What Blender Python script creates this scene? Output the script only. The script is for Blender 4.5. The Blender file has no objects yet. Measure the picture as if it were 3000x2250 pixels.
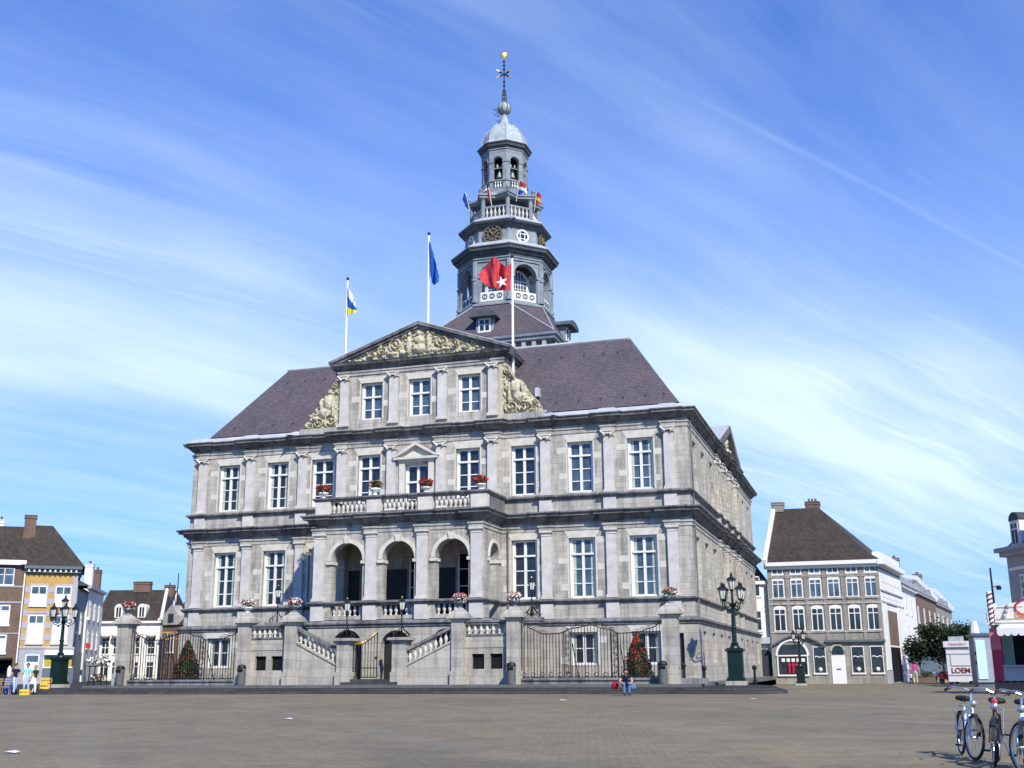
import bpy, bmesh, math, random
from mathutils import Vector, Matrix, noise
R = math.radians
S = bpy.context.scene
COL = S.collection
rnd = random.Random(11)

# ------------------------------------------------------------------ helpers
class MB:
    """collects shapes, then links them as ONE mesh object"""
    def __init__(s): s.v = []; s.f = []; s.m = []
    def add(s, vs, fs, mi=0):
        n = len(s.v); s.v += [tuple(p) for p in vs]
        for q in fs: s.f.append([i + n for i in q]); s.m.append(mi)
    def box(s, x0, x1, y0, y1, z0, z1, mi=0):
        s.add([(x0,y0,z0),(x1,y0,z0),(x1,y1,z0),(x0,y1,z0),(x0,y0,z1),(x1,y0,z1),(x1,y1,z1),(x0,y1,z1)],
              [(0,3,2,1),(4,5,6,7),(0,1,5,4),(1,2,6,5),(2,3,7,6),(3,0,4,7)], mi)
    def cbox(s, x, y, z0, z1, wx, wy=None, mi=0):
        wy = wx if wy is None else wy
        s.box(x-wx/2, x+wx/2, y-wy/2, y+wy/2, z0, z1, mi)
    def prism(s, poly, y0, y1, mi=0):        # polygon in x,z extruded along y
        n = len(poly)
        s.add([(x,y0,z) for x,z in poly] + [(x,y1,z) for x,z in poly],
              [list(range(n)), list(range(2*n-1,n-1,-1))] + [(i,n+i,n+(i+1)%n,(i+1)%n) for i in range(n)], mi)
    def prismx(s, poly, x0, x1, mi=0):       # polygon in y,z extruded along x
        n = len(poly)
        s.add([(x0,y,z) for y,z in poly] + [(x1,y,z) for y,z in poly],
              [list(range(n)), list(range(2*n-1,n-1,-1))] + [(i,n+i,n+(i+1)%n,(i+1)%n) for i in range(n)], mi)
    def prismz(s, poly, z0, z1, mi=0):
        n = len(poly)
        s.add([(x,y,z0) for x,y in poly] + [(x,y,z1) for x,y in poly],
              [list(range(n-1,-1,-1)), list(range(n,2*n))] + [(i,(i+1)%n,n+(i+1)%n,n+i) for i in range(n)], mi)
    def lathe(s, prof, n=12, c=(0,0,0), ph=0.0, mi=0, sx=1, sy=1):   # prof: (r,z) bottom to top
        b = []
        for r, z in prof:
            for k in range(n):
                a = ph + 2*math.pi*k/n
                b.append((c[0]+r*sx*math.cos(a), c[1]+r*sy*math.sin(a), c[2]+z))
        fs = []
        for j in range(len(prof)-1):
            for k in range(n):
                k2 = (k+1) % n
                fs.append((j*n+k, j*n+k2, (j+1)*n+k2, (j+1)*n+k))
        fs.append(list(range(n-1,-1,-1))); fs.append([(len(prof)-1)*n+k for k in range(n)])
        s.add(b, fs, mi)
    def tube(s, pts, r, n=6, mi=0, closed=False):
        P = [Vector(p) for p in pts]; N = len(P); rr = r if isinstance(r,(list,tuple)) else [r]*N
        vs = []; up0 = None
        for i in range(N):
            a = P[i-1] if (i or closed) else P[i]; b = P[(i+1)%N] if (i < N-1 or closed) else P[i]
            t = (b-a)
            if t.length < 1e-9: t = Vector((0,0,1))
            t.normalize()
            ref = Vector((0,0,1)) if abs(t.z) < .95 else Vector((1,0,0))
            u = t.cross(ref)
            if up0 is not None:
                u = up0 - t*up0.dot(t)
                if u.length < 1e-6: u = t.cross(ref)
            u.normalize(); up0 = u; w = t.cross(u)
            for k in range(n):
                q = 2*math.pi*k/n
                vs.append(P[i] + (u*math.cos(q)+w*math.sin(q))*rr[i])
        fs = []
        for i in range(N if closed else N-1):
            j = (i+1) % N
            for k in range(n): fs.append((i*n+k, i*n+(k+1)%n, j*n+(k+1)%n, j*n+k))
        if not closed: fs.append(list(range(n-1,-1,-1))); fs.append([(N-1)*n+k for k in range(n)])
        s.add(vs, fs, mi)
    def ball(s, c, r, n=10, m=7, mi=0, sz=1.0):
        s.lathe([(max(.002,r*math.sin(math.pi*j/m)), -r*sz*math.cos(math.pi*j/m)) for j in range(m+1)], n, c, 0, mi)
    def quad(s, a, b, c, d, mi=0): s.add([a,b,c,d], [(0,1,2,3)], mi)
    def mesh(s, name, mats, smooth=False):
        me = bpy.data.meshes.new(name); me.from_pydata(s.v, [], s.f)
        if not isinstance(mats,(list,tuple)): mats = [mats]
        for m in mats: me.materials.append(m)
        me.polygons.foreach_set('material_index', s.m)
        if smooth: me.polygons.foreach_set('use_smooth', [True]*len(s.f))
        me.validate(); me.update()
        return me
    def build(s, name, mats, parent=None, loc=None, rz=0, smooth=False, world=False):
        return link(name, s.mesh(name, mats, smooth), parent, loc, rz, world)

def link(name, me, parent=None, loc=None, rz=0, world=False):
    o = bpy.data.objects.new(name, me); COL.objects.link(o)
    if loc is not None: o.location = loc
    o.rotation_euler = (0,0,rz)
    if parent:
        o.parent = parent
        if world: o.matrix_parent_inverse = Matrix.LocRotScale(parent.location, parent.rotation_euler, None).inverted()
    return o
def tag(o, label=None, cat=None, group=None, kind=None):
    if label: o['label'] = label
    if cat: o['category'] = cat
    if group: o['group'] = group
    if kind: o['kind'] = kind
    return o
def thing(name, loc, label, cat, group=None, rz=0):
    o = bpy.data.objects.new(name, None); COL.objects.link(o); o.empty_display_size = .3
    o.location = loc; o.rotation_euler = (0,0,rz)
    return tag(o, label, cat, group)
KIDS = {}
def copy_tree(o, parent=None):
    c = o.copy(); COL.objects.link(c)
    if parent: c.parent = parent
    for ch in [q for q in bpy.data.objects if q.parent == o]: copy_tree(ch, c)
    return c
def again(o, loc, label, rz=None):
    c = copy_tree(o); c.location = loc; c['label'] = label
    if rz is not None: c.rotation_euler = (0,0,rz)
    return c

# ------------------------------------------------------------------ materials
def nt(name):
    m = bpy.data.materials.new(name); m.use_nodes = True
    n = m.node_tree.nodes; l = m.node_tree.links
    return m, n, l, n['Principled BSDF']
def col(c): return (c[0], c[1], c[2], 1)
def mix(n, l, fac, a, b, mode='MIX'):
    x = n.new('ShaderNodeMix'); x.data_type = 'RGBA'; x.blend_type = mode
    for sock, val in ((x.inputs[0], fac), (x.inputs[6], a), (x.inputs[7], b)):
        if isinstance(val, bpy.types.NodeSocket): l.new(val, sock)
        elif isinstance(val, (int,float)): sock.default_value = val
        else: sock.default_value = col(val)
    return x.outputs[2]
def noise_t(n, l, scale, detail=4, rough=.6, vec=None, out=0):
    t = n.new('ShaderNodeTexNoise'); t.inputs['Scale'].default_value = scale
    t.inputs['Detail'].default_value = detail; t.inputs['Roughness'].default_value = rough
    if vec: l.new(vec, t.inputs['Vector'])
    return t.outputs[out]
def ramp(n, l, fac, stops):
    r = n.new('ShaderNodeValToRGB'); l.new(fac, r.inputs[0])
    e = r.color_ramp.elements
    while len(e) < len(stops): e.new(.5)
    for i, (p, c) in enumerate(stops):
        e[i].position = p; e[i].color = col(c) if not isinstance(c,(int,float)) else (c,c,c,1)
    return r.outputs[0]
def objvec(n): return n.new('ShaderNodeTexCoord').outputs['Object']
def mapping(n, l, vec, sc=(1,1,1), rot=(0,0,0), loc=(0,0,0)):
    m = n.new('ShaderNodeMapping'); l.new(vec, m.inputs[0])
    m.inputs['Scale'].default_value = sc; m.inputs['Rotation'].default_value = rot; m.inputs['Location'].default_value = loc
    return m.outputs[0]
def bump(n, l, p, h, strength=.4, dist=.02):
    b = n.new('ShaderNodeBump'); b.inputs['Strength'].default_value = strength; b.inputs['Distance'].default_value = dist
    l.new(h, b.inputs['Height']); l.new(b.outputs[0], p.inputs['Normal'])
def wallvec(n, l):       # (x+y, z): courses run level round every corner
    v = objvec(n); s = n.new('ShaderNodeSeparateXYZ'); l.new(v, s.inputs[0])
    a = n.new('ShaderNodeMath'); l.new(s.outputs[0], a.inputs[0]); l.new(s.outputs[1], a.inputs[1])
    c = n.new('ShaderNodeCombineXYZ'); l.new(a.outputs[0], c.inputs[0]); l.new(s.outputs[2], c.inputs[1])
    return c.outputs[0], v

def plain(name, c, rough=.6, var=.25, sc=3.0, metal=0.0, bmp=.15, spec=.4):
    m, n, l, p = nt(name)
    v = objvec(n)
    t = noise_t(n, l, sc, 5, .65, v)
    l.new(mix(n, l, ramp(n, l, t, [(.3,0),(.7,1)]), [x*(1-var) for x in c], [min(1,x*(1+var)) for x in c]), p.inputs['Base Color'])
    p.inputs['Roughness'].default_value = rough; p.inputs['Metallic'].default_value = metal
    p.inputs['Specular IOR Level'].default_value = spec
    if bmp: bump(n, l, p, noise_t(n, l, sc*8, 3, .6, v), bmp, .01)
    return m
def ashlar(name, c1, c2, mortar, w=1.15, h=.4, stain=.5, streak=.35, bmp=.35, msize=.012, rough=.85):
    m, n, l, p = nt(name)
    wv, ov = wallvec(n, l)
    warp = mix(n, l, .02, wv, noise_t(n, l, .8, 2, .5, ov, 1), 'ADD')
    b = n.new('ShaderNodeTexBrick'); l.new(warp, b.inputs['Vector'])
    b.offset = .42; b.inputs['Scale'].default_value = 1.0
    b.inputs['Brick Width'].default_value = w; b.inputs['Row Height'].default_value = h
    b.inputs['Mortar Size'].default_value = msize; b.inputs['Mortar Smooth'].default_value = .3; b.inputs['Bias'].default_value = -.1
    b.inputs['Color1'].default_value = col(c1); b.inputs['Color2'].default_value = col(c2); b.inputs['Mortar'].default_value = col(mortar)
    big = ramp(n, l, noise_t(n, l, .55, 6, .7, ov), [(.34,[.52,.53,.56]),(.52,[1,1,1]),(.72,[1.0,.96,.86])])
    c = mix(n, l, stain, b.outputs[0], big, 'MULTIPLY')
    st = noise_t(n, l, 1.0, 6, .7, mapping(n, l, ov, (2.2,2.2,.22)))
    c = mix(n, l, streak, c, ramp(n, l, st, [(.36,[.30,.30,.32]),(.56,[1,1,1])]), 'MULTIPLY')
    fine = noise_t(n, l, 9, 4, .7, ov)
    c = mix(n, l, .5, c, ramp(n, l, fine, [(.25,.62),(.75,1.0)]), 'MULTIPLY')
    l.new(c, p.inputs['Base Color']); p.inputs['Roughness'].default_value = rough; p.inputs['Specular IOR Level'].default_value = .25
    hgt = mix(n, l, .5, b.outputs[1], fine, 'SUBTRACT')
    iv = n.new('ShaderNodeMath'); iv.operation = 'SUBTRACT'; iv.inputs[0].default_value = 1; l.new(b.outputs[1], iv.inputs[1])
    ad = n.new('ShaderNodeMath'); ad.operation = 'MULTIPLY_ADD'; l.new(fine, ad.inputs[0]); ad.inputs[1].default_value = .5; l.new(iv.outputs[0], ad.inputs[2])
    bump(n, l, p, ad.outputs[0], bmp, .03)
    return m
def slate(name, c, h=.22, w=.3, var=.35):
    m, n, l, p = nt(name)
    wv, ov = wallvec(n, l)
    b = n.new('ShaderNodeTexBrick'); l.new(wv, b.inputs['Vector']); b.inputs['Scale'].default_value = 1
    b.inputs['Brick Width'].default_value = w; b.inputs['Row Height'].default_value = h; b.inputs['Mortar Size'].default_value = .012
    b.inputs['Color1'].default_value = col([x*(1-var) for x in c]); b.inputs['Color2'].default_value = col([x*(1+var) for x in c])
    b.inputs['Mortar'].default_value = col([x*.45 for x in c])
    big = ramp(n, l, noise_t(n, l, .35, 5, .65, ov), [(.3,[.7,.72,.75]),(.7,[1.15,1.08,1.05])])
    l.new(mix(n, l, .8, b.outputs[0], big, 'MULTIPLY'), p.inputs['Base Color'])
    p.inputs['Roughness'].default_value = .62; p.inputs['Specular IOR Level'].default_value = .3
    bump(n, l, p, b.outputs[0], .3, .02)
    return m
def glass(name, c=(.012,.016,.022), rough=.07):
    m, n, l, p = nt(name)
    v = objvec(n)
    t = noise_t(n, l, .9, 3, .5, v)
    l.new(mix(n, l, ramp(n, l, t, [(.35,0),(.65,1)]), c, [x*2.6 for x in c]), p.inputs['Base Color'])
    p.inputs['Roughness'].default_value = rough; p.inputs['Specular IOR Level'].default_value = .6
    bump(n, l, p, noise_t(n, l, .7, 2, .5, v), .12, .08)
    return m

M = {}
M['wall'] = ashlar('ashlar_limestone', (.545,.515,.445), (.435,.41,.36), (.33,.31,.27), .95, .36, .6, .6, .4)
M['side'] = ashlar('rough_side_stone', (.58,.545,.455), (.46,.43,.36), (.36,.335,.28), .9, .36, .6, .5, .6)
M['base'] = ashlar('basement_stone', (.52,.485,.405), (.42,.39,.33), (.31,.285,.24), 1.5, .5, .6, .45, .4)
M['pil'] = plain('pale_grey_stone', (.52,.495,.455), .8, .17, 1.6, 0, .3, .25)
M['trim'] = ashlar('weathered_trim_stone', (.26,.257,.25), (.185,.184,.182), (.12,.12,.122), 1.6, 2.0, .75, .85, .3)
M['lite'] = ashlar('pale_trim_stone', (.51,.485,.43), (.43,.41,.36), (.30,.285,.255), 1.6, .6, .55, .5, .3)
M['block'] = plain('pale_block_stone', (.56,.53,.46), .85, .16, 2.2, 0, .3, .2)
M['cream'] = plain('cream_carved_stone', (.47,.435,.31), .9, .3, 5, 0, .5, .2)
M['lead'] = plain('pale_lead', (.42,.44,.46), .5, .18, 2.0, .0, .1, .5)
M['copper'] = plain('pale_green_copper', (.34,.385,.39), .55, .3, 2.2, 0, .15, .5)
M['slate'] = slate('purple_slate', (.112,.097,.108), .12, .19, .2)
M['darkslate'] = slate('dark_slate', (.05,.052,.06))
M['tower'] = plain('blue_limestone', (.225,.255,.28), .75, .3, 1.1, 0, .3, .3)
M['towerdark'] = plain('dark_limestone', (.075,.088,.10), .7, .35, 1.5, 0, .3, .3)  # dark tower stone; on the cornices its tone stands in for shadow
M['white'] = plain('white_paint', (.72,.71,.68), .45, .05, 3, 0, .05, .4)
M['cream_paint'] = plain('cream_paint', (.70,.68,.60), .5, .08, 3, 0, .05)
M['glass'] = glass('window_glass')
M['bglass'] = glass('bluish_window_glass', (.035,.055,.075), .05)
M['curtain'] = plain('net_curtain', (.42,.46,.38), .9, .35, 6, 0, .2, .1)
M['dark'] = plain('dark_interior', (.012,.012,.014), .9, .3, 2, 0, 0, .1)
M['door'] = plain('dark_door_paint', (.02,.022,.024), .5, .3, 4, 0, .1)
M['plaster'] = plain('grey_plaster', (.30,.30,.29), .9, .12, 2, 0, .15, .2)
M['iron'] = plain('black_iron', (.016,.017,.018), .5, .3, 8, .3, .2)
M['green'] = plain('dark_green_paint', (.003,.016,.010), .35, .3, 4, 0, .15, .5)
M['gold'] = plain('gilding', (.75,.52,.12), .35, .2, 8, .7, .1)
M['lampglass'] = plain('frosted_lamp_glass', (.62,.62,.52), .25, .1, 5, 0, 0, .5)
M['binstone'] = plain('grey_bin_shell', (.10,.105,.10), .7, .2, 6, 0, .3)
M['bronze'] = plain('bell_bronze', (.20,.26,.21), .5, .3, 6, .5, .2)
M['red'] = plain('red_paint', (.50,.02,.025), .4, .15, 4, 0, .05)
M['black'] = plain('black_rubber', (.018,.018,.02), .6, .3, 8, 0, .2)
M['steel'] = plain('bright_steel', (.62,.64,.66), .25, .1, 6, .85, .05)
M['brick'] = ashlar('brown_brick', (.20,.115,.075), (.13,.075,.05), (.26,.23,.2), .22, .07, .4, .25, .3, .008)
M['greybrick'] = ashlar('grey_brown_brick', (.34,.315,.27), (.25,.23,.195), (.33,.31,.28), .22, .07, .4, .25, .3, .008)
M['ochre'] = plain('ochre_render', (.47,.30,.10), .85, .12, 2, 0, .15, .2)
M['mauve'] = plain('pale_grey_stone_quoin', (.40,.375,.40), .8, .12, 3, 0, .15, .2)
M['whitewall'] = plain('white_render', (.70,.69,.65), .85, .14, 1.2, 0, .12, .2)
M['greywall'] = plain('grey_render', (.33,.35,.38), .85, .15, 1.2, 0, .12, .2)
M['greystone'] = ashlar('grey_shop_stone', (.36,.345,.30), (.28,.27,.235), (.2,.19,.17), 1.4, .5, .5, .4, .3)
M['shade'] = plain('slate_blue_shopfront', (.10,.13,.15), .5, .2, 2, 0, .1)
M['rooftile'] = slate('brown_roof_tile', (.052,.043,.032), .2, .18, .3)
M['pink'] = plain('crimson_paint', (.38,.02,.055), .5, .12, 3, 0, .05)
M['pink_lit'] = plain('lit_pink_paint', (.60,.15,.17), .5, .12, 3, 0, .05)  # paler copy of the crimson, sunlight on the stall corner put into colour
M['cyan'] = plain('pale_cyan_panel', (.55,.78,.80), .5, .06, 3, 0, .05)
M['yellow'] = plain('yellow_plastic', (.75,.47,.05), .45, .15, 4, 0, .05)
M['amber'] = plain('amber_glass', (.42,.36,.03), .3, .45, 9, 0, 0, .5)
M['wood'] = plain('weathered_wood', (.30,.23,.15), .8, .25, 6, 0, .2)
M['skin'] = plain('skin', (.50,.29,.20), .55, .08, 8, 0, 0)
M['hairdark'] = plain('dark_hair', (.02,.015,.012), .7, .3, 20, 0, .3)
M['hairblond'] = plain('blond_hair', (.36,.24,.10), .7, .25, 20, 0, .3)
M['bluecloth'] = plain('blue_flag_cloth', (.02,.10,.42), .8, .2, 2, 0, .1, .1)
M['redcloth'] = plain('red_flag_cloth', (.50,.055,.07), .8, .3, 2, 0, .1, .1)
M['whitecloth'] = plain('white_flag_cloth', (.75,.75,.75), .8, .06, 2, 0, .1, .1)
M['yellowcloth'] = plain('yellow_flag_cloth', (.80,.62,.02), .8, .1, 2, 0, .1, .1)
def cloth(n, c): return plain(n, c, .85, .18, 6, 0, .2, .15)
def leafmat(name, c1, c2):
    m, n, l, p = nt(name)
    v = objvec(n)
    t = noise_t(n, l, 7, 4, .7, v)
    l.new(mix(n, l, ramp(n, l, t, [(.35,0),(.65,1)]), c1, c2), p.inputs['Base Color'])
    p.inputs['Roughness'].default_value = .6; p.inputs['Specular IOR Level'].default_value = .3
    return m
M['leaf'] = leafmat('dark_leaves', (.010,.028,.007), (.03,.06,.015))
M['leafl'] = leafmat('bright_leaves', (.035,.08,.018), (.07,.12,.03))
M['treeleaf'] = leafmat('tree_leaves', (.006,.018,.005), (.018,.038,.010))
M['flred'] = leafmat('red_blossom', (.36,.012,.010), (.5,.04,.02))
M['florange'] = leafmat('orange_blossom', (.26,.035,.01), (.38,.07,.02))
M['flwhite'] = leafmat('white_blossom', (.70,.68,.62), (.82,.8,.75))

def ground_mat():
    m, n, l, p = nt('square_paving')
    v = objvec(n)
    b = n.new('ShaderNodeTexBrick'); l.new(mapping(n, l, v, (1,1,1), (0,0,R(31))), b.inputs['Vector']); b.inputs['Scale'].default_value = 1
    b.inputs['Brick Width'].default_value = .21; b.inputs['Row Height'].default_value = .105; b.inputs['Mortar Size'].default_value = .008
    b.inputs['Color1'].default_value = (.255,.222,.152,1); b.inputs['Color2'].default_value = (.205,.18,.124,1); b.inputs['Mortar'].default_value = (.14,.124,.088,1)
    big = ramp(n, l, noise_t(n, l, .09, 8, .75, v), [(.3,[.70,.71,.72]),(.5,[1,1,1]),(.72,[1.14,1.10,1.02])])
    c = mix(n, l, .9, b.outputs[0], big, 'MULTIPLY')
    mid = ramp(n, l, noise_t(n, l, 1.1, 6, .75, v), [(.32,.74),(.6,1.0)])
    c = mix(n, l, .7, c, mid, 'MULTIPLY')
    c = mix(n, l, .75, c, ramp(n, l, noise_t(n, l, 17, 5, .8, v), [(.33,.62),(.52,1.0),(.7,1.25)]), 'MULTIPLY')
    w = n.new('ShaderNodeTexWave'); l.new(mapping(n, l, v, (1,1,1), (0,0,R(-38))), w.inputs[0]); w.inputs['Scale'].default_value = .05
    w.inputs['Distortion'].default_value = 1.2; w.inputs['Detail'].default_value = 3
    c = mix(n, l, ramp(n, l, w.outputs[1], [(.93,0),(1.0,.22)]), c, (.24,.22,.18))
    vo = n.new('ShaderNodeTexVoronoi'); l.new(mapping(n, l, v, (.16,.16,.16), (0,0,R(20))), vo.inputs['Vector']); vo.inputs['Randomness'].default_value = .9
    sv = n.new('ShaderNodeSeparateColor'); l.new(vo.outputs['Color'], sv.inputs[0])
    c = mix(n, l, 1.0, c, ramp(n, l, sv.outputs[0], [(0,[.87,.88,.89]),(1,[1.06,1.04,1.0])]), 'MULTIPLY')
    sp = ramp(n, l, noise_t(n, l, 3.2, 2, .5, v), [(.76,0),(.79,1)])
    c = mix(n, l, sp, c, (.13,.125,.11))
    l.new(c, p.inputs['Base Color']); p.inputs['Roughness'].default_value = .9; p.inputs['Specular IOR Level'].default_value = .2
    bump(n, l, p, noise_t(n, l, 14, 4, .7, v), .35, .012)
    return m
M['ground'] = ground_mat()
M['kerb'] = ashlar('dark_step_stone', (.085,.085,.088), (.06,.06,.064), (.04,.04,.04), 1.4, .14, .6, .3, .3)
M['flag'] = plain('grey_flagstones', (.12,.118,.11), .85, .2, 1.5, 0, .2)

# ------------------------------------------------------------------ camera
CF = 3264.0; PT, RL, YW = R(14.31), R(-.42), R(17.60); CC = Vector((10.357,-69.304,1.45))
_fw = Vector((-math.sin(YW), math.cos(YW), 0)); _rt = Vector((math.cos(YW), math.sin(YW), 0)); _up = Vector((0,0,1))
_F = _fw*math.cos(PT) + _up*math.sin(PT); _U = -_fw*math.sin(PT) + _up*math.cos(PT)
_R = _rt*math.cos(RL) + _U*math.sin(RL); _U2 = -_rt*math.sin(RL) + _U*math.cos(RL)
cam = bpy.data.cameras.new('camera'); cam.sensor_width = 36; cam.lens = CF/3000*36; cam.clip_end = 3000; cam.clip_start = .2
co = bpy.data.objects.new('camera', cam); COL.objects.link(co); S.camera = co
co.matrix_world = Matrix(((_R.x,_U2.x,-_F.x,CC.x),(_R.y,_U2.y,-_F.y,CC.y),(_R.z,_U2.z,-_F.z,CC.z),(0,0,0,1)))
def ray(u, v): return _F + _R*((u-1500)/CF) - _U2*((v-1125)/CF)
def at(u, v, dep): return CC + ray(u, v)*dep
def atz(u, v, z):
    d = ray(u, v); return CC + d*((z-CC.z)/d.z)
def aty(u, v, y):
    d = ray(u, v); return CC + d*((y-CC.y)/d.y)
def place(u, dep, z):      # ground point seen under column u at a given distance
    p = at(u, 1990, dep); return Vector((p.x, p.y, z))

# ------------------------------------------------------------------ light and sky
SUN_AZ, SUN_EL = R(40), R(41)           # azimuth from the facade normal towards the right
sd = Vector((math.sin(SUN_AZ)*math.cos(SUN_EL), -math.cos(SUN_AZ)*math.cos(SUN_EL), math.sin(SUN_EL)))
sun = bpy.data.lights.new('sun', 'SUN'); sun.energy = 5.0; sun.angle = R(.55); sun.color = (1,.93,.80)
so = bpy.data.objects.new('sun', sun); COL.objects.link(so); so.rotation_euler = sd.to_track_quat('Z','Y').to_euler(); so.location = (60,-60,80)
W = bpy.data.worlds.new('World'); S.world = W; W.use_nodes = True
n, l = W.node_tree.nodes, W.node_tree.links
bg = n['Background']
sky = n.new('ShaderNodeTexSky'); sky.sky_type = 'NISHITA'; sky.sun_disc = False
sky.sun_elevation = SUN_EL; sky.sun_rotation = math.atan2(sd.x, sd.y); sky.altitude = 50; sky.air_density = 1.0; sky.dust_density = .6; sky.ozone_density = 2.5
tc = n.new('ShaderNodeTexCoord'); sep = n.new('ShaderNodeSeparateXYZ'); l.new(tc.outputs['Generated'], sep.inputs[0])
def mth(op, a, b=None, c=None):
    x = n.new('ShaderNodeMath'); x.operation = op
    for i, q in enumerate((a, b, c)):
        if q is None: continue
        if isinstance(q, (int,float)): x.inputs[i].default_value = q
        else: l.new(q, x.inputs[i])
    return x.outputs[0]
zc = mth('MAXIMUM', sep.outputs[2], .0)
den = mth('ADD', zc, .16)
cmb = n.new('ShaderNodeCombineXYZ'); l.new(mth('DIVIDE', sep.outputs[0], den), cmb.inputs[0]); l.new(mth('DIVIDE', sep.outputs[1], den), cmb.inputs[1])
pv = cmb.outputs[0]
warpn = n.new('ShaderNodeTexNoise'); warpn.inputs['Scale'].default_value = .9; warpn.inputs['Detail'].default_value = 3; l.new(pv, warpn.inputs['Vector'])
wv_ = n.new('ShaderNodeMix'); wv_.data_type = 'RGBA'; wv_.blend_type = 'LINEAR_LIGHT'; wv_.inputs[0].default_value = .11
l.new(pv, wv_.inputs[6]); l.new(warpn.outputs[1], wv_.inputs[7]); pv2 = wv_.outputs[2]
def streak(rot, sc, nscale, det, ro, stops, loc=(0,0,0)):
    v = mapping(n, l, mapping(n, l, pv2, (1,1,1), (0,0,-rot)), sc, (0,0,0), loc)
    return ramp(n, l, noise_t(n, l, nscale, det, ro, v), stops)
s1 = streak(R(61), (.42,2.4,1), 1.1, 8, .62, [(.40,0),(.56,.45),(.76,1)], (3.1,1.7,0))
s2 = streak(R(57), (.5,6.0,1), 1.6, 9, .68, [(.42,0),(.72,.95)], (.4,5.2,0))
s3 = streak(R(66), (.35,.9,1), 1.0, 4, .5, [(.36,0),(.66,1)], (7.2,2.2,0))
cl = mth('MAXIMUM', mth('MULTIPLY', s1, mth('MULTIPLY_ADD', s3, .75, .25)), mth('MULTIPLY', s2, mth('MULTIPLY_ADD', s3, .6, .15)))
# whiter veil half way down the sky, clearing towards the horizon
veil = ramp(n, l, zc, [(.02,.08),(.13,.34),(.24,.74),(.36,.46),(.52,.14),(.7,.05)])
rc = n.new('ShaderNodeSeparateXYZ'); l.new(mapping(n, l, pv, (1,1,1), (0,0,R(-52.5))), rc.inputs[0])
tr1 = ramp(n, l, mth('ABSOLUTE', mth('SUBTRACT', mth('ADD', rc.outputs[1], mth('MULTIPLY', warpn.outputs[0], .012)), .985)), [(.001,.13),(.009,0)])
tr2 = ramp(n, l, mth('MULTIPLY', rc.outputs[0], .4), [(.34,0),(.46,1),(.8,.5)])
cl = mth('ADD', cl, mth('MULTIPLY', tr1, tr2))
cl = mth('MINIMUM', mth('ADD', mth('MULTIPLY', cl, .62), mth('MULTIPLY', veil, mth('MULTIPLY_ADD', s3, .7, .45))), .88)
front = ramp(n, l, mth('MULTIPLY_ADD', sep.outputs[1], .5, .5), [(.42,.12),(.62,1)])
cl = mth('MULTIPLY', cl, mth('MULTIPLY', front, ramp(n, l, zc, [(.58,1),(.85,.35)])))  # unseen sky behind and overhead thinned of cloud to cut fill on the facade
tint = mix(n, l, 1.0, sky.outputs[0], ramp(n, l, zc, [(0,[.27,.56,.58]),(.12,[.28,.64,.77]),(.30,[.24,.73,.92]),(.55,[.125,.69,.95]),(.8,[.07,.5,.80])]), 'MULTIPLY')
tint = mix(n, l, 1.0, tint, (1.05,1.12,1.95), 'MULTIPLY')
skyc = mix(n, l, cl, tint, (7.3,8.8,10.5))
l.new(skyc, bg.inputs[0]); bg.inputs[1].default_value = .105
S.view_settings.view_transform = 'Standard'; S.view_settings.look = 'None'; S.view_settings.gamma = 1; S.view_settings.exposure = .25
# ------------------------------------------------------------------ ground
def gz(x, y):
    t = min(1, max(0, (y-4)/32)); t = t*t*(3-2*t)
    return .12 - .30*t*min(1, max(0, (x+26)/20))
def make_ground():
    mb = MB()
    xs = [-900,-300,-140]+[-90+5*i for i in range(41)]+[180,400,900]
    ys = [-200,-120,-90]+[-80+4*i for i in range(50)]+[180,400,1200]
    for j, y in enumerate(ys):
        for x in xs: mb.v.append((x,y,gz(x,y)))
    nx = len(xs)
    for j in range(len(ys)-1):
        for i in range(nx-1): mb.f.append([j*nx+i, j*nx+i+1, (j+1)*nx+i+1, (j+1)*nx+i]); mb.m.append(0)
    tag(mb.build('ground', M['ground'], smooth=True), kind='structure')
make_ground()
# raised pavement with three steps round the forecourt
PZ = .56
edge = [(-95,-6),(-50,-11.8),(-37,-11.8),(-19,-10.6),(5.0,-11.4),(5.9,-9.6),(5.0,-3),(1.2,6)]
def inset(poly, d):
    out = []
    for i, p in enumerate(poly):
        a = Vector(poly[max(0,i-1)]); b = Vector(poly[min(len(poly)-1,i+1)])
        t = (b-a).normalized(); nrm = Vector((-t.y, t.x))
        out.append((p[0]+nrm.x*d, p[1]+nrm.y*d))
    return out
S2 = .413
for k, (e, z, nm, mt) in enumerate(((edge,.267,'step','kerb'),(inset(edge,.45),S2,'step','kerb'),([(-37.4,-8.5),(1.2,-8.5)],PZ,'pavement','flag'))):
    mb = MB(); mb.prismz(e + [(e[-1][0],39.6-k*.02),(-95+k*.02 if k < 2 else -37.4,39.6-k*.02)], -.3, z, 0)
    tag(mb.build(nm, M[mt]), kind='structure')

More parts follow.
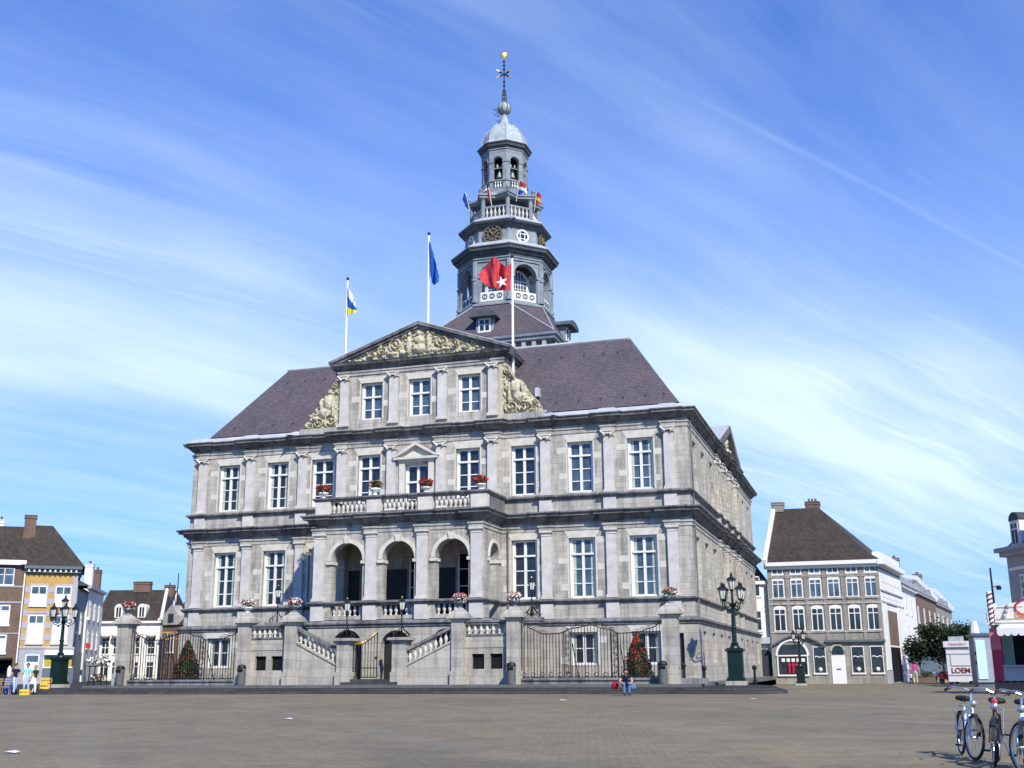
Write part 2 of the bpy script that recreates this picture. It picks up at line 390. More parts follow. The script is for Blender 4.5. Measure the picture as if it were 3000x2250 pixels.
# ------------------------------------------------------------------ wall tools
def wall_holes(mb, u0, u1, z0, z1, holes, y=0, rev=.3, mi=0, dirn=1):
    """vertical wall in x,z at depth y with rectangular openings and their reveals"""
    us = sorted({u0,u1}|{h[0] for h in holes}|{h[1] for h in holes}); zs = sorted({z0,z1}|{h[2] for h in holes}|{h[3] for h in holes})
    for a, b in zip(us, us[1:]):
        for c, d in zip(zs, zs[1:]):
            mu, mz = (a+b)/2, (c+d)/2
            if any(h[0] < mu < h[1] and h[2] < mz < h[3] for h in holes): continue
            mb.quad((a,y,c),(b,y,c),(b,y,d),(a,y,d), mi)
    for a, b, c, d in holes:
        e = y+rev
        mb.quad((a,y,c),(a,e,c),(a,e,d),(a,y,d), mi); mb.quad((b,y,c),(b,y,d),(b,e,d),(b,e,c), mi)
        mb.quad((a,y,d),(a,e,d),(b,e,d),(b,y,d), mi); mb.quad((a,y,c),(b,y,c),(b,e,c),(a,e,c), mi)
def arch_pts(cx, w, zs, n=14, r=None):
    r = w/2
    return [(cx + r*math.cos(math.pi-math.pi*k/n), zs + r*math.sin(math.pi*k/n)) for k in range(n+1)]
def arch_wall(mb, u0, u1, z0, z1, arches, y=0, th=.7, mi=0, swap=False):
    """wall slab with round-arched openings (cx,w,zbase,zspring); swap: runs along y instead of x"""
    def P(u, yy, z): return (yy, u, z) if swap else (u, yy, z)
    cuts = [u0]
    for cx, w, zb, zs in arches: cuts += [cx-w/2, cx+w/2]
    cuts.append(u1)
    for yy in (y, y+th):
        for i in range(0, len(cuts), 2):
            if cuts[i+1] > cuts[i]: mb.add([P(cuts[i],yy,z0),P(cuts[i+1],yy,z0),P(cuts[i+1],yy,z1),P(cuts[i],yy,z1)], [(0,1,2,3)], mi)
        for cx, w, zb, zs in arches:
            if zb > z0: mb.add([P(cx-w/2,yy,z0),P(cx+w/2,yy,z0),P(cx+w/2,yy,zb),P(cx-w/2,yy,zb)], [(0,1,2,3)], mi)
            ap = arch_pts(cx, w, zs)
            for (a, b) in zip(ap, ap[1:]):
                mb.add([P(a[0],yy,a[1]),P(b[0],yy,b[1]),P(b[0],yy,z1),P(a[0],yy,z1)], [(0,1,2,3)], mi)
    for cx, w, zb, zs in arches:
        loop = [(cx-w/2,zb)] + arch_pts(cx, w, zs) + [(cx+w/2,zb)]
        for a, b in zip(loop, loop[1:]+loop[:1]):
            mb.add([P(a[0],y,a[1]),P(b[0],y,b[1]),P(b[0],y+th,b[1]),P(a[0],y+th,a[1])], [(0,1,2,3)], mi)
    for a, b in ((u0,z0),(u1,z0)): mb.add([P(a,y,z0),P(a,y+th,z0),P(a,y+th,z1),P(a,y,z1)], [(0,1,2,3)], mi)
    mb.add([P(u0,y,z1),P(u1,y,z1),P(u1,y+th,z1),P(u0,y+th,z1)], [(0,1,2,3)], mi)
def arch_ring(mb, cx, w, zs, y0, y1, t=.22, n=16, mi=0, swap=False, full=False):
    """raised archivolt"""
    def P(u, yy, z): return (yy, u, z) if swap else (u, yy, z)
    a0, a1 = (0, 2*math.pi) if full else (0, math.pi)
    m = n*2 if full else n
    for k in range(m):
        q0, q1 = a0+(a1-a0)*k/m, a0+(a1-a0)*(k+1)/m
        ri, ro = w/2, w/2+t
        c = [(cx-ri*math.cos(q0),zs+ri*math.sin(q0)),(cx-ri*math.cos(q1),zs+ri*math.sin(q1)),(cx-ro*math.cos(q1),zs+ro*math.sin(q1)),(cx-ro*math.cos(q0),zs+ro*math.sin(q0))]
        mb.add([P(x,y0,z) for x,z in c]+[P(x,y1,z) for x,z in c], [(0,1,2,3),(7,6,5,4),(3,2,6,7),(0,4,5,1),(1,5,6,2),(0,3,7,4)], mi)
def sweep(mb, path, prof, closed=False, mi=0):
    """moulding: profile (out, z) carried along a plan path, outward to the right of travel"""
    N = len(path); P = [Vector(p) for p in path]; vs = []
    for i in range(N):
        a = P[i-1] if (closed or i) else None; b = P[(i+1)%N] if (closed or i < N-1) else None
        t1 = (P[i]-a).normalized() if a is not None else None; t2 = (b-P[i]).normalized() if b is not None else None
        t1 = t1 or t2; t2 = t2 or t1
        n1 = Vector((t1.y,-t1.x)); n2 = Vector((t2.y,-t2.x))
        mdir = (n1+n2); mdir = mdir/ max(.25, mdir.dot(n1)) if mdir.length > 1e-6 else n1
        for o, z in prof: vs.append((P[i].x+mdir.x*o, P[i].y+mdir.y*o, z))
    K = len(prof); fs = []
    for i in range(N if closed else N-1):
        j = (i+1) % N
        for k in range(K-1): fs.append((i*K+k, j*K+k, j*K+k+1, i*K+k+1))
    if not closed: fs.append(list(range(K-1,-1,-1))); fs.append([(N-1)*K+k for k in range(K)])
    mb.add(vs, fs, mi)
def jogpath(pieces, along='x'):
    pts = []
    for a, b, off in pieces:
        pts += [(a,-off),(b,-off)] if along == 'x' else [(off,a),(off,b)]
    return pts
def jogs(lo, hi, base, pil, hw, ex):
    """split lo..hi (offset base) with extra projection ex at every pilaster"""
    out = []; c = lo
    for p in pil:
        out.append((c, p-hw, base)); out.append((p-hw, p+hw, base+ex)); c = p+hw
    out.append((c, hi, base)); return out

WX, WD = -36.0, 38.1
PL = [-35.1,-31.2,-27.05]; PC = [-23.9,-20.15,-16.55,-12.9]; PRt = [-9.35,-5.1,-1.2]; PP = [-23.67,-20.0,-16.48,-12.85]
RS0, RS1, RY = -24.4, -12.35, .35
SIDEP = [12.8,16.75,20.7,24.7]
BAYS = [-32.98,-29.08,-25.55,-21.85,-18.3,-14.65,-10.88,-7.03,-3.07]
back = [(0,WD),(WX,WD)]
def around(front, side): return jogpath(front) + jogpath(side,'y')[1:] + [(0,WD),(WX,WD)][1:] if False else jogpath(front)[:-1] + [(0,0)] + jogpath(side,'y')[1:-1] + back

TH = thing('town_hall', (-18.2,0,PZ), 'grey stone town hall with pedimented front, slate roofs and an eight-sided bell tower', 'town hall')
def part(mb, name, mat, parent=TH, smooth=False):
    return mb.build(name, mat, parent, smooth=smooth, world=True)
def sub(mb, name, mat, parent, smooth=False):
    o = mb.mesh(name, mat, smooth); q = bpy.data.objects.new(name, o); COL.objects.link(q); q.parent = parent
    return q

# storey walls
holes_low = [(b-.87,b+.87,5.72,9.5) for i,b in enumerate(BAYS) if i in (0,1,2,6,7,8)]
holes_up = lambda ids: [(BAYS[i]-.85,BAYS[i]+.85,12.42,15.74) for i in ids]
mb = MB()
wall_holes(mb, WX, 0, 4.2, 11.1, holes_low + [(b-.85,b+.85,4.4,8.9) for b in (-21.6,-18.15,-14.7)], 0, .42)
wall_holes(mb, WX, RS0, 11.1, 17.3, holes_up((0,1,2)), 0, .42)
wall_holes(mb, RS1, 0, 11.1, 17.3, holes_up((6,7,8)), 0, .42)
wall_holes(mb, RS0, RS1, 11.1, 17.3, holes_up((3,5)) + [(BAYS[4]-.88,BAYS[4]+.88,11.3,14.88)], -RY, .42)
for x in (RS0, RS1): mb.quad((x,-RY,11.1),(x,0,11.1),(x,0,17.3),(x,-RY,17.3))
mb.quad((WX,0,.5),(WX,WD,.5),(WX,WD,17.3),(WX,0,17.3)); mb.quad((WX,WD,.5),(0,WD,.5),(0,WD,17.3),(WX,WD,17.3))
mb.quad((WX,.4,17.3),(0,.4,17.3),(0,WD,17.3),(WX,WD,17.3))
part(mb, 'facade_wall', M['wall'])
mb = MB()
SBAY = [2.45+4.1*i for i in range(9)]
hs = []
for u in SBAY: hs += [(u-.85,u+.85,5.72,9.5),(u-.85,u+.85,12.42,15.74)]
t = MB(); wall_holes(t, 0, WD, 4.2, 17.3, hs, 0, .7)
mb.add([(-y,x,z) for x,y,z in t.v], t.f)
part(mb, 'flank_wall', M['side'])
mb = MB()
BB = [0,1,7,8]
bh = [(BAYS[i]-.92,BAYS[i]+.92,1.62,3.6) for i in BB] + [(-1.75,-.75,.56,3.45)] + [(-11.3,-10.95,1.1,2.15),(-10.5,-10.15,1.1,2.15)]
wall_holes(mb, WX-.18, .18, .1, 4.22, bh, -.18, .4)
t = MB(); wall_holes(t, -.18, WD, .1, 4.22, [(u-.75,u+.75,1.7,3.6) for u in SBAY], -.18, .75)
mb.add([(-y,x,z) for x,y,z in t.v], t.f)
part(mb, 'basement_wall', M['base'])
mb = MB(); mb.box(-1.75,-.75,.05,.12,.56,3.45); part(mb, 'side_door', M['door'])
mb = MB()
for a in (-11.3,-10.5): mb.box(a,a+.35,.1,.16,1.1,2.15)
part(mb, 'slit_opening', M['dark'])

# mouldings
P_top = around(jogs(WX,RS0,0,PL,.42,.19)[:-1]+[(PL[-1]+.42,RS0,0)]+jogs(RS0,RS1,RY,PC,.42,.19)+jogs(RS1,0,0,PRt,.42,.19), jogs(0,WD,0,SIDEP,.42,.14))
P_mid = around(jogs(WX,-24.1,0,PL,.42,.19)+jogs(-24.1,-12.42,3.6,PP,.42,.2)+jogs(-12.42,0,0,PRt,.42,.19), jogs(0,WD,0,SIDEP,.42,.14))
P_low = around(jogs(WX,-24.1,.02,PL,.45,.19)+jogs(-24.1,-12.42,3.62,PP,.47,.2)+jogs(-12.42,0,.02,PRt,.45,.19), jogs(0,WD,.02,SIDEP,.45,.14))
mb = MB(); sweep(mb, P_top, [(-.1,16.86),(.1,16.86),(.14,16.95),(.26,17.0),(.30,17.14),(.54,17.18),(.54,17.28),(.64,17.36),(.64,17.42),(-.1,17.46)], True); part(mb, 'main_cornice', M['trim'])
mb = MB(); sweep(mb, P_top, [(-.1,16.30),(.05,16.30),(.06,16.55),(.12,16.57),(.12,16.66),(-.1,16.68)], True); part(mb, 'architrave', M['lite'])
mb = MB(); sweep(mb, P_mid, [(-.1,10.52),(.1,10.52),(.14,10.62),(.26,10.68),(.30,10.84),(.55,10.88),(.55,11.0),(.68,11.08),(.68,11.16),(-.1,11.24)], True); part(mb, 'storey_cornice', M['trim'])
mb = MB(); sweep(mb, P_mid, [(-.1,9.98),(.05,9.98),(.06,10.2),(.12,10.22),(.12,10.33),(-.1,10.36)], True); part(mb, 'storey_architrave', M['lite'])
P_str = around(jogs(WX,RS0,0,PL,.42,.19)[:-1]+[(PL[-1]+.42,RS0,0)]+jogs(RS0,RS1,RY,PC,.42,.19)+jogs(RS1,0,0,PRt,.42,.19), jogs(0,WD,0,SIDEP,.42,.14))
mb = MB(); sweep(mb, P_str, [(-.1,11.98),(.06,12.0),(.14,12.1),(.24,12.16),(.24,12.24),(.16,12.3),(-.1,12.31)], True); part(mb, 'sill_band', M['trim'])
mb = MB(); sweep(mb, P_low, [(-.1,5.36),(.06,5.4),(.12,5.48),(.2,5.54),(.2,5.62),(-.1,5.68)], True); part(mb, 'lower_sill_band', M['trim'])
P_bas = [(WX-.18,-.18),(-24.28,-.18),(-24.28,-3.72),(-12.24,-3.72),(-12.24,-.18),(.18,-.18),(.18,WD),(WX-.18,WD)]
mb = MB(); sweep(mb, P_bas, [(-.1,4.0),(.08,4.04),(.1,4.16),(.2,4.22),(.2,4.32),(.02,4.42),(-.25,4.5)], True); part(mb, 'basement_band', M['trim'])
# lead gutter and plinth of the roof
mb = MB()
for a, b in ((-24.36,-24.04),(-12.47,-12.14)): mb.box(a, b, -.24, -.1, 17.66, 21.5)
part(mb, 'attic_edge', M['cream'])
GUT = [(.5,17.43),(.42,17.5),(.1,17.78),(-.3,17.9),(-1.2,17.94)]
iL = next(i for i, p in enumerate(P_top) if p[0] > -27.3); iR = next(i for i, p in enumerate(P_top) if p[0] > -9.2 and p[1] < .3)
gp_ = [(-9.2,-.05)] + P_top[iR:] + P_top[:iL] + [(-27.3,-.05)]
mb = MB(); sweep(mb, gp_, GUT); part(mb, 'lead_gutter', M['lead'])
mb = MB(); sweep(mb, [(-27.3,-.05),(-24.4,-.05),(-24.4,-.42),(-12.3,-.42),(-12.3,-.05),(-9.2,-.05)], [(.45,17.43),(.4,17.5),(.1,17.62),(-.6,17.66)]); part(mb, 'attic_ledge', M['lite'])


# pilasters with capitals
def pilaster(x, y, z0, z1, ionic, zbase=None, side=False, w=.62):
    def mk(m):
        q = MB(); q.v = [(-b, a, c) for a, b, c in m.v] if side else m.v; q.f = m.f; q.m = m.m; return q
    m = MB(); d = .22
    m.box(x-w/2, x+w/2, y-d, y+.02, z0+.22, z1-.32)
    m.box(x-w/2-.07, x+w/2+.07, y-d-.06, y+.02, z0, z0+.14); m.box(x-w/2-.03, x+w/2+.03, y-d-.03, y+.02, z0+.14, z0+.22)
    if zbase is not None: m.box(x-w/2-.1, x+w/2+.1, y-d-.02, y+.02, zbase[0], zbase[1])
    o = part(mk(m), 'pilaster', M['side'] if side else M['pil'])
    c = MB()
    if ionic:
        for s in (-1,1):
            pts = []
            for k in range(15):
                a = k*.62; r = .2*(1-.052*k); pts.append((x+s*(w/2)+s*r*math.cos(a)*.95, y-d-.12, z1-.2+r*math.sin(a+math.pi/2)*.95))
            c.tube(pts, [.07-.0025*k for k in range(15)], 5)
            c.box(x+s*(w/2-.02)-.09, x+s*(w/2-.02)+.09, y-d-.1, y, z1-.33, z1-.08)
        c.box(x-w/2+.05, x+w/2-.05, y-d-.06, y+.01, z1-.22, z1-.06); c.box(x-w/2-.1, x+w/2+.1, y-d-.14, y+.01, z1-.06, z1+.012)
        for s in (-.14,0,.14): c.ball((x+s, y-d-.1, z1-.2), .075, 6, 5)
    else:
        c.box(x-w/2-.03, x+w/2+.03, y-d-.03, y+.01, z1-.32, z1-.27); c.box(x-w/2, x+w/2, y-d, y+.01, z1-.27, z1-.16)
        c.box(x-w/2-.06, x+w/2+.06, y-d-.06, y+.01, z1-.16, z1-.1); c.box(x-w/2-.11, x+w/2+.11, y-d-.11, y+.01, z1-.1, z1+.012)
    sub(mk(c), 'capital', M['block'], o)
for x in PL+PRt: pilaster(x, 0, 5.68, 9.98, False, (4.44,5.38)); pilaster(x, 0, 12.31, 16.3, True, (11.22,12.0))
for x in PC: pilaster(x, -RY, 12.31, 16.3, True, (11.22,12.0)); pilaster(x, -.2, 17.86, 21.5, True, None, False, .6)
for x in PP: pilaster(x, -3.6, 5.68, 9.98, False, (4.44,5.38), False, .68)
for u in SIDEP: pilaster(u, 0, 5.68, 9.98, False, (4.44,5.38), True); pilaster(u, 0, 12.31, 16.3, True, (11.22,12.0), True)

# ------------------------------------------------------------------ windows
WMESH = {}
def win_meshes(kind):
    """local frame: x across, y into the wall, z up, origin at the middle of the sill line on the wall face"""
    if kind in WMESH: return WMESH[kind]
    W_, H_, tr, bars = {'low':(1.74,3.78,.27,(.52,.76)), 'up':(1.70,3.32,.27,(.53,.77)), 'attic':(1.64,2.64,.38,(.72,)), 'base':(1.84,1.98,None,(.5,)), 'door':(1.76,3.58,.33,(.66,)),
                        'sbase':(1.5,1.9,None,(.5,))}[kind]
    y = .26; f = MB(); ft = .13
    f.box(-W_/2, -W_/2+ft, y, y+.14, 0, H_); f.box(W_/2-ft, W_/2, y, y+.14, 0, H_)
    f.box(-W_/2+ft, W_/2-ft, y+.003, y+.14, H_-ft, H_); f.box(-W_/2+ft, W_/2-ft, y-.03, y+.14, 0, .13)
    f.box(-.085, .085, y-.02, y+.13, .13, H_-ft)
    for s in (-1,1): f.box(s*(W_/2-ft)-(.07 if s > 0 else 0), s*(W_/2-ft)+(.07 if s < 0 else 0), y+.03, y+.12, .13, H_-ft)
    if tr: f.box(-W_/2+ft-.01, W_/2-ft+.01, y-.06, y+.12, H_*(1-tr)-.06, H_*(1-tr)+.06)
    for b in bars: f.box(-W_/2+ft, W_/2-ft, y+.035, y+.11, H_*(1-b)-.03, H_*(1-b)+.03)
    fr = f.mesh('window_frame', M['white'])
    p = MB(); p.box(-W_/2+.02, W_/2-.02, y+.09, y+.115, .02, H_-.02); pa = p.mesh('pane', M['glass'])
    pb = p.mesh('pane', M['bglass'])
    c = MB()
    for s in (-1,1):
        k = 7; x0, x1 = s*(W_/2-.15), s*(W_/2-.15-.24)
        for i in range(k):
            a, b = x0+(x1-x0)*i/k, x0+(x1-x0)*(i+1)/k
            c.box(min(a,b), max(a,b), y+.07-.008*(i%2), y+.086, .16, H_-.16)
    cu = c.mesh('curtain', M['curtain'])
    s_ = MB()
    if kind in ('low','up','attic','base'):
        nb = int(H_/.42); ky = len(kind)
        for s in (-1,1): s_.box(min(s*(W_/2+.002),s*(W_/2+.11)), max(s*(W_/2+.002),s*(W_/2+.11)), -.006, .02, 0, H_+.002)
        for s in (-1,1):
            for i in range(nb):
                if (i*5+ky+(s > 0)) % 4 == 0:
                    wq = .42+.14*((i*7+ky) % 3); x0 = s*(W_/2+.002); x1 = s*(W_/2+wq)
                    s_.box(min(x0,x1), max(x0,x1), -.012, .02, .05+.42*i, .05+.42*i+.40)
        top = .5 if kind != 'attic' else .4
        for i in range(5):
            a, b = -W_/2-.02+(W_+.04)*i/5, -W_/2-.02+(W_+.04)*(i+1)/5
            s_.prism([(a,H_+.003),(b,H_+.003),(b*1.32,H_+top),(a*1.32,H_+top)], -.016-.006*(i%2), .02)
    su = s_.mesh('stone_surround', M['block'])
    WMESH[kind] = (fr, pa, pb, cu, su if s_.f else None); return WMESH[kind]
def window(kind, x, y, z, rz=0, cur=False, blue=False, parent=TH):
    fr, pa, pb, cu, su = win_meshes(kind)
    o = bpy.data.objects.new('window', fr); COL.objects.link(o); o.parent = parent
    o.matrix_parent_inverse = Matrix.Translation(Vector(parent.location)).inverted(); o.location = (x,y,z); o.rotation_euler = (0,0,rz)
    for nm, me in (('pane', pb if blue else pa),) + ((('curtain', cu),) if cur else ()) + ((('stone_surround', su),) if su and rz == 0 else ()):
        q = bpy.data.objects.new(nm, me); COL.objects.link(q); q.parent = o
    return o
for i, b in enumerate(BAYS):
    if i in (0,1,2,6,7,8):
        window('low', b, 0, 5.72, cur=i in (0,1,7,8), blue=i in (7,8)); window('up', b, 0, 12.42, cur=i in (0,1,8), blue=i > 6)
    if i in (3,5): window('up', b, -RY, 12.42)
    if i in BB: window('base', b, -.18, 1.62, cur=True)
window('door', BAYS[4], -RY, 11.3)
for x in (-21.85,-18.25,-14.62): window('attic', x, -.2, 18.27, blue=True)
for i, u in enumerate(SBAY):
    window('low', -.22, u, 5.72, R(90)); window('up', -.22, u, 12.42, R(90)); window('sbase', -.04, u, 1.7, R(90))
# balcony door surround with its small pediment
mb = MB(); x = BAYS[4]; y = -RY
for s in (-1,1): mb.box(x+s*1.06-.2, x+s*1.06+.2, y-.12, y+.01, 11.3, 15.05)
mb.box(x-1.3, x+1.3, y-.14, y+.01, 15.05, 15.2)
mb.box(x-1.62, x+1.62, y-.36, y+.01, 15.2, 15.36)
mb.prism([(x-1.62,15.363),(x+1.62,15.363),(x,16.3)], y-.1, y+.01)
for s in (-1,1):
    mb.prism([(x+s*1.72,15.363),(x+s*1.42,15.363),(x,16.14),(x,16.36)], y-.4, y-.1)
part(mb, 'door_pediment', M['block'])
# rainwater pipes
mb = MB()
for px, py in ((-11.95,-.1),(-24.6,-.1)): mb.tube([(px,py,4.4),(px,py,10.3)], .05, 6)
mb.tube([(.14,.5,.6),(.14,.5,17.0)], .06, 6)
part(mb, 'rainwater_pipe', M['trim'])

# dark sheets added at the back of the portico, standing in for its shade
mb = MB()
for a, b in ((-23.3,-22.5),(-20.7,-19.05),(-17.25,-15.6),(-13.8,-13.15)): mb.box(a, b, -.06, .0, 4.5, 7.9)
part(mb, 'portico_shade_panel', M['door'])
# ------------------------------------------------------------------ portico and balcony
mb = MB()
AX = [(-21.72,2.2,4.5,8.25),(-18.14,2.2,4.5,8.25),(-14.52,2.24,4.5,8.25)]
arch_wall(mb, -24.1, -12.42, 4.3, 10.6, AX, -3.6, .7)
arch_wall(mb, -2.9, 0, 4.3, 10.6, [(-1.55,1.9,4.5,8.25)], -24.1, .7, swap=True)
arch_wall(mb, -2.9, 0, 4.3, 10.6, [(-1.55,1.9,4.5,8.25)], -13.12, .7, swap=True)
part(mb, 'portico_wall', M['wall'])
mb = MB()
BA = [(-21.5,2.05,.56,2.85),(-18.15,2.1,.56,2.75),(-14.8,2.05,.56,2.85)]
arch_wall(mb, -24.28, -12.24, .1, 4.22, BA, -3.72, .6)
mb.quad((-24.28,-3.72,.1),(-24.28,0,.1),(-24.28,0,4.22),(-24.28,-3.72,4.22)); mb.quad((-12.24,-3.72,.1),(-12.24,0,.1),(-12.24,0,4.22),(-12.24,-3.72,4.22))
part(mb, 'portico_base', M['base'])
mb = MB(); mb.box(-24.1,-12.42,-3.6,0,4.22,4.5); part(mb, 'portico_floor', M['flag'])
mb = MB(); mb.box(-23.95,-12.55,-3.5,-.01,10.2,10.28); mb.box(-24.1,-12.42,-3.6,-.36,11.05,11.2); part(mb, 'portico_ceiling', M['whitewall'])
for cx, w, zb, zs in BA:
    mb = MB(); mb.box(cx-w/2-.1, cx+w/2+.1, -3.05, -2.98, .56, 4.1); part(mb, 'basement_door', M['door'])
for cx in (-21.6,-18.15,-14.7):
    mb = MB(); y = .2
    for s in (-1,1): mb.box(cx+s*.78-.07, cx+s*.78+.07, y, y+.1, 4.5, 8.9)
    mb.box(cx-.05, cx+.05, y, y+.1, 4.5, 8.85)
    for z in (5.6,6.7,7.8,8.83): mb.box(cx-.78, cx+.78, y+.01, y+.09, z-.03, z+.03)
    o = part(mb, 'portico_door', M['white'])
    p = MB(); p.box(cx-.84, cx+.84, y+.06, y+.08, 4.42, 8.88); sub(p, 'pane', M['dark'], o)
    p = MB(); arch_ring(p, cx, 1.9, 8.2, -.06, .02, .16); sub(p, 'door_arch', M['lite'], o)
for (cx, w, zb, zs) in AX:
    mb = MB(); arch_ring(mb, cx, w+.04, zs, -3.68, -3.58, .24)
    mb.prism([(cx-.14,zs+1.08),(cx+.14,zs+1.08),(cx+.22,zs+1.52),(cx-.22,zs+1.52)], -3.78, -3.58)
    for s in (-1,1): mb.box(cx+s*(w/2+.12)-.2, cx+s*(w/2+.12)+.2, -3.74, -2.86, zs-.24, zs-.04)
    part(mb, 'archivolt', M['block'])
for sx in (-24.1,-12.42):
    mb = MB(); o = -.08 if sx < -20 else 0
    arch_ring(mb, -1.55, 1.94, 8.25, sx+o, sx+o+.08, .22, 14, 0, True)
    for s in (-1,1): mb.box(sx-.1 if sx<-20 else sx-.72, sx+.72 if sx<-20 else sx+.1, -1.55+s*1.07-.2, -1.55+s*1.07+.2, 8.0, 8.2)
    part(mb, 'archivolt', M['block'])
BAL = [(.075,0),(.085,.03),(.05,.06),(.045,.1),(.1,.24),(.105,.3),(.055,.5),(.045,.58),(.07,.62),(.08,.66)]
def baluster_mesh(h, key):
    if key in WMESH: return WMESH[key]
    m = MB(); k = h/.66; m.lathe([(r*1.15, z*k) for r, z in BAL], 8); WMESH[key] = m.mesh('baluster', M['block'], True); return WMESH[key]
def row(parent, p0, p1, n, h, key, vert=True, world=True):
    me = baluster_mesh(h, key); a, b = Vector(p0), Vector(p1)
    for i in range(n):
        q = bpy.data.objects.new('baluster', me); COL.objects.link(q); q.parent = parent
        q.location = a.lerp(b, (i+.5)/n)
def WORLD(p):
    v = Vector((0,0,0)); q = p
    while q.parent: q = q.parent
    return Vector(q.location)
# balcony: pedestals, rail, balusters
PED = [-23.38,-19.76,-16.2,-12.6]
mb = MB()
for x in PED:
    w = 1.06 if x in (PED[0],PED[-1]) else 1.0
    mb.box(x-w/2, x+w/2, -4.0, -3.45, 11.2, 12.08)
part(mb, 'balcony_pedestal', M['block'])
bal = MB()
sweep(bal, [(-23.95,-.36),(-23.95,-4.02),(-12.05,-4.02),(-12.05,-.36)], [(-.5,12.08),(.02,12.08),(.06,12.14),(.12,12.2),(.12,12.3),(-.5,12.34)])
bal.box(-23.9,-12.1,-3.95,-3.5,11.2,11.3)
bal.box(-23.92,-23.5,-3.4,-.36,11.2,12.08); bal.box(-12.5,-12.08,-3.4,-.36,11.2,12.08)
o = part(bal, 'balcony_balustrade', M['trim'])
for a, b in zip(PED, PED[1:]): row(o, (a+.55,-3.74,11.3), (b-.52,-3.74,11.3), 8, .78, 'bal78')
for (cx, w, zb, zs) in AX:
    m = MB(); m.box(cx-w/2-.02, cx+w/2+.02, -3.52, -3.2, 5.48, 5.66); m.box(cx-w/2-.02, cx+w/2+.02, -3.5, -3.2, 4.5, 4.74)
    o = part(m, 'portico_balustrade', M['lite']); row(o, (cx-w/2,-3.36,4.74), (cx+w/2,-3.36,4.74), 6, .74, 'bal74')

# ------------------------------------------------------------------ attic storey with pediment
mb = MB()
wall_holes(mb, -24.35, -12.15, 17.4, 21.6, [(x-.82,x+.82,18.27,20.91) for x in (-21.85,-18.25,-14.62)], -.2, .42)
for x in (-24.35,-12.15): mb.quad((x,-.2,17.4),(x,4,17.4),(x,4,21.7),(x,-.2,21.7))
part(mb, 'attic_wall', M['wall'])
PA = jogpath([(-24.35,-23.5,.3),(-23.5,-12.98,.22),(-12.98,-12.15,.3)])
PAs = [(-24.35,3.5)]+PA+[(-12.15,3.5)]
mb = MB(); sweep(mb, PAs, [(-.1,21.5),(.05,21.5),(.06,21.7),(.12,21.72),(.12,21.82),(-.1,21.84)]); part(mb, 'attic_architrave', M['lite'])
mb = MB(); sweep(mb, PAs, [(-.1,21.84),(.04,21.86),(.1,22.0),(.22,22.04),(.26,22.16),(.46,22.2),(.5,22.3),(.56,22.38),(-.2,22.42)]); part(mb, 'pediment_cornice', M['trim'])
AP = (-18.2, 24.72); HB = 6.75
mb = MB()
for s in (-1,1):
    e = Vector((AP[0]+s*HB, 22.4)); a = Vector(AP); d = (a-e).normalized(); nn = Vector((-d.y,d.x))*( -1 if s > 0 else 1)
    if nn.y < 0: nn = -nn
    for t0, t1, yy in ((-.42,-.27,-.62),(-.27,-.08,-.74),(-.08,.09,-.88)):
        p = [e+nn*t0, a+nn*t0*1.08, a+nn*t1*1.08, e+nn*t1]
        p[1].x = p[2].x = a.x
        if s > 0: p = p[::-1]
        mb.prism([(q.x,q.y) for q in p], yy, .6)
part(mb, 'raking_cornice', M['trim'])
mb = MB()
for s in (-1,1):
    e = Vector((AP[0]+s*(HB+.02), 22.5)); a = Vector((AP[0],24.86))
    mb.add([(e.x,-.86,e.y),(a.x,-.86,a.y),(a.x,.6,a.y),(e.x,.6,e.y),(e.x,-.86,e.y+.05),(a.x,-.86,a.y+.06),(a.x,.6,a.y+.06),(e.x,.6,e.y+.05)],
           [(0,1,2,3),(4,7,6,5),(0,4,5,1),(1,5,6,2),(2,6,7,3),(3,7,4,0)])
part(mb, 'pediment_flashing', M['lead'])
mb = MB()
for s in (-1,1):
    e = (AP[0]+s*6.2, 22.3)
    mb.quad((e[0],.5,e[1]),(AP[0],.5,24.6),(AP[0],4.6,24.6),(e[0],4.6,e[1]))
mb.add([(AP[0]-6.2,.5,22.3),(AP[0]+6.2,.5,22.3),(AP[0],.5,24.6)],[(0,1,2)])
part(mb, 'attic_roof', M['slate'])
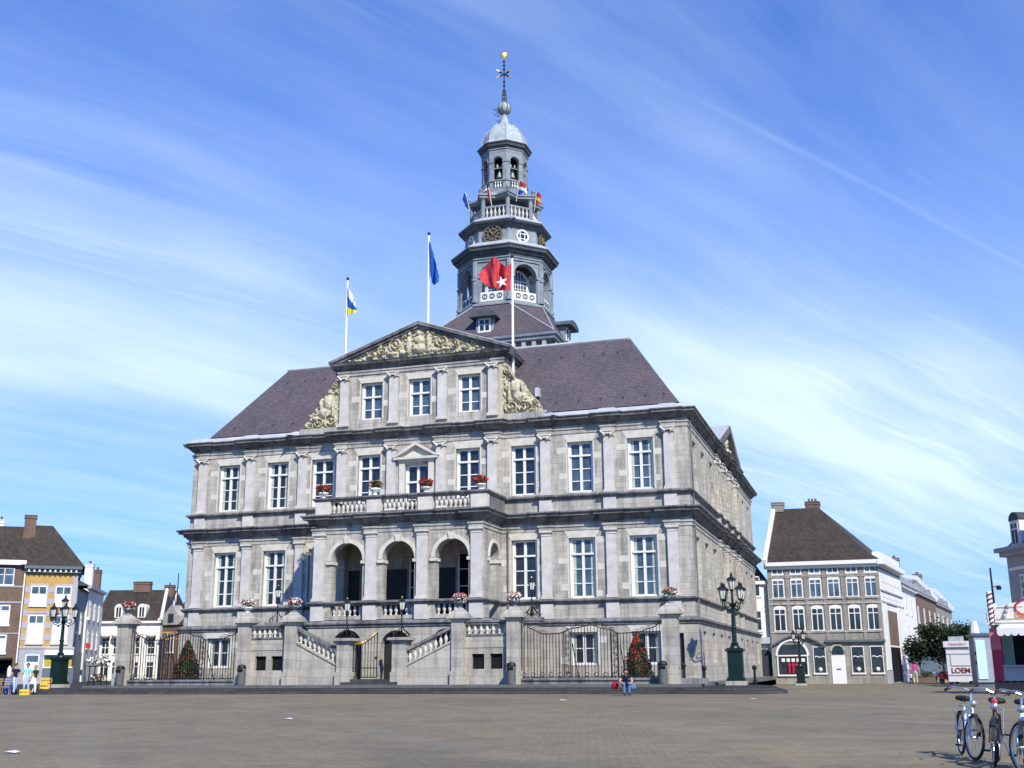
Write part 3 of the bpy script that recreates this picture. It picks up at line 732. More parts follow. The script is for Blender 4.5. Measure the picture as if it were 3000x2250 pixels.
def carving(name, inside, x0, x1, z0, z1, y, dep, nx, nz, seed, scrolls, figs, back=.3):
    """carved stone relief: height field over an outline, with scrolls, figures and leafwork"""
    rr = random.Random(seed); mb = MB()
    def h(x, z):
        v = 0
        for cx, cz, r, tw in scrolls:
            dx, dz = x-cx, z-cz; q = math.hypot(dx,dz)
            if q < r:
                a = math.atan2(dz,dx)*tw
                v = max(v, .75*dep*max(0,math.sin(q/r*12+a)) + .3*dep*(1-q/r))
        for cx, cz, rx, rz_, hh in figs:
            q = ((x-cx)/rx)**2+((z-cz)/rz_)**2
            if q < 1: v = max(v, hh*dep*math.sqrt(1-q) + .12*dep*noise.noise(Vector((x*5,z*5,seed))))
        n_ = noise.noise(Vector((x*2.6,z*2.6,seed*3.1)))+.6*noise.noise(Vector((x*6.5,z*6.5,seed)))
        return max(v, dep*(.02+.85*max(0, abs(n_)*1.5-.22)))
    idx = {}
    for j in range(nz+1):
        for i in range(nx+1):
            x = x0+(x1-x0)*i/nx; z = z0+(z1-z0)*j/nz
            idx[i,j] = len(mb.v); mb.v.append((x, y-h(x,z), z))
    cells = set()
    for j in range(nz):
        for i in range(nx):
            if inside(x0+(x1-x0)*(i+.5)/nx, z0+(z1-z0)*(j+.5)/nz):
                cells.add((i,j)); mb.f.append([idx[i,j],idx[i+1,j],idx[i+1,j+1],idx[i,j+1]]); mb.m.append(0)
    for (i,j) in cells:
        for di, dj, e in ((-1,0,((i,j),(i,j+1))),(1,0,((i+1,j),(i+1,j+1))),(0,-1,((i,j),(i+1,j))),(0,1,((i,j+1),(i+1,j+1)))):
            if (i+di,j+dj) not in cells:
                a, b = mb.v[idx[e[0]]], mb.v[idx[e[1]]]
                k = len(mb.v); mb.v += [(a[0],y+back,a[2]),(b[0],y+back,b[2])]; mb.f.append([idx[e[0]],idx[e[1]],k+1,k]); mb.m.append(0)
    part(mb, name, M['cream'])
mb = MB(); mb.prism([(-24.3,22.4),(-12.1,22.4),(-18.2,24.55)], -.45, .3); part(mb, 'tympanum', M['cream'])
tri = lambda x, z: z < 22.46+(1-abs(x+18.2)/6.0)*1.98
sc = []; 
for s in (-1,1): sc += [(-18.2+s*1.75,23.35,.5,s),(-18.2+s*2.7,23.05,.38,-s),(-18.2+s*3.5,22.8,.28,s),(-18.2+s*1.1,23.95,.24,s)]
fg = [(-18.2,24.05,.2,.22,1.1),(-18.2,23.55,.42,.35,1.1),(-18.2,22.95,.55,.4,1.0)]
for s in (-1,1): fg += [(-18.2+s*.75,23.3,.22,.75,.95),(-18.2+s*.7,24.0,.14,.15,1.0),(-18.2+s*2.0,22.75,.5,.14,.8),(-18.2+s*1.2,22.72,.3,.2,.9)]
carving('pediment_relief', tri, -24.1, -12.3, 22.46, 24.45, -.47, .34, 210, 40, 3, sc, fg, .02)
def wing(sg, xw):
    # concave scroll-shaped side pieces of the attic
    def ins(x, z):
        t = (x-xw)*sg
        if t < 0 or t > 2.75: return False
        top = 17.86+3.55*(1-t/2.75)**.85 + .24*math.sin(t*6.2)*(1-t/2.75)
        return z < top
    a, b = (xw, xw+sg*2.75)
    sc = [(xw+sg*.55,18.4,.52,sg),(xw+sg*1.45,18.35,.42,-sg),(xw+sg*.35,20.95,.34,sg),(xw+sg*2.1,18.1,.25,sg)]
    fg = [(xw+sg*.75,20.5,.22,.25,1.3),(xw+sg*.8,19.7,.4,.65,1.1),(xw+sg*1.35,19.6,.16,.5,1.0),(xw+sg*1.1,19.0,.5,.42,1.0),(xw+sg*.4,19.3,.14,.9,.9),(xw+sg*1.75,18.6,.34,.2,1.0)]
    carving('scroll_relief', ins, min(a,b), max(a,b), 17.86, 21.75, -.1, .38, 62, 78, 5+sg, sc, fg, .45)
wing(-1, -24.36); wing(1, -12.14)
mb = MB()
for a, b in ((-27.2,-24.36),(-12.14,-9.3)): mb.box(a, b, -.5, .5, 17.46, 17.86)
part(mb, 'relief_plinth', M['lite'])

# ------------------------------------------------------------------ roofs
E0x, E1x, E0y, E1y, EZ, RZ, IN = -34.7, -.4, -.1, WD-.5, 17.84, 23.55, 3.95
mb = MB()
o4 = [(E0x,E0y,EZ),(E1x,E0y,EZ),(E1x,E1y,EZ),(E0x,E1y,EZ)]; i4 = [(E0x+IN,E0y+IN,RZ),(E1x-IN,E0y+IN,RZ),(E1x-IN,E1y-IN,RZ),(E0x+IN,E1y-IN,RZ)]
mb.add(o4+i4, [(0,1,5,4),(1,2,6,5),(2,3,7,6),(3,0,4,7)])
i2 = [(E0x+8,E0y+8,20),(E1x-8,E0y+8,20),(E1x-8,E1y-8,20),(E0x+8,E1y-8,20)]
mb.add(i4+i2, [(0,1,5,4),(1,2,6,5),(2,3,7,6),(3,0,4,7),(4,5,6,7)])
roof = part(mb, 'main_roof', M['slate'])
mb = MB()
for k in range(4): mb.tube([Vector(i4[k])+Vector((0,0,.04)), Vector(i4[(k+1)%4])+Vector((0,0,.04))], .12, 6)
sub(mb, 'lead_ridge', M['lead'], roof)
mb = MB()
sl = (RZ-EZ)/IN
for f, xs in ((.13,[-33,-31.4,-29.8,-28.2,-8.6,-7.1,-5.6,-4.1,-2.6,-1.4]),(.80,[-30.3,-28.8,-27.2,-10.5,-8.9,-7.3,-5.9,-4.9])):
    for x in xs:
        y = E0y+IN*f; z = EZ+(RZ-EZ)*f
        mb.box(x-.045, x+.045, y-.12, y+.05, z+.03, z+.11); mb.tube([(x,y-.02,z+.02),(x,y-.24,z-.1)], .022, 5)
sub(mb, 'roof_hook', M['binstone'], roof)
mb = MB(); mb.cbox(-10.0,.62,19.1,19.7,.26,.5); mb.box(-10.5,-9.2,-.15,.1,17.86,17.98); sub(mb, 'roof_vent', M['lead'], roof)
# pediment in the middle of the right side
mb = MB(); yc = 18.9
for s in (-1,1):
    e = Vector((yc+s*7.0,17.5)); a = Vector((yc,20.0)); d = (a-e).normalized(); nn = Vector((-d.y,d.x))
    if nn.y < 0: nn = -nn
    p = [e-nn*.45, a-nn*.48, a+nn*.1, e+nn*.1]; p[1].x = p[2].x = yc
    if s < 0: p = p[::-1]
    mb.prismx([(q.x,q.y) for q in p], -.9, .62)
part(mb, 'side_raking_cornice', M['trim'])
mb = MB(); mb.prismx([(yc-6.5,17.46),(yc+6.5,17.46),(yc,19.7)], -.5, .1); sd_ = part(mb, 'side_tympanum', M['cream'])
mb = MB()
for k in range(60):
    y = yc+rnd.uniform(-4.8,4.8); z = 17.6+rnd.random()*max(.1,(1-abs(y-yc)/5.6)*1.8); r = rnd.uniform(.1,.26)
    mb.ball((.12,y,z), r, 7, 5)
sub(mb, 'side_carving', M['cream'], sd_, True)
mb = MB()
for s in (-1,1): mb.quad((.6,yc+s*7.05,17.62),(.6,yc,20.12),(-5,yc,20.12),(-5,yc+s*7.05,17.62))
part(mb, 'side_pediment_roof', M['lead'])
# ------------------------------------------------------------------ bell tower
TX, TY = -18.2, 19.0
OCT = R(22.5)
def tp(mb, name, mat, rz=0, parent=None, smooth=False):
    me = mb.mesh(name, mat, smooth) if isinstance(mb, MB) else mb
    o = bpy.data.objects.new(name, me); COL.objects.link(o); o.parent = parent or TH
    if parent is None: o.matrix_parent_inverse = Matrix.Translation(Vector(TH.location)).inverted(); o.location = (TX,TY,0); o.rotation_euler = (0,0,rz)
    return o
def octa(mb, prof, mi=0): mb.lathe(prof, 8, (0,0,0), OCT, mi)
# square base
mb = MB(); mb.box(-5.65,5.65,-5.65,5.65,19,26.9); tp(mb, 'tower_base', M['tower'])
mb = MB(); sq = [(-5.65,-5.65),(5.65,-5.65),(5.65,5.65),(-5.65,5.65)]
sweep(mb, sq, [(-.1,25.75),(.1,25.78),(.14,25.95),(-.1,26.0)], True)
sweep(mb, sq, [(-.1,26.86),(.3,26.9),(.42,27.0),(.46,27.2),(.58,27.3),(.62,27.5),(.3,27.62),(-.6,27.66)], True)
bc = tp(mb, 'base_cornice', M['tower'])
mb = MB()
for k in range(-6,7):
    for s in (-1,1):
        mb.box(k*.86-.16, k*.86+.16, s*5.65-(.34 if s<0 else 0), s*5.65+(.34 if s>0 else 0), 26.35, 26.855)
        mb.box(s*5.65-(.34 if s<0 else 0), s*5.65+(.34 if s>0 else 0), k*.86-.16, k*.86+.16, 26.35, 26.855)
tp(mb, 'modillion', M['lite'], 0, bc)
# pavilion roof to the octagon
mb = MB(); q = 6.0; a = 4.2*math.cos(OCT); b = 4.2*math.sin(OCT); z0, z1 = 27.64, 31.05
sqv = [(-q,-q,z0),(q,-q,z0),(q,q,z0),(-q,q,z0)]
oc = [(-b,-a,z1),(b,-a,z1),(a,-b,z1),(a,b,z1),(b,a,z1),(-b,a,z1),(-a,b,z1),(-a,-b,z1)]
mb.add(sqv+oc, [(0,1,5,4),(1,6,5),(1,2,7,6),(2,8,7),(2,3,9,8),(3,10,9),(3,0,11,10),(0,4,11)])
pr = tp(mb, 'pavilion_roof', M['slate'])
mb = MB()
for c_, (i, j) in ((0,(0,7)),(1,(1,2)),(2,(3,4)),(3,(5,6))):
    for k in (i, j): mb.tube([Vector(sqv[c_])+Vector((0,0,.03)), Vector(oc[k])+Vector((0,0,.03))], .05, 5)
tp(mb, 'lead_hip', M['lead'], 0, pr)
def dormer(rz, w, zb):
    y = -5.6; m = MB()
    m.box(-w/2-.22, w/2+.22, y, y+2.4, zb, zb+1.35)
    d = tp(m, 'dormer', M['tower'], rz)
    m = MB(); pts = []
    for k in range(9):
        a = math.pi*k/8; pts.append((-(w/2+.62)*math.cos(a), zb+1.36+.42*math.sin(a)))
    pts = pts + [(w/2+.62, zb+1.22), (-(w/2+.62), zb+1.22)]
    m.prism(pts, y-.62, y+2.3); tp(m, 'dormer_hood', M['towerdark'], 0, d)
    m = MB(); m.box(-w/2,-w/2+.12,y-.06,y+.02,zb+.05,zb+1.2); m.box(w/2-.12,w/2,y-.06,y+.02,zb+.05,zb+1.2); m.box(-w/2+.12,w/2-.12,y-.06,y+.02,zb+1.05,zb+1.2); m.box(-w/2-.05,w/2+.05,y-.1,y+.02,zb-.02,zb+.12)
    m.box(-.05,.05,y-.055,y+.02,zb+.12,zb+1.05); m.box(-w/2+.12,w/2-.12,y-.05,y+.02,zb+.6,zb+.68)
    f = tp(m, 'dormer_window', M['white'], 0, d)
    m = MB(); m.box(-w/2+.1,w/2-.1,y-.02,y-.004,zb+.1,zb+1.08); tp(m, 'pane', M['glass'], 0, d)
dormer(0, 1.05, 28.15); dormer(R(90), 1.5, 28.3); dormer(R(180), 1.05, 28.15); dormer(R(-90), 1.5, 28.3)
# drum: base ledge, arcade on eight piers, inner core
mb = MB(); octa(mb, [(4.15,30.6),(4.2,31.0),(4.32,31.05),(4.32,31.22),(4.12,31.32),(4.0,31.42),(.5,31.43)]); tp(mb, 'drum_ledge', M['tower'])
mb = MB(); octa(mb, [(2.48,31.2),(2.48,35.2)]); tp(mb, 'drum_core', M['towerdark'])
APO = 4.06*math.cos(OCT); SL = 2*4.06*math.sin(OCT)
fm = MB(); arch_wall(fm, -SL/2+.12, SL/2-.12, 31.42, 35.1, [(0,2.12,31.43,33.72)], -APO+.06, .5)
arch_ring(fm, 0, 2.14, 33.72, -APO-.03, -APO+.1, .16)
for s in (-1,1):
    fm.box(s*(SL/2-.22)-.2, s*(SL/2-.22)+.2, -APO-.06, -APO+.5, 31.42, 33.55); fm.box(s*(SL/2-.25)-.27, s*(SL/2-.25)+.27, -APO-.12, -APO+.56, 33.55, 33.74)
fm = fm.mesh('arcade_bay', M['tower'])
pm = MB(); arch = [(-1.04,31.5),(1.04,31.5),(1.04,32.32),(-1.04,32.32)]; pm.prism(arch, -APO+.1, -APO+.22)
pm = pm.mesh('ring_panel', M['white'])
rms = []
for x in (-.66,0,.66):
    rm = MB(); arch_ring(rm, x, .3, 31.92, -APO+.075, -APO+.098, .1, 9, 0, False, True); rm.box(x-.03,x+.03,-APO+.07,-APO+.098,31.75,32.08)
    rms.append(rm.mesh('ring_ornament', M['towerdark']))
AC = 2.48*math.cos(OCT)
fw = MB(); arch_ring(fw, 0, 1.55, 33.7, -AC-.14, -AC+.03, .17)
for s in (-1,1): fw.box(s*.86-.085, s*.86+.085, -AC-.14, -AC+.03, 32.2, 33.7)
fw.box(-.95,.95,-AC-.16,-AC+.03,32.06,32.2); fw.box(-.775,.775,-AC-.1,-AC+.02,33.62,33.74)
for k in range(-2,3): fw.box(k*.26-.022,k*.26+.022,-AC-.08,-AC+.02,32.2,33.7+math.sqrt(max(.01,.6-(k*.26)**2)))
for z in (32.6,33.0,33.36): fw.box(-.775,.775,-AC-.075,-AC+.02,z-.022,z+.022)
fw = fw.mesh('drum_window', M['white'])
gp = MB(); gp.prism([(-.78,32.18),(.78,32.18)]+[(p[0],p[1]) for p in arch_pts(0,1.56,33.7)[::-1]], -AC-.05, -AC-.03); gp = gp.mesh('pane', M['bglass'])
for k in range(8):
    rz = R(45*k)
    o = tp(fm, 'arcade_bay', None, rz)
    p = tp(pm, 'ring_panel', None, 0, o)
    for rm_ in rms: tp(rm_, 'ring_ornament', None, 0, o)
    w = tp(fw, 'drum_window', None, rz); tp(gp, 'pane', None, 0, w)
mb = MB()
for k in range(8):
    a = OCT+R(45*k); mb.cbox(0,0,0,0.001,.001) if False else None
    cx, cy = 3.98*math.cos(a), 3.98*math.sin(a)
    mb.lathe([(.3,31.42),(.3,31.7),(.22,31.75),(.22,33.3),(.3,33.36),(.3,33.5)], 8, (cx,cy,0), a)
    mb.lathe([(.24,33.74),(.24,35.1)], 8, (cx,cy,0), a)
tp(mb, 'drum_pier', M['tower'])
mb = MB(); octa(mb, [(3.0,35.0),(4.1,35.02),(4.12,35.22),(4.2,35.24),(4.2,35.34),(4.12,35.36)]); tp(mb, 'drum_architrave', M['tower'])
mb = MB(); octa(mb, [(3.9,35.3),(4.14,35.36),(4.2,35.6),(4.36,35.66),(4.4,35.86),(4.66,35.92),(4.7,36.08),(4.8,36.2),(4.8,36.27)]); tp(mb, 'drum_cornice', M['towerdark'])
mb = MB(); octa(mb, [(4.82,36.25),(4.82,36.34),(4.2,36.72),(3.5,37.04),(.5,37.05)]); tp(mb, 'lead_ledge', M['lead'])
# clock storey
mb = MB(); octa(mb, [(3.52,36.6),(3.52,38.35)]); tp(mb, 'clock_storey', M['tower'])
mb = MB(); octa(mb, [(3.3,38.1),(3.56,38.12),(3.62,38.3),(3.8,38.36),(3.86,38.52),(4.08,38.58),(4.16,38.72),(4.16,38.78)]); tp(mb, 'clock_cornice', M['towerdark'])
mb = MB(); octa(mb, [(4.18,38.76),(4.18,38.85),(3.7,39.14),(3.25,39.38),(.5,39.4)]); tp(mb, 'lead_ledge', M['lead'])
AK = 3.52*math.cos(OCT)
def clock(rz):
    m = MB(); y = -AK-.2
    arch_ring(m, 0, 1.5, 37.55, y-.03, y+.05, .13, 18, 0, False, True); arch_ring(m, 0, .86, 37.55, y-.03, y+.04, .07, 14, 0, False, True)
    for k in range(12):
        a = R(30*k); p = MB(); p.box(-.045,.045,y-.04,y,.5,.76)
        m.add([(x*math.cos(a)+z*math.sin(a), yy, 37.55-x*math.sin(a)+z*math.cos(a)) for x,yy,z in p.v], p.f)
    for k in range(4):
        a = R(45+90*k); m.tube([(.1*math.cos(a),y,37.55+.1*math.sin(a)),(.44*math.cos(a),y,37.55+.44*math.sin(a))], .03, 5)
    o = tp(m, 'clock_dial', M['clock'], rz)
    m = MB(); m.tube([(0,y-.07,37.55),(-.28,y-.07,37.95)], .045, 5); m.tube([(0,y-.09,37.55),(.55,y-.09,37.86)], .032, 5); tp(m, 'clock_hand', M['gold'], 0, o)
    m = MB(); m.lathe([(.84,0),(.84,.06)], 24); mm = MB(); mm.add([(x, y+.12-z, 37.55+yy) for x,yy,z in m.v], m.f); tp(mm, 'dial_back', M['clockback'], 0, o)
M['clock'] = plain('tarnished_gilt', (.17,.14,.075), .5, .35, 8, .3, .2)
M['clockback'] = plain('bronze_dial_back', (.07,.07,.065), .6, .4, 6, .1, .2)
def oculus(rz):
    m = MB(); y = -AK
    arch_ring(m, 0, .92, 37.5, y-.1, y+.05, .14, 16, 0, False, True)
    for q in (-.22,.22): m.box(q-.035,q+.035,y-.05,y,37.5-.4,37.5+.4); m.box(-.4,.4,y-.046,y,37.5+q-.035,37.5+q+.035)
    o = tp(m, 'round_window', M['white'], rz)
    m = MB(); m.lathe([(.47,0),(.47,.02)], 20); mm = MB(); mm.add([(x, y-.012-z, 37.5+yy) for x,yy,z in m.v], m.f); tp(mm, 'pane', M['glass'], 0, o)
for k in range(4): clock(R(90*k)); oculus(R(45+90*k))
# gallery: posts, balustrade, star-shaped canopy
mb = MB(); GR = 2.95
for k in range(8):
    a = OCT+R(45*k); c = (GR*math.cos(a), GR*math.sin(a), 0)
    mb.lathe([(.26,39.2),(.26,39.45),(.19,39.5),(.19,41.1),(.27,41.16),(.27,41.3)], 8, c, a)
    mb.lathe([(.12,41.6),(.1,41.75),(.2,41.95),(.16,42.1),(.05,42.18)], 8, (1.1*c[0],1.1*c[1],0), a)
tp(mb, 'gallery_post', M['tower'])
mb = MB()
for k in range(8):
    a, b = OCT+R(45*k), OCT+R(45*(k+1)); p0 = Vector((GR*math.cos(a),GR*math.sin(a),0)); p1 = Vector((GR*math.cos(b),GR*math.sin(b),0))
    mb.tube([p0+Vector((0,0,40.4)), p1+Vector((0,0,40.4))], .11, 6); mb.tube([p0+Vector((0,0,39.45)), p1+Vector((0,0,39.45))], .09, 6)
gb = tp(mb, 'gallery_balustrade', M['tower'])
gbm = baluster_mesh(.86, 'bal86')
for k in range(8):
    a, b = OCT+R(45*k), OCT+R(45*(k+1)); p0 = Vector((GR*math.cos(a),GR*math.sin(a),39.5)); p1 = Vector((GR*math.cos(b),GR*math.sin(b),39.5))
    if k in (1,2,3): continue
    for i in range(5):
        o = bpy.data.objects.new('baluster', gbm); COL.objects.link(o); o.parent = gb; o.location = p0.lerp(p1,(i+1)/6)
mb = MB(); star = []
for k in range(16):
    a = OCT+R(22.5*k); r = 3.42 if k % 2 == 0 else 2.62
    star.append((r*math.cos(a), r*math.sin(a)))
mb.prismz(star, 41.28, 41.48); mb.prismz([(x*1.04,y*1.04) for x,y in star], 41.482, 41.62)
gc = tp(mb, 'gallery_canopy', M['tower'])
mb = MB(); s2_ = [(x*1.04,y*1.04,41.63) for x,y in star]; i2_ = [(1.95*math.cos(OCT+R(22.5*k)), 1.95*math.sin(OCT+R(22.5*k)), 42.05) for k in range(16)]
mb.add(s2_+i2_, [(k,(k+1)%16,16+(k+1)%16,16+k) for k in range(16)]); tp(mb, 'canopy_roof', M['lead'], 0, gc)
mb = MB(); octa(mb, [(2.15,39.0),(2.15,41.3)]); tp(mb, 'gallery_core', M['towerdark'])
# lantern with the carillon
mb = MB(); octa(mb, [(2.1,41.3),(2.1,42.35),(2.14,42.4),(2.14,42.5),(2.05,42.52),(2.05,43.15),(2.16,43.2),(2.16,43.32),(2.0,43.34)]); tp(mb, 'lantern_base', M['tower'])
LA = 2.08*math.cos(OCT); LS = 2*2.08*math.sin(OCT)
lm = MB(); arch_wall(lm, -LS/2, LS/2, 43.3, 45.95, [(0,.86,43.31,45.1)], -LA, .32)
arch_ring(lm, 0, .88, 45.1, -LA-.05, -LA+.02, .12)
for s in (-1,1): lm.box(s*.62-.2, s*.62+.2, -LA-.06, -LA+.1, 44.98, 45.1)
lm.box(-.43,.43,-LA+.1,-LA+.18,44.42,44.48)
lm = lm.mesh('lantern_bay', M['tower'])
tr_ = MB()
for x in (-.24,0,.24): tr_.lathe([(.05,42.56),(.09,42.7),(.03,42.9),(.08,43.1)], 6, (x,-LA-.02,0))
tr_ = tr_.mesh('lantern_baluster', M['white'])
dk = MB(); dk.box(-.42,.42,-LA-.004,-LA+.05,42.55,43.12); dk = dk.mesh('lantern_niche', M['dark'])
bl = MB(); bl.lathe([(.30,0),(.27,.06),(.2,.22),(.17,.36),(.12,.44),(.03,.48),(.03,.6)], 12); bl = bl.mesh('bell', M['bronze'], True)
for k in range(8):
    o = tp(lm, 'lantern_bay', None, R(45*k)); tp(dk, 'lantern_niche', None, 0, o); tp(tr_, 'lantern_baluster', None, 0, o)
    for (x, z, s) in ((0,43.62,1.0),(-.2,44.62,.62),(.22,44.66,.5)):
        b = tp(bl, 'bell', None, 0, o); b.location = (x,-LA+.42,z); b.scale = (s,s,s*1.25)
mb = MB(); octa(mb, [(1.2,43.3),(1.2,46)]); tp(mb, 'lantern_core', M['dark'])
mb = MB(); octa(mb, [(1.9,45.9),(2.1,45.95),(2.1,46.2),(2.18,46.22),(2.18,46.3),(2.1,46.32)]); tp(mb, 'lantern_architrave', M['tower'])
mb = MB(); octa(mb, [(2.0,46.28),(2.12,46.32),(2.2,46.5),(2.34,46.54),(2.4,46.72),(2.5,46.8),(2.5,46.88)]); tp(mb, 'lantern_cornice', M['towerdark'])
mb = MB(); octa(mb, [(2.52,46.87),(2.45,46.98),(2.16,47.12),(2.08,47.3),(2.02,47.7),(1.86,48.2),(1.56,48.7),(1.1,49.15),(.66,49.38),(.5,49.5),(.44,49.8),(.36,50.0),(.36,50.12),(.26,50.2),(.2,50.55)])
dm = tp(mb, 'dome', M['copper'])
mb = MB()
for k in range(8):
    a = OCT+R(45*k); mb.tube([(r*math.cos(a),r*math.sin(a),z) for r,z in ((2.18,47.14),(2.1,47.3),(2.04,47.7),(1.88,48.2),(1.58,48.72),(1.12,49.17),(.68,49.4),(.5,49.56))], .035, 5)
tp(mb, 'dome_rib', M['copper'], 0, dm)
mb = MB()
for a in (2.6,3.1):
    for z, r in ((50.1,.4),(49.5,.6),(51.3,.66),(50.8,.6)):
        c, s = math.cos(a), math.sin(a); mb.tube([(c*r,s*r,z),(c*(r+.3),s*(r+.3),z-.1),(c*(r+.42),s*(r+.42),z+.12)], .03, 5)
tp(mb, 'iron_hook', M['iron'], 0, dm)
mb = MB(); mb.ball((0,0,51.2), .62, 16, 10); b_ = tp(mb, 'orb', M['copper'], 0, None, True)
mb = MB()
for k in range(8):
    a = R(45*k); mb.tube([(.63*math.sin(math.pi*j/8)*math.cos(a), .63*math.sin(math.pi*j/8)*math.sin(a), 51.2-.63*math.cos(math.pi*j/8)) for j in range(1,8)], .04, 5)
tp(mb, 'orb_band', M['towerdark'], 0, b_)
mb = MB()
mb.lathe([(.2,51.8),(.14,51.95)], 8)
for s in ((-.2,0),(.2,0),(0,.2),(0,-.2)): mb.tube([(s[0],s[1],51.8),(s[0]*.9,s[1]*.9,52.6),(s[0]*.3,s[1]*.3,53.2)], .045, 5)
for z in (52.2,52.6,52.9): mb.ball((0,0,z), .13, 6, 5)
mb.tube([(0,0,51.8),(0,0,56.2)], .055, 6)
for z in (53.5,53.9,55.2,55.6,56.0): mb.ball((0,0,z), .12, 8, 5)
for k in range(6):
    a = R(30+60*k)
    if abs(math.cos(a)) < .1: continue
    mb.tube([(0,0,54.65),(.5*math.cos(a),-.15,54.65+.5*math.sin(a))], [.05,.1], 5)
fin = tp(mb, 'wrought_finial', M['iron'], R(18))
mb = MB()
for k in range(6):
    a = R(30+60*k)
    if abs(math.cos(a)) < .1: continue
    mb.tube([(.5*math.cos(a),-.15,54.65+.5*math.sin(a)),(.86*math.cos(a),-.2,54.65+.86*math.sin(a))], [.1,.02], 5)
mb.lathe([(.02,56.25),(.26,56.55),(.3,56.72),(.24,56.9),(.03,57.0)], 8, (0,0,0), 0, 0, 1, .3)
for k in range(10):
    a = R(36*k); mb.tube([(.26*math.cos(a),0,56.7+.26*math.sin(a)),(.46*math.cos(a),0,56.7+.46*math.sin(a))], [.06,.015], 4)
tp(mb, 'gilded_sun', M['gold'], 0, fin)

# ------------------------------------------------------------------ flags
def grid_flag(cols, n=4, mats=None, matf=None, thick=0):
    """cols: list of (top, bottom) world points from hoist to fly, smoothly interpolated"""
    m = MB(); K = len(cols); NS = (K-1)*n; NT = 8
    def cr(ps, t):
        i = min(int(t), K-2); f = t-i; p0, p1, p2, p3 = ps[max(0,i-1)], ps[i], ps[i+1], ps[min(K-1,i+2)]
        return .5*((2*p1)+(p2-p0)*f+(2*p0-5*p1+4*p2-p3)*f*f+(3*p1-p0-3*p2+p3)*f**3)
    T = [Vector(c[0]) for c in cols]; B = [Vector(c[1]) for c in cols]
    for i in range(NS+1):
        a, b = cr(T, i/n), cr(B, i/n)
        for j in range(NT+1):
            p = a.lerp(b, j/NT); p.y += .07*math.sin(i*1.9+j*.8)
            m.v.append(tuple(p))
    for i in range(NS):
        for j in range(NT):
            m.f.append([i*(NT+1)+j,(i+1)*(NT+1)+j,(i+1)*(NT+1)+j+1,i*(NT+1)+j+1]); m.m.append(matf((i+.5)/NS,(j+.5)/NT) if matf else 0)
    return m
def flagpole(u0, v0, u1, v1, y, r, label, zb=None):
    a = aty(u0,v0,y); b = aty(u1,v1,y); x = (a.x+b.x)/2; zb = zb if zb else a.z-1.5
    t = thing('flagpole', (x,y,zb), label, 'flagpole', 'flagpoles on the town hall front')
    m = MB(); m.lathe([(r*1.25,0),(r,1.5),(r*.7,b.z-zb)], 10); m.build('pole', M['white'], t, smooth=True)
    m = MB(); m.lathe([(r*.5,b.z-zb),(r*1.2,b.z-zb+.05),(r*1.2,b.z-zb+.2),(r*.4,b.z-zb+.26)], 10); m.build('pole_cap', M['iron'], t)
    return t, x
def fl(t, m, mats): return m.build('flag', mats, t, smooth=True, world=True)
t, x = flagpole(1013,1052,1017.5,822,1.5,.085,'white flagpole with a drooping white, blue and yellow flag')
P = lambda u, v, y=1.5: aty(u,v,y)
fl(t, grid_flag([(P(1018,836),P(1018,918)),(P(1024,846,1.2),P(1022,920,1.3)),(P(1032,862,1.75),P(1027,920,1.7)),(P(1040,882,1.4),P(1034,917,1.2)),(P(1043,897,1.7),P(1046,912,1.6))], 4, None,
   lambda s, q: 0 if q < .40-.05*s else (1 if q < .70 else 2)), [M['whitecloth'],M['bluecloth'],M['yellowcloth']])
t, x = flagpole(1254.8,955,1256,690,1.2,.095,'tallest white flagpole, behind the pediment top, with a limp blue flag', 22.9)
fl(t, grid_flag([(P(1257,700,1.2),P(1259,795,1.2)),(P(1262,716,1.0),P(1263,815,1.0)),(P(1270,745,1.5),P(1268,833,1.5)),(P(1279,780,1.1),P(1277,832,1.0)),(P(1284,800,1.5),P(1287,822,1.4))], 4), M['bluecloth'])
t, x = flagpole(1503,1090,1501,757,.9,.10,'white flagpole by the right carved scroll flying a red flag with a white star', 18.0)
fm_ = grid_flag([(P(1498,770,.9),P(1496,850,.9)),(P(1481,780,.4),P(1480,851,.5)),(P(1462,765,1.3),P(1464,850,1.2)),(P(1447,752,.7),P(1450,842,.6)),(P(1424,778,1.3),P(1432,840,1.1)),(P(1401,806,.9),P(1413,826,.8))], 4)
f_ = fl(t, fm_, M['redcloth'])
m = MB(); c = P(1470,826,.2); pts = []
for k in range(10):
    a = R(90+36*k+14); r = .46 if k % 2 == 0 else .17; pts.append((c.x+r*math.cos(a), c.z+r*math.sin(a)))
m.prism(pts, c.y, c.y+.02); m.build('flag_star', M['whitecloth'], t, world=True)
def small_flag(u, v, dep, w, h, mats, label, lean):
    p = at(u, v, dep)
    t = thing('gallery_flag', p, label, 'flag', 'small flags on the tower gallery')
    m = MB(); top = Vector((lean*.5,-.3,1.25)); m.tube([(0,0,-.4),tuple(top)], .03, 5); m.build('flag_staff', M['white'], t)
    k = len(mats); a = Vector((lean*.1,-.05,.25)); cols = []
    for i in range(4):
        s = i/3; cols.append((top.lerp(a,0)+Vector((lean*w*s,-.12*math.sin(s*5),-.55*s*h)), a+Vector((lean*w*s*.8,.1*math.sin(s*6),-.3*s*h))))
    grid_flag(cols, 3, None, lambda s, q: min(k-1, int(q*k))).build('flag', mats, t, smooth=True)
small_flag(1377,606,95.5,.55,1.0,[M['bluecloth']],'small limp blue flag at the left corner of the tower gallery',-.6)
small_flag(1441,592,94.0,.5,1.2,[M['redcloth']],'small limp red flag on the gallery beside the left bell arch',-.35)
small_flag(1512,577,94.2,.75,.6,[M['redcloth'],M['whitecloth'],M['bluecloth']],'small red, white and blue flag on the gallery canopy',.8)
small_flag(1565,606,96.0,.6,.7,[M['redcloth'],M['yellowcloth'],M['redcloth']],'small orange red flag at the right corner of the gallery',.7)
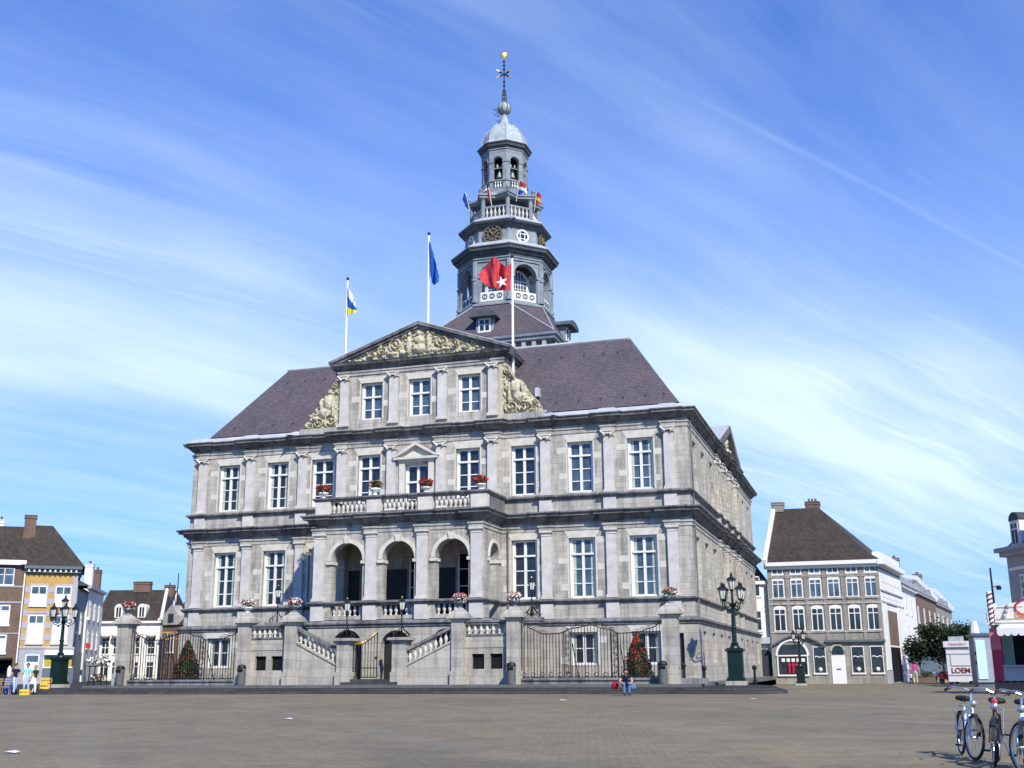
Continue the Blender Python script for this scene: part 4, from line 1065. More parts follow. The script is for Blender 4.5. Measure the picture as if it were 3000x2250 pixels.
# ------------------------------------------------------------------ forecourt
FY = -6.7
def pier_mesh(w, z1, dome=True, plinth=1.3):
    m = MB(); h = z1-PZ
    m.cbox(0,0,0,plinth-PZ,w+.14); m.cbox(0,0,plinth-PZ,h-.3,w)
    m.cbox(0,0,h-.3,h-.22,w+.12); m.cbox(0,0,h-.22,h-.16,w+.28); m.cbox(0,0,h-.16,h-.04,w+.46); m.cbox(0,0,h-.04,h,w+.36)
    c = MB()
    if dome: c.lathe([((w+.3)/1.414*1.0,h),((w+.26)/1.414,h+.1),((w)/1.414,h+.22),(w*.5,h+.33),(.26,h+.4),(.22,h+.46)], 4, (0,0,0), R(45))
    return m, c
def pier(x, y, w, z1, dome, parent=None, label=None):
    m, c = pier_mesh(w, z1, dome)
    if parent:
        o = m.build('pier', M['base'], parent, world=True); o.location = (x,y,PZ)
        if c.f: q = c.build('pier_cap', M['lite'], o)
        return o
    t = thing('gate_pier', (x,y,PZ), label, 'pier', 'end piers of the forecourt railing')
    m.build('shaft', M['base'], t)
    if c.f: c.build('pier_cap', M['lite'], t)
    return t
ST = thing('entrance_stair', (-18.2,FY,PZ), 'pale stone double entrance stair with piers and balustrades before the portico', 'staircase')
def sp(mb, name, mat, parent=None):
    return mb.build(name, mat, parent or ST, world=True) if parent is None else subp(mb, name, mat, parent)
def subp(mb, name, mat, o):
    q = bpy.data.objects.new(name, mb.mesh(name, mat)); COL.objects.link(q); q.parent = o
    return q
for x in (-26.95,-23.7,-12.82,-9.45): pier(x, FY, .76, 4.45, True, ST)
for x in (-20.1,-16.5): pier(x, FY, .84, 3.27, False, ST)
def panel(x0, x1):
    m = MB(); hole = [((x0+x1)/2-.93,(x0+x1)/2-.18,1.42,2.27),((x0+x1)/2+.18,(x0+x1)/2+.93,1.42,2.27)]
    wall_holes(m, x0, x1, PZ-.1, 3.3, hole, FY+.02, .3)
    m.box(x0, x1, FY+.3, -3.75, PZ, 3.3); m.box(x0, x1, FY-.02, FY+.02, 2.62, 2.82); m.box(x0,x1,FY-.03,FY+.02,PZ-.05,1.0)
    o = sp(m, 'panel_wall', M['base'])
    m = MB()
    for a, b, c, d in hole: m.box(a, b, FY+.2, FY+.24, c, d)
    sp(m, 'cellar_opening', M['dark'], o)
    m = MB(); m.box(x0, x1, FY-.1, FY+.3, 3.94, 4.06); m.box(x0, x1, FY-.16, FY+.36, 4.06, 4.16); m.box(x0, x1, FY-.04, FY+.24, 3.3, 3.4)
    r = sp(m, 'landing_balustrade', M['trim']); m = MB(); m.box(x0,x1,FY+.14,FY+.2,3.4,3.94); sp(m, 'balustrade_back', M['base'], r)
    me = baluster_mesh(.54, 'bal54')
    for i in range(7):
        q = bpy.data.objects.new('baluster', me); COL.objects.link(q); q.parent = r
        q.location = (x0+(x1-x0)*(i+.5)/7, FY+.05, 3.4)
panel(-26.57,-24.08); panel(-12.44,-9.83)
def flight(xt, xb, zt, zb):
    m = MB(); lo = sorted([(xt,zt-.95),(xb,zb-1.02)])
    m.prism([(lo[0][0],PZ-.1),(lo[1][0],PZ-.1),(lo[1][0],lo[1][1]),(lo[0][0],lo[0][1])], FY-.2, FY+.25)
    m.prism([(lo[0][0],lo[0][1]),(lo[1][0],lo[1][1]),(lo[1][0],lo[1][1]+.12),(lo[0][0],lo[0][1]+.12)], FY-.27, FY+.3)
    o = sp(m, 'stair_wall', M['base'])
    m = MB(); a = sorted([(xt,zt),(xb,zb)])
    m.prism([(a[0][0],a[0][1]-.17),(a[1][0],a[1][1]-.17),(a[1][0],a[1][1]),(a[0][0],a[0][1])], FY-.25, FY+.27)
    r = sp(m, 'handrail', M['trim'])
    for i in range(9):
        f = (i+.5)/9; x = xt+(xb-xt)*f; z0 = zt-.95+(zb-1.02-zt+.95)*f+.11; z1 = zt-.17+(zb-zt)*f
        q = bpy.data.objects.new('baluster', baluster_mesh(.72,'bal72')); COL.objects.link(q); q.parent = r
        q.location = (x, FY+.02, z0); q.scale = (1,1,(z1-z0)/.72+.02)
    m = MB(); k = 12
    for i in range(k):
        f0, f1 = i/k, (i+1)/k; xa, xb_ = xt+(xb-xt)*f0, xt+(xb-xt)*f1
        m.box(min(xa,xb_), max(xa,xb_), FY+.26, -3.78, PZ, max(PZ+.05, zt-.75-(zt-.75-PZ)*f0))
    sp(m, 'flight_of_steps', M['flag'])
flight(-23.3,-20.5,3.93,2.64); flight(-13.2,-16.1,3.9,2.62)
m = MB(); m.box(-20.1,-16.5,-7.35,-6.1,PZ,.72); m.box(-19.8,-16.8,-7.1,-6.1,.72,.88); sp(m, 'gate_steps', M['kerb'])
pier(-35.72, FY, .86, 4.55, True, None, 'tall stone pier with domed cap at the far left end of the railing')
pier(-.42, FY, .82, 4.45, True, None, 'tall stone pier with domed cap beside the red flower cone at the right corner')
for nm, x in (('left',-26.4),('right',-9.22)):
    t = thing('lamp_pier', (x,-3.95,PZ), 'stone pier against the wall carrying a lantern, %s of the portico' % nm, 'pier')
    m = MB(); m.cbox(0,0,0,3.4,.8); m.build('shaft', M['base'], t); m = MB(); m.cbox(0,0,3.4,3.5,.9); m.cbox(0,0,3.5,3.62,1.1); m.cbox(0,0,3.62,3.85,1.2); m.build('pier_cap', M['trim'], t)

# lanterns on their scrolled feet
def pier_lantern(loc, h, label):
    t = thing('pier_lantern', loc, label, 'lantern', 'wrought iron lanterns on the stair piers')
    m = MB()
    for k in range(6):
        a = R(60*k); c, s = math.cos(a), math.sin(a)
        m.tube([(c*.5,s*.5,.02),(c*.56,s*.56,.16),(c*.4,s*.4,.28),(c*.26,s*.26,.2),(c*.34,s*.34,.1)], .03, 5)
        m.tube([(c*.42,s*.42,.28),(c*.2,s*.2,.42),(0,0,.75)], .028, 5)
    m.build('scroll_foot', M['iron'], t)
    m = MB(); m.tube([(0,0,0),(0,0,h-.85)], [.05,.035], 7)
    for z in (.8,h-1.1,h-.95): m.ball((0,0,z), .085, 8, 5)
    m.build('post', M['iron'], t)
    m = MB(); m.lathe([(.1,h-.86),(.13,h-.8),(.2,h-.38)], 6); m.build('lamp_glass', M['lampglass'], t)
    m = MB()
    for k in range(6):
        a = R(60*k); m.tube([(.13*math.cos(a),.13*math.sin(a),h-.82),(.205*math.cos(a),.205*math.sin(a),h-.36)], .016, 4)
    m.lathe([(.1,h-.9),(.14,h-.84)], 6); m.lathe([(.25,h-.38),(.2,h-.3),(.1,h-.16),(.03,h-.12)], 6); m.build('lamp_cage', M['iron'], t)
    m = MB(); m.ball((0,0,h-.09), .05, 8, 6); m.lathe([(.16,h-.3),(.17,h-.26),(.12,h-.2)], 6); m.build('gilded_crown', M['gold'], t)
    return t
pl = pier_lantern((-20.1,FY,3.27), 2.45, 'iron lantern on the low gate pier left of the gate')
again(pl, (-16.5,FY,3.27), 'iron lantern on the low gate pier right of the gate')
again(pl, (-26.4,-3.95,4.41), 'iron lantern before the wall left of the portico, on the far pier')
again(pl, (-9.22,-3.95,4.41), 'iron lantern before the wall right of the portico, with a gilded top')

# flowers
def leaves(mb, cen, rad, n, size, mi=0, seed=0, sz=1.0, shell=.0, mats=None):
    rr = random.Random(seed)
    for i in range(n):
        while True:
            d = Vector((rr.uniform(-1,1),rr.uniform(-1,1),rr.uniform(-1,1)))
            if shell < d.length <= 1: break
        p = Vector(cen)+Vector((d.x*rad,d.y*rad,d.z*rad*sz))
        u = Vector((rr.gauss(0,1),rr.gauss(0,1),rr.gauss(0,1))).normalized(); w = u.cross(Vector((rr.gauss(0,1),rr.gauss(0,1),rr.gauss(0,1)))).normalized()
        s = size*rr.uniform(.6,1.3)
        k = rr.choice(mats) if mats else mi
        mb.add([p-u*s, p-w*s*.6, p+u*s, p+w*s*.6], [(0,1,2,3)], k)
def flower_bowl(loc, label, group, cols, r=.36, h=.35, bowl='white', spread=1.0, seed=1):
    t = thing('flower_bowl', loc, label, 'flower bowl', group)
    m = MB(); m.lathe([(r*.45,0),(r*.5,.05),(r*.3,.1),(r*.35,.16),(r*.8,h*.7),(r,h),(r*.9,h)], 14); m.build('bowl', M[bowl], t, smooth=True)
    m = MB()
    leaves(m, (0,0,h+.2*spread), .42*spread, 110, .07, 0, seed, .6, 0, [2,2,3])
    leaves(m, (0,0,h+.3*spread), .5*spread, 230, .075, 0, seed+9, .52, .45, cols)
    leaves(m, (0,0,h+.02), .46*spread, 90, .06, 0, seed+5, .35, .5, [1,1,2] if 1 in cols else [2,3])
    m.build('flowers', [M['flred'],M['flwhite'],M['leaf'],M['leafl']], t)
    return t
G = 'flower bowls on the balcony rail'
flower_bowl((-23.5,-3.75,12.34), 'bowl of red flowers at the left corner of the balcony rail', G, [0,0,0,2], seed=3)
flower_bowl((-19.8,-3.75,12.34), 'sparse white bowl with green and red flowers, second on the balcony rail', G, [0,2,2,3], .40, .45, seed=4)
flower_bowl((-16.25,-3.75,12.34), 'bowl of red flowers on the balcony rail before the balcony door', G, [0,0,2], seed=5)
flower_bowl((-12.55,-3.75,12.34), 'fullest bowl of red flowers at the right corner of the balcony rail', G, [0,0,0,0,2], seed=6)
G = 'flower urns on the forecourt piers'
for i, (x, z, lb, cols) in enumerate(((-35.72,5.0,'dark urn of red flowers on the far left pier above the dormer house',[0,0,1,2]), (-26.95,4.9,'small urn of pink and white flowers on the pier left of the left landing',[0,1,1,2]),
    (-23.7,4.9,'urn of red over white flowers on the pier at the top of the left stair',[0,0,1,1]), (-12.82,4.9,'urn of red over white flowers on the pier at the top of the right stair',[0,0,1,1]),
    (-9.45,4.9,'urn of white flowers with a few red on the pier right of the right landing',[1,1,1,0]), (-.42,4.9,'urn of red and white flowers on the right corner pier by the street lamp',[0,0,1,1,3]))):
    flower_bowl((x,FY,z), lb, G, cols, .38, .36, 'shade' if i != 1 else 'white', .95, 20+i)

# wrought iron railing
def fence(x0, x1, label, plinth_to):
    t = thing('iron_railing', ((x0+x1)/2,FY,PZ), label, 'railing', 'iron railings of the forecourt')
    L = x1-x0; X = lambda f: -L/2+L*f; zb = .9-PZ
    def top(f):
        # two swags meeting in a raised crest
        pts = [(0,4.05),(.07,3.62),(.16,3.33),(.27,3.35),(.38,3.62),(.5,3.78),(.60,3.56),(.70,3.30),(.82,3.34),(.93,3.58),(1,3.95)]
        for (a, za), (b, zb_) in zip(pts, pts[1:]):
            if a <= f <= b:
                s = (f-a)/(b-a); s = s*s*(3-2*s); return za+(zb_-za)*s-PZ
    m = MB(); n = int(L/.185)
    for i in range(n+1):
        f = i/n; m.tube([(X(f),0,zb),(X(f),0,top(f))], .021 if i % 4 else .028, 5)
    m.build('bars', M['iron'], t)
    m = MB(); m.tube([(X(i/40),0,top(i/40)) for i in range(41)], .032, 6); m.build('top_rail', M['iron'], t)
    m = MB(); m.box(X(0),X(1),-.03,.03,zb+.02,zb+.07); m.build('bottom_rail', M['iron'], t)
    for f in (.33,.665):
        m = MB()
        for d in (-.19,.19): m.box(X(f)+d-.028, X(f)+d+.028, -.03,.03, zb, top(f)-.02)
        for k in range(7):
            z = zb+.3+k*.33
            m.tube([(X(f)+.11*math.sin(a*.7)*(1 if k%2 else -1),0,z-.14+.28*a/9) for a in range(10)], .016, 4)
            m.tube([(X(f)+.08*math.cos(R(40*a)),0,z+.08*math.sin(R(40*a))) for a in range(10)], .014, 4)
        m.build('post', M['iron'], t)
    m = MB()
    for f in (.33,.665): m.tube([(X(f)+.3,.05,top(f)*.75),(X(f)+.45,.9,0)], .03, 5)
    m.build('stay', M['iron'], t)
    m = MB()
    for k in range(16):
        f = .02+.96*k/15; c = X(f); 
        m.tube([(c+.13*math.cos(R(36*a)),0,zb+.18+.11*math.sin(R(36*a))) for a in range(10)], .018, 4, closed=False)
    m.build('scroll_band', M['iron'], t)
    m = MB(); rr = random.Random(5)
    for k in range(26):
        f = .5+rr.uniform(-.17,.17); c = X(f); z = top(f)+.05+rr.random()*.34*(1-abs(f-.5)/.2); r = rr.uniform(.05,.12); a0 = rr.random()*6
        m.tube([(c+r*(1-.07*a)*math.cos(a0+.75*a),0,z+r*(1-.07*a)*math.sin(a0+.75*a)) for a in range(9)], .014, 4)
    for e, sg in ((0,1),(1,-1)):
        for k in range(10):
            f = e+sg*(.01+.012*k*1.6); c = X(f); z = top(f)+.06+rr.random()*.12; r = .07
            m.tube([(c+r*math.cos(.8*a),0,z+r*math.sin(.8*a)) for a in range(8)], .014, 4)
    m.build('crest', M['iron'], t)
    a, b = plinth_to; c = (x0+x1)/2
    m = MB(); m.box(a-c,b-c,-.32,.3,-.03,.12); m.box(a-c,b-c,-.24,.24,.12,.22); m.box(a-c,b-c,-.34,.34,.22,.335); m.build('stone_kerb', M['trim'], t)
    return t
fence(-35.28,-27.35, 'black wrought iron railing left of the stair, before the dark flower cone', (-35.28,-27.35))
fence(-9.05,-.85, 'black wrought iron railing right of the stair, before the red flower cone', (-9.05,-.85))
m = MB(); m.box(0,1.5,-.3,.3,0,.3)
k_ = thing('corner_kerb', (0,FY,PZ), 'short dark stone kerb right of the right corner pier', 'kerb'); m.build('kerb_block', M['trim'], k_)
# gate
def leaf(name, w, label, loc, rz):
    t = thing('iron_gate', loc, label, 'gate', 'leaves of the forecourt gate', rz)
    top = lambda f: 1.95+.75*f*f
    m = MB()
    for i in range(9):
        f = i/8; m.tube([(w*f,0,.08),(w*f,0,top(f))], .022 if i not in (0,8) else .035, 5)
    m.build('bars', M['iron'], t)
    m = MB(); m.box(0,w,-.025,.025,.08,.13); m.box(0,w,-.025,.025,.62,.67); m.tube([(w*i/10,0,top(i/10)) for i in range(11)], .03, 6); m.box(w-.12,w,-.04,.04,1.15,1.3); m.build('gate_frame', M['iron'], t)
    m = MB(); rr = random.Random(8)
    for k in range(13):
        f = .1+.88*k/12; z = top(f)+.02+.12*rr.random(); r = .09
        m.tube([(w*f+r*(1-.07*a)*math.cos(.8*a+k),0,z+r*(1-.07*a)*math.sin(.8*a+k)) for a in range(9)], .02, 5)
    m.build('gilded_crest', M['gold'], t)
    return t
g = leaf('iron_gate', 1.55, 'closed left leaf of the black iron gate with gilded crest', (-19.66,FY+.1,.88), 0)
g2 = leaf('iron_gate', 1.5, 'open right leaf of the iron gate swung inwards to the dark arch', (-16.95,FY+.1,.88), R(118))

# flower cones
def flower_cone(loc, label, dens, seed):
    t = thing('flower_cone', loc, label, 'flower cone', 'cone-shaped flower towers in the forecourt'); t.scale = (.92,.92,.93)
    m = MB(); m.lathe([(.5,0),(.62,.4),(.6,.45)], 14); m.build('tub', M['iron'], t)
    m = MB(); rr = random.Random(seed); Rz = lambda f: .88*(min(1,f/.13+.55))*(1-max(0,(f-.3))/.75)**.85
    for i in range(5200):
        f = rr.random()**1.25; a = rr.random()*6.283; r = Rz(f)*(1+.1*math.sin(5*a+9*f)+.06*math.sin(11*a-23*f))*math.sqrt(rr.uniform(.55,1.06)); z = .12+2.85*f
        p = Vector((r*math.cos(a), r*math.sin(a), z))
        u = Vector((rr.gauss(0,1),rr.gauss(0,1),rr.gauss(0,1))).normalized(); w = u.cross(Vector((math.cos(a),math.sin(a),.6))).normalized()
        s = rr.uniform(.035,.08)
        clump = noise.noise(Vector((p.x*2.6,p.y*2.6,p.z*2.6+seed)))
        red = rr.random() < (dens*(.25+1.25*f) + .55*clump)
        k = rr.choice([0,0,1]) if red else rr.choice([2,2,2,3])
        m.add([p-u*s, p-w*s*.6, p+u*s, p+w*s*.6], [(0,1,2,3)], k)
    m.build('blossom', [M['flred'],M['florange'],M['leaf'],M['leafl']], t)
    m = MB(); m.lathe([(.45,.3),(.68,.8),(.52,1.6),(.1,2.7)], 12); m.build('core_foliage', M['leaf'], t)
    return t
pR = aty(1869,1985,-5.6); pL_ = aty(545,1985,-5.6)
flower_cone((pR.x,-5.6,PZ), 'bushy cone of red flowers and leaves behind the right railing', .36, 2)
flower_cone((pL_.x,-5.6,PZ), 'darker cone of red flowers behind the left railing', .17, 7)
# planting at the foot of the right railing
m = MB()
for k, x in enumerate((-8.3,-6.9,-4.4,-4.0,-1.6,-1.3)): leaves(m, (x,-6.1,PZ+.15), .34, 130, .07, 0, 40+k, .8, 0, [2,3,3,1 if k%2 else 3])
tag(m.build('low_plants', [M['flred'],M['flwhite'],M['leaf'],M['leafl']]), 'low green bedding plants along the foot of the right railing', 'plants', kind='stuff')

# rounded grey litter bins
def bin_(x, label, y=-7.65):
    t = thing('litter_bin', (x,y,PZ), label, 'litter bin', 'grey litter bins before the piers')
    m = MB(); m.lathe([(.24,.02),(.25,.06),(.25,1.0)], 16); m.build('bin_body', M['binstone'], t, smooth=False)
    m = MB(); m.lathe([(.26,1.0),(.27,1.06),(.22,1.17),(.1,1.22),(.01,1.23)], 16); m.build('bin_lid', M['iron'], t)
    m = MB(); m.box(-.17,.17,-.262,-.2,.80,.97); m.build('bin_slot', M['dark'], t)
    return t
b0 = bin_(aty(351,1990,-7.65).x, 'grey litter bin before the far left pier')
again(b0, (aty(707,1990,-7.65).x,-7.65,PZ), 'grey litter bin at the right end of the left railing')
again(b0, (aty(1498,1990,-7.65).x,-7.65,PZ), 'grey litter bin before the pier right of the right landing')
again(b0, (aty(1943,1990,-7.65).x,-7.65,PZ), 'grey litter bin between the red flower cone and the right corner pier')
# iron posts on the right
def ipost(loc, label):
    t = thing('iron_bollard', loc, label, 'bollard', 'dark bollards by the right flank')
    m = MB(); m.lathe([(.13,0),(.14,.18),(.09,.22),(.075,.8),(.1,.84)], 10); m.build('shaft', M['iron'], t)
    m = MB(); m.lathe([(.1,.84),(.14,.9),(.15,1.0),(.09,1.1),(.01,1.13)], 10); m.build('knob', M['iron'], t); return t
i0 = ipost(place(2004,60.5,PZ), 'dark iron bollard right of the corner pier before the side door')
again(i0, place(2064,64,S2), 'dark iron bollard left of the street lamp at the building corner')
again(i0, place(2212,70,S2), 'dark iron bollard right of the street lamp at the far end of the flank')

for i, (u, v, lb) in enumerate(((845,2108,'white paper scrap on the square straight before the left stair'),(35,2206,'white paper scrap on the square at the lower left'),(1650,2052,'white paper scrap on the square before the right railing'),(2205,2049,'white paper scrap on the square right of the seated person'))):
    p = atz(u,v,.124); t = MB(); rr = random.Random(i)
    t.add([(x*.13+rr.uniform(-.02,.02), y*.09+rr.uniform(-.02,.02), .012+.03*rr.random()) for x in (-1,0,1) for y in (-1,0,1)], [(0,3,4,1),(1,4,5,2),(3,6,7,4),(4,7,8,5)])
    tag(t.build('paper_scrap', M['whitecloth'], None, p), lb, 'litter', 'paper scraps on the square')
# ------------------------------------------------------------------ street lamps
def street_lamp(loc, s, label):
    t = thing('street_lamp', loc, label, 'street lamp', 'green cast iron street lamps'); t.scale = (s,s,s)
    m = MB(); m.cbox(0,0,0,.22,1.05); m.build('stone_foot', M['base'], t)
    m = MB(); m.cbox(0,0,.22,.32,.98); m.cbox(0,0,.32,.42,.88); m.cbox(0,0,.42,1.72,.76)
    for a in range(4):
        c, s_ = round(math.cos(R(90*a))), round(math.sin(R(90*a)))
        p = MB(); p.box(-.27,.27,-.395,-.375,.56,1.58); m.add([(x*c-y*s_,x*s_+y*c,z) for x,y,z in p.v], p.f)
    m.cbox(0,0,1.72,1.78,.84); m.cbox(0,0,1.78,1.86,.98); m.cbox(0,0,1.86,1.92,.8); m.build('pedestal', M['green'], t)
    m = MB(); m.lathe([(.3,1.92),(.26,2.0),(.2,2.08),(.22,2.16),(.13,2.22),(.125,2.9),(.15,2.94),(.15,3.0),(.115,3.05),(.1,4.05),(.15,4.1),(.17,4.2),(.12,4.28),(.06,4.3),(.05,5.0)], 12); m.build('column', M['green'], t, smooth=False)
    m = MB()
    for k in range(4):
        a = R(45+90*k); c, q = math.cos(a), math.sin(a)
        m.tube([(c*.1,q*.1,4.05),(c*.3,q*.3,3.92),(c*.55,q*.55,4.0),(c*.68,q*.68,4.22),(c*.66,q*.66,4.42)], .032, 6)
        m.tube([(c*(.36+.14*math.cos(.7*j)),q*(.36+.14*math.cos(.7*j)),4.2+.14*math.sin(.7*j)) for j in range(10)], .024, 5)
        m.tube([(c*.66,q*.66,4.25),(c*.8,q*.8,4.3),(c*.78,q*.78,4.42)], .02, 5)
        m.ball((c*.3,q*.3,3.9), .07, 6, 5)
    m.build('bracket', M['green'], t)
    def lant(c, q, z, nm):
        g = MB(); g.lathe([(.11,z),(.2,z+.48)], 6, (c,q,0)); o = g.build(nm, M['lampglass'], t)
        h = MB(); h.lathe([(.07,z-.12),(.12,z-.04),(.12,z)], 6, (c,q,0)); h.lathe([(.26,z+.47),(.24,z+.53),(.12,z+.66),(.05,z+.7),(.08,z+.76),(.02,z+.9)], 6, (c,q,0))
        for k in range(6):
            a = R(60*k); h.tube([(c+.115*math.cos(a),q+.115*math.sin(a),z),(c+.205*math.cos(a),q+.205*math.sin(a),z+.48)], .014, 4)
            h.ball((c+.22*math.cos(a),q+.22*math.sin(a),z+.55), .04, 5, 4)
        h.build('lantern_cap', M['iron'], o)
    lant(0,0,5.02,'lantern')
    for k in range(4): lant(.66*math.cos(R(45+90*k)), .66*math.sin(R(45+90*k)), 4.5, 'lantern')
    return t
l1 = street_lamp(place(2158,63.9,S2), 1.08, 'tall green five-lantern street lamp at the right corner of the town hall')
l2 = again(l1, place(171,73.6,S2), 'tall green five-lantern street lamp before the yellow house'); l2.scale = (1.02,)*3
pz = place(2347,95,0); l3 = again(l1, (pz.x,pz.y,gz(pz.x,pz.y)), 'green five-lantern street lamp before the brown brick shop'); l3.scale = (.86,)*3

# ------------------------------------------------------------------ houses
class Face:
    """vertical house front between two ground points; s runs along it, d into the house"""
    def __init__(f, uL, dL, uR, dR, zb=None):
        f.a = place(uL,dL,0); f.b = place(uR,dR,0)
        d = f.b-f.a; f.w = d.length; f.t = d/f.w; f.n = Vector((-f.t.y,f.t.x,0))   # n into the house
        f.rz = math.atan2(f.t.y,f.t.x)
        m = (f.a+f.b)/2; f.zb = gz(m.x,m.y) if zb is None else zb
    def st(f, u, v):
        r = ray(u,v); k = ((f.a-CC).dot(f.n))/r.dot(f.n); p = CC+r*k
        return (p-f.a).dot(f.t), p.z-f.zb
    def side(f, s, length):      # new face turned back into depth at position s
        g = Face.__new__(Face); g.a = f.a+f.t*s; g.b = g.a+f.n*length; d = g.b-g.a; g.w = length; g.t = d/length; g.n = Vector((-g.t.y,g.t.x,0)); g.rz = math.atan2(g.t.y,g.t.x); g.zb = f.zb; return g
def hthing(name, f, label, cat='house', group=None):
    return thing(name, (f.a.x,f.a.y,f.zb), label, cat, group, f.rz)
def hwin(t, s, z, w, h, mat='white', bars=(.35,), mull=True, y=0.0, gl='glass', frame=.1, arch=False, name='window', rz=0, loc=(0,0,0), curtain=None, inset=.1):
    m = MB(); yy = y-.03 if inset == 0 else y
    def b(x0,x1,y0,y1,z0,z1): m.box(s+x0,s+x1,yy+y0,yy+y1,z+z0,z+z1)
    b(-w/2,-w/2+frame,-.05,.02,0,h); b(w/2-frame,w/2,-.05,.02,0,h); b(-w/2+frame,w/2-frame,-.048,.02,h-frame,h); b(-w/2-.06,w/2+.06,-.1,.02,-.1,frame*.7)
    if mull: b(-frame*.42,frame*.42,-.045,.02,frame*.7,h-frame)
    for q in bars: b(-w/2+frame,w/2-frame,-.046,.02,h*(1-q)-frame*.4,h*(1-q)+frame*.4)
    if arch:
        pts = [(s-w/2,z+h)]+[(s-w/2*math.cos(math.pi*k/10), z+h+.22*w*math.sin(math.pi*k/10)) for k in range(11)]
        m.prism(pts, yy-.05, yy+.02)
    o = m.build(name, M[mat], t, loc=loc, rz=rz)
    m = MB(); m.box(s-w/2+.03,s+w/2-.03,yy-.02,yy+.015,z+.02,z+h-.02); m.build('pane', M[gl], o)
    if curtain:
        m = MB(); m.box(s-w/2+frame,s+w/2-frame,yy-.03,yy-.021,z+.05,z+h*curtain); m.build('blind', M['white'], o)
    return o
def gable_roof(t, w, d, ze, zr, mat, ov=.25, hipL=0, hipR=0, yr=None, name='roof', base=0):
    yr = d/2 if yr is None else yr; m = MB()
    e = [(-ov,-ov,ze),(w+ov,-ov,ze),(w+ov,d+ov,ze),(-ov,d+ov,ze)]; r0 = (hipL,yr,zr); r1 = (w-hipR,yr,zr)
    m.add(e+[r0,r1], [(0,1,5,4),(1,2,5),(2,3,4,5),(3,0,4)], 0)
    return m.build(name, M[mat], t)
def chimney(t, x, y, z0, z1, w=.7, d=.6, mat='brick', pots=2):
    m = MB(); m.cbox(x,y,z0,z1,w,d); m.cbox(x,y,z1-.25,z1-.12,w+.12,d+.12); m.cbox(x,y,z1,z1+.08,w+.1,d+.1); o = m.build('chimney', M[mat], t)
    m = MB()
    for i in range(pots): m.lathe([(.12,z1+.08),(.1,z1+.4)], 8, (x+(i-(pots-1)/2)*.32,y,0))
    if pots: m.build('chimney_pot', M['brick'], o)
def boxpart(t, name, mat, *boxes):
    m = MB()
    for b in boxes: m.box(*b)
    return m.build(name, M[mat], t)

# --- yellow corner house on the left
f = Face(47,97.0,203,98.5); H = f.st(120,1664)[1]; w = f.w
t = hthing('yellow_house', f, 'narrow yellow corner house with white shutters behind the left street lamp')
boxpart(t,'wall','ochre',(0,w,0,9,3.35,H)); boxpart(t,'ground_floor','greywall',(0,w,.002,8.9,0,3.35))
boxpart(t,'flank_wall','greywall',(w-.02,w+.03,.5,8.6,0,H-.3))
m = MB()
for x0 in (0,w-.46,w/2-.22):
    for i in range(12):
        z = 3.5+i*.52
        if z+.5 < H-.9: 
            if i % 2: m.box(x0, x0+(.46 if x0 != w/2-.22 else .44), -.03, .01, z, z+.50)
m.box(0,w,-.06,.01,3.3,3.5); m.box(0,w,-.05,.01,6.35,6.5); m.box(w-.35,w,-.025,.0,3.5,H-.45)
m.build('stone_quoin', M['mauve'], t)
for s in (w*.27,w*.74):
    m = MB(); m.box(s-.78,s+.78,-.02,.02,6.85,8.95); m.box(s-.78,s+.78,-.02,.02,3.68,6.3); m.build('window_surround', M['mauve'], t)
    hwin(t, s, 7.0, 1.35, 1.75, 'white', (.42,), True, -.03, 'bglass', .1, curtain=.58); hwin(t, s, 3.75, 1.3, 2.45, 'white', (.3,), True, -.03, 'bglass', .1, curtain=.72)
boxpart(t,'eaves','shade',(-.2,w+.3,-.55,9.2,H-.1,H+.16),(-.1,w+.2,-.3,9.1,H-.4,H-.1))
m = MB()
for i in range(10): m.box(.2+i*(w-.4)/9-.07,.2+i*(w-.4)/9+.07,-.45,-.3,H-.38,H-.14)
m.build('eaves_bracket', M['white'], t)
zr = f.st(120,1546)[1]+.6; gable_roof(t, w, 9, H+.16, zr, 'rooftile', .5, .1, 2.6, 3.4)
hwin(t, 1.15, .1, 1.15, 2.7, 'white', (.25,), False, -.05, 'bglass', .1, name='door', curtain=.75)
o = boxpart(t,'sign_board','white',(2.1,4.5,-.5,0.0,2.75,3.15))
m = MB(); m.box(2.15,4.4,-.05,-.02,1.75,2.6); m.build('shop_window', M['amber'], t)
boxpart(t,'shop_window_frame','white',(2.05,4.5,-.09,-.01,1.62,1.74),(2.05,2.14,-.09,-.01,1.74,2.62),(2.9,2.98,-.09,-.01,1.74,2.62),(3.7,3.78,-.09,-.01,1.74,2.62))
boxpart(t,'shop_front','shade',(2.05,4.6,-.03,0,.05,1.6)); boxpart(t,'notice_board','greywall',(3.0,3.75,-.08,-.04,.45,1.45))
fs = f.side(w,9)
for z in (3.8,7.0):
    for i in range(3):
        m = MB(); m.box(w+.03,w+.09,1.2+i*2.6,2.3+i*2.6,z,z+1.9); m.build('flank_window', M['shade'], t)
boxpart(t,'flank_band','mauve',(w+.03,w+.2,.2,8.8,6.35,6.5),(w+.03,w+.2,.2,8.8,3.2,3.45))
m = MB(); m.lathe([(.28,0),(.28,.35)], 10, (2.55,-.35,6.15)); leaves(m,(2.55,-.35,6.6),.42,120,.08,0,3,.45,0,[1,1,2]); m.build('flower_box', [M['iron'],M['flred'],M['leaf']], t)
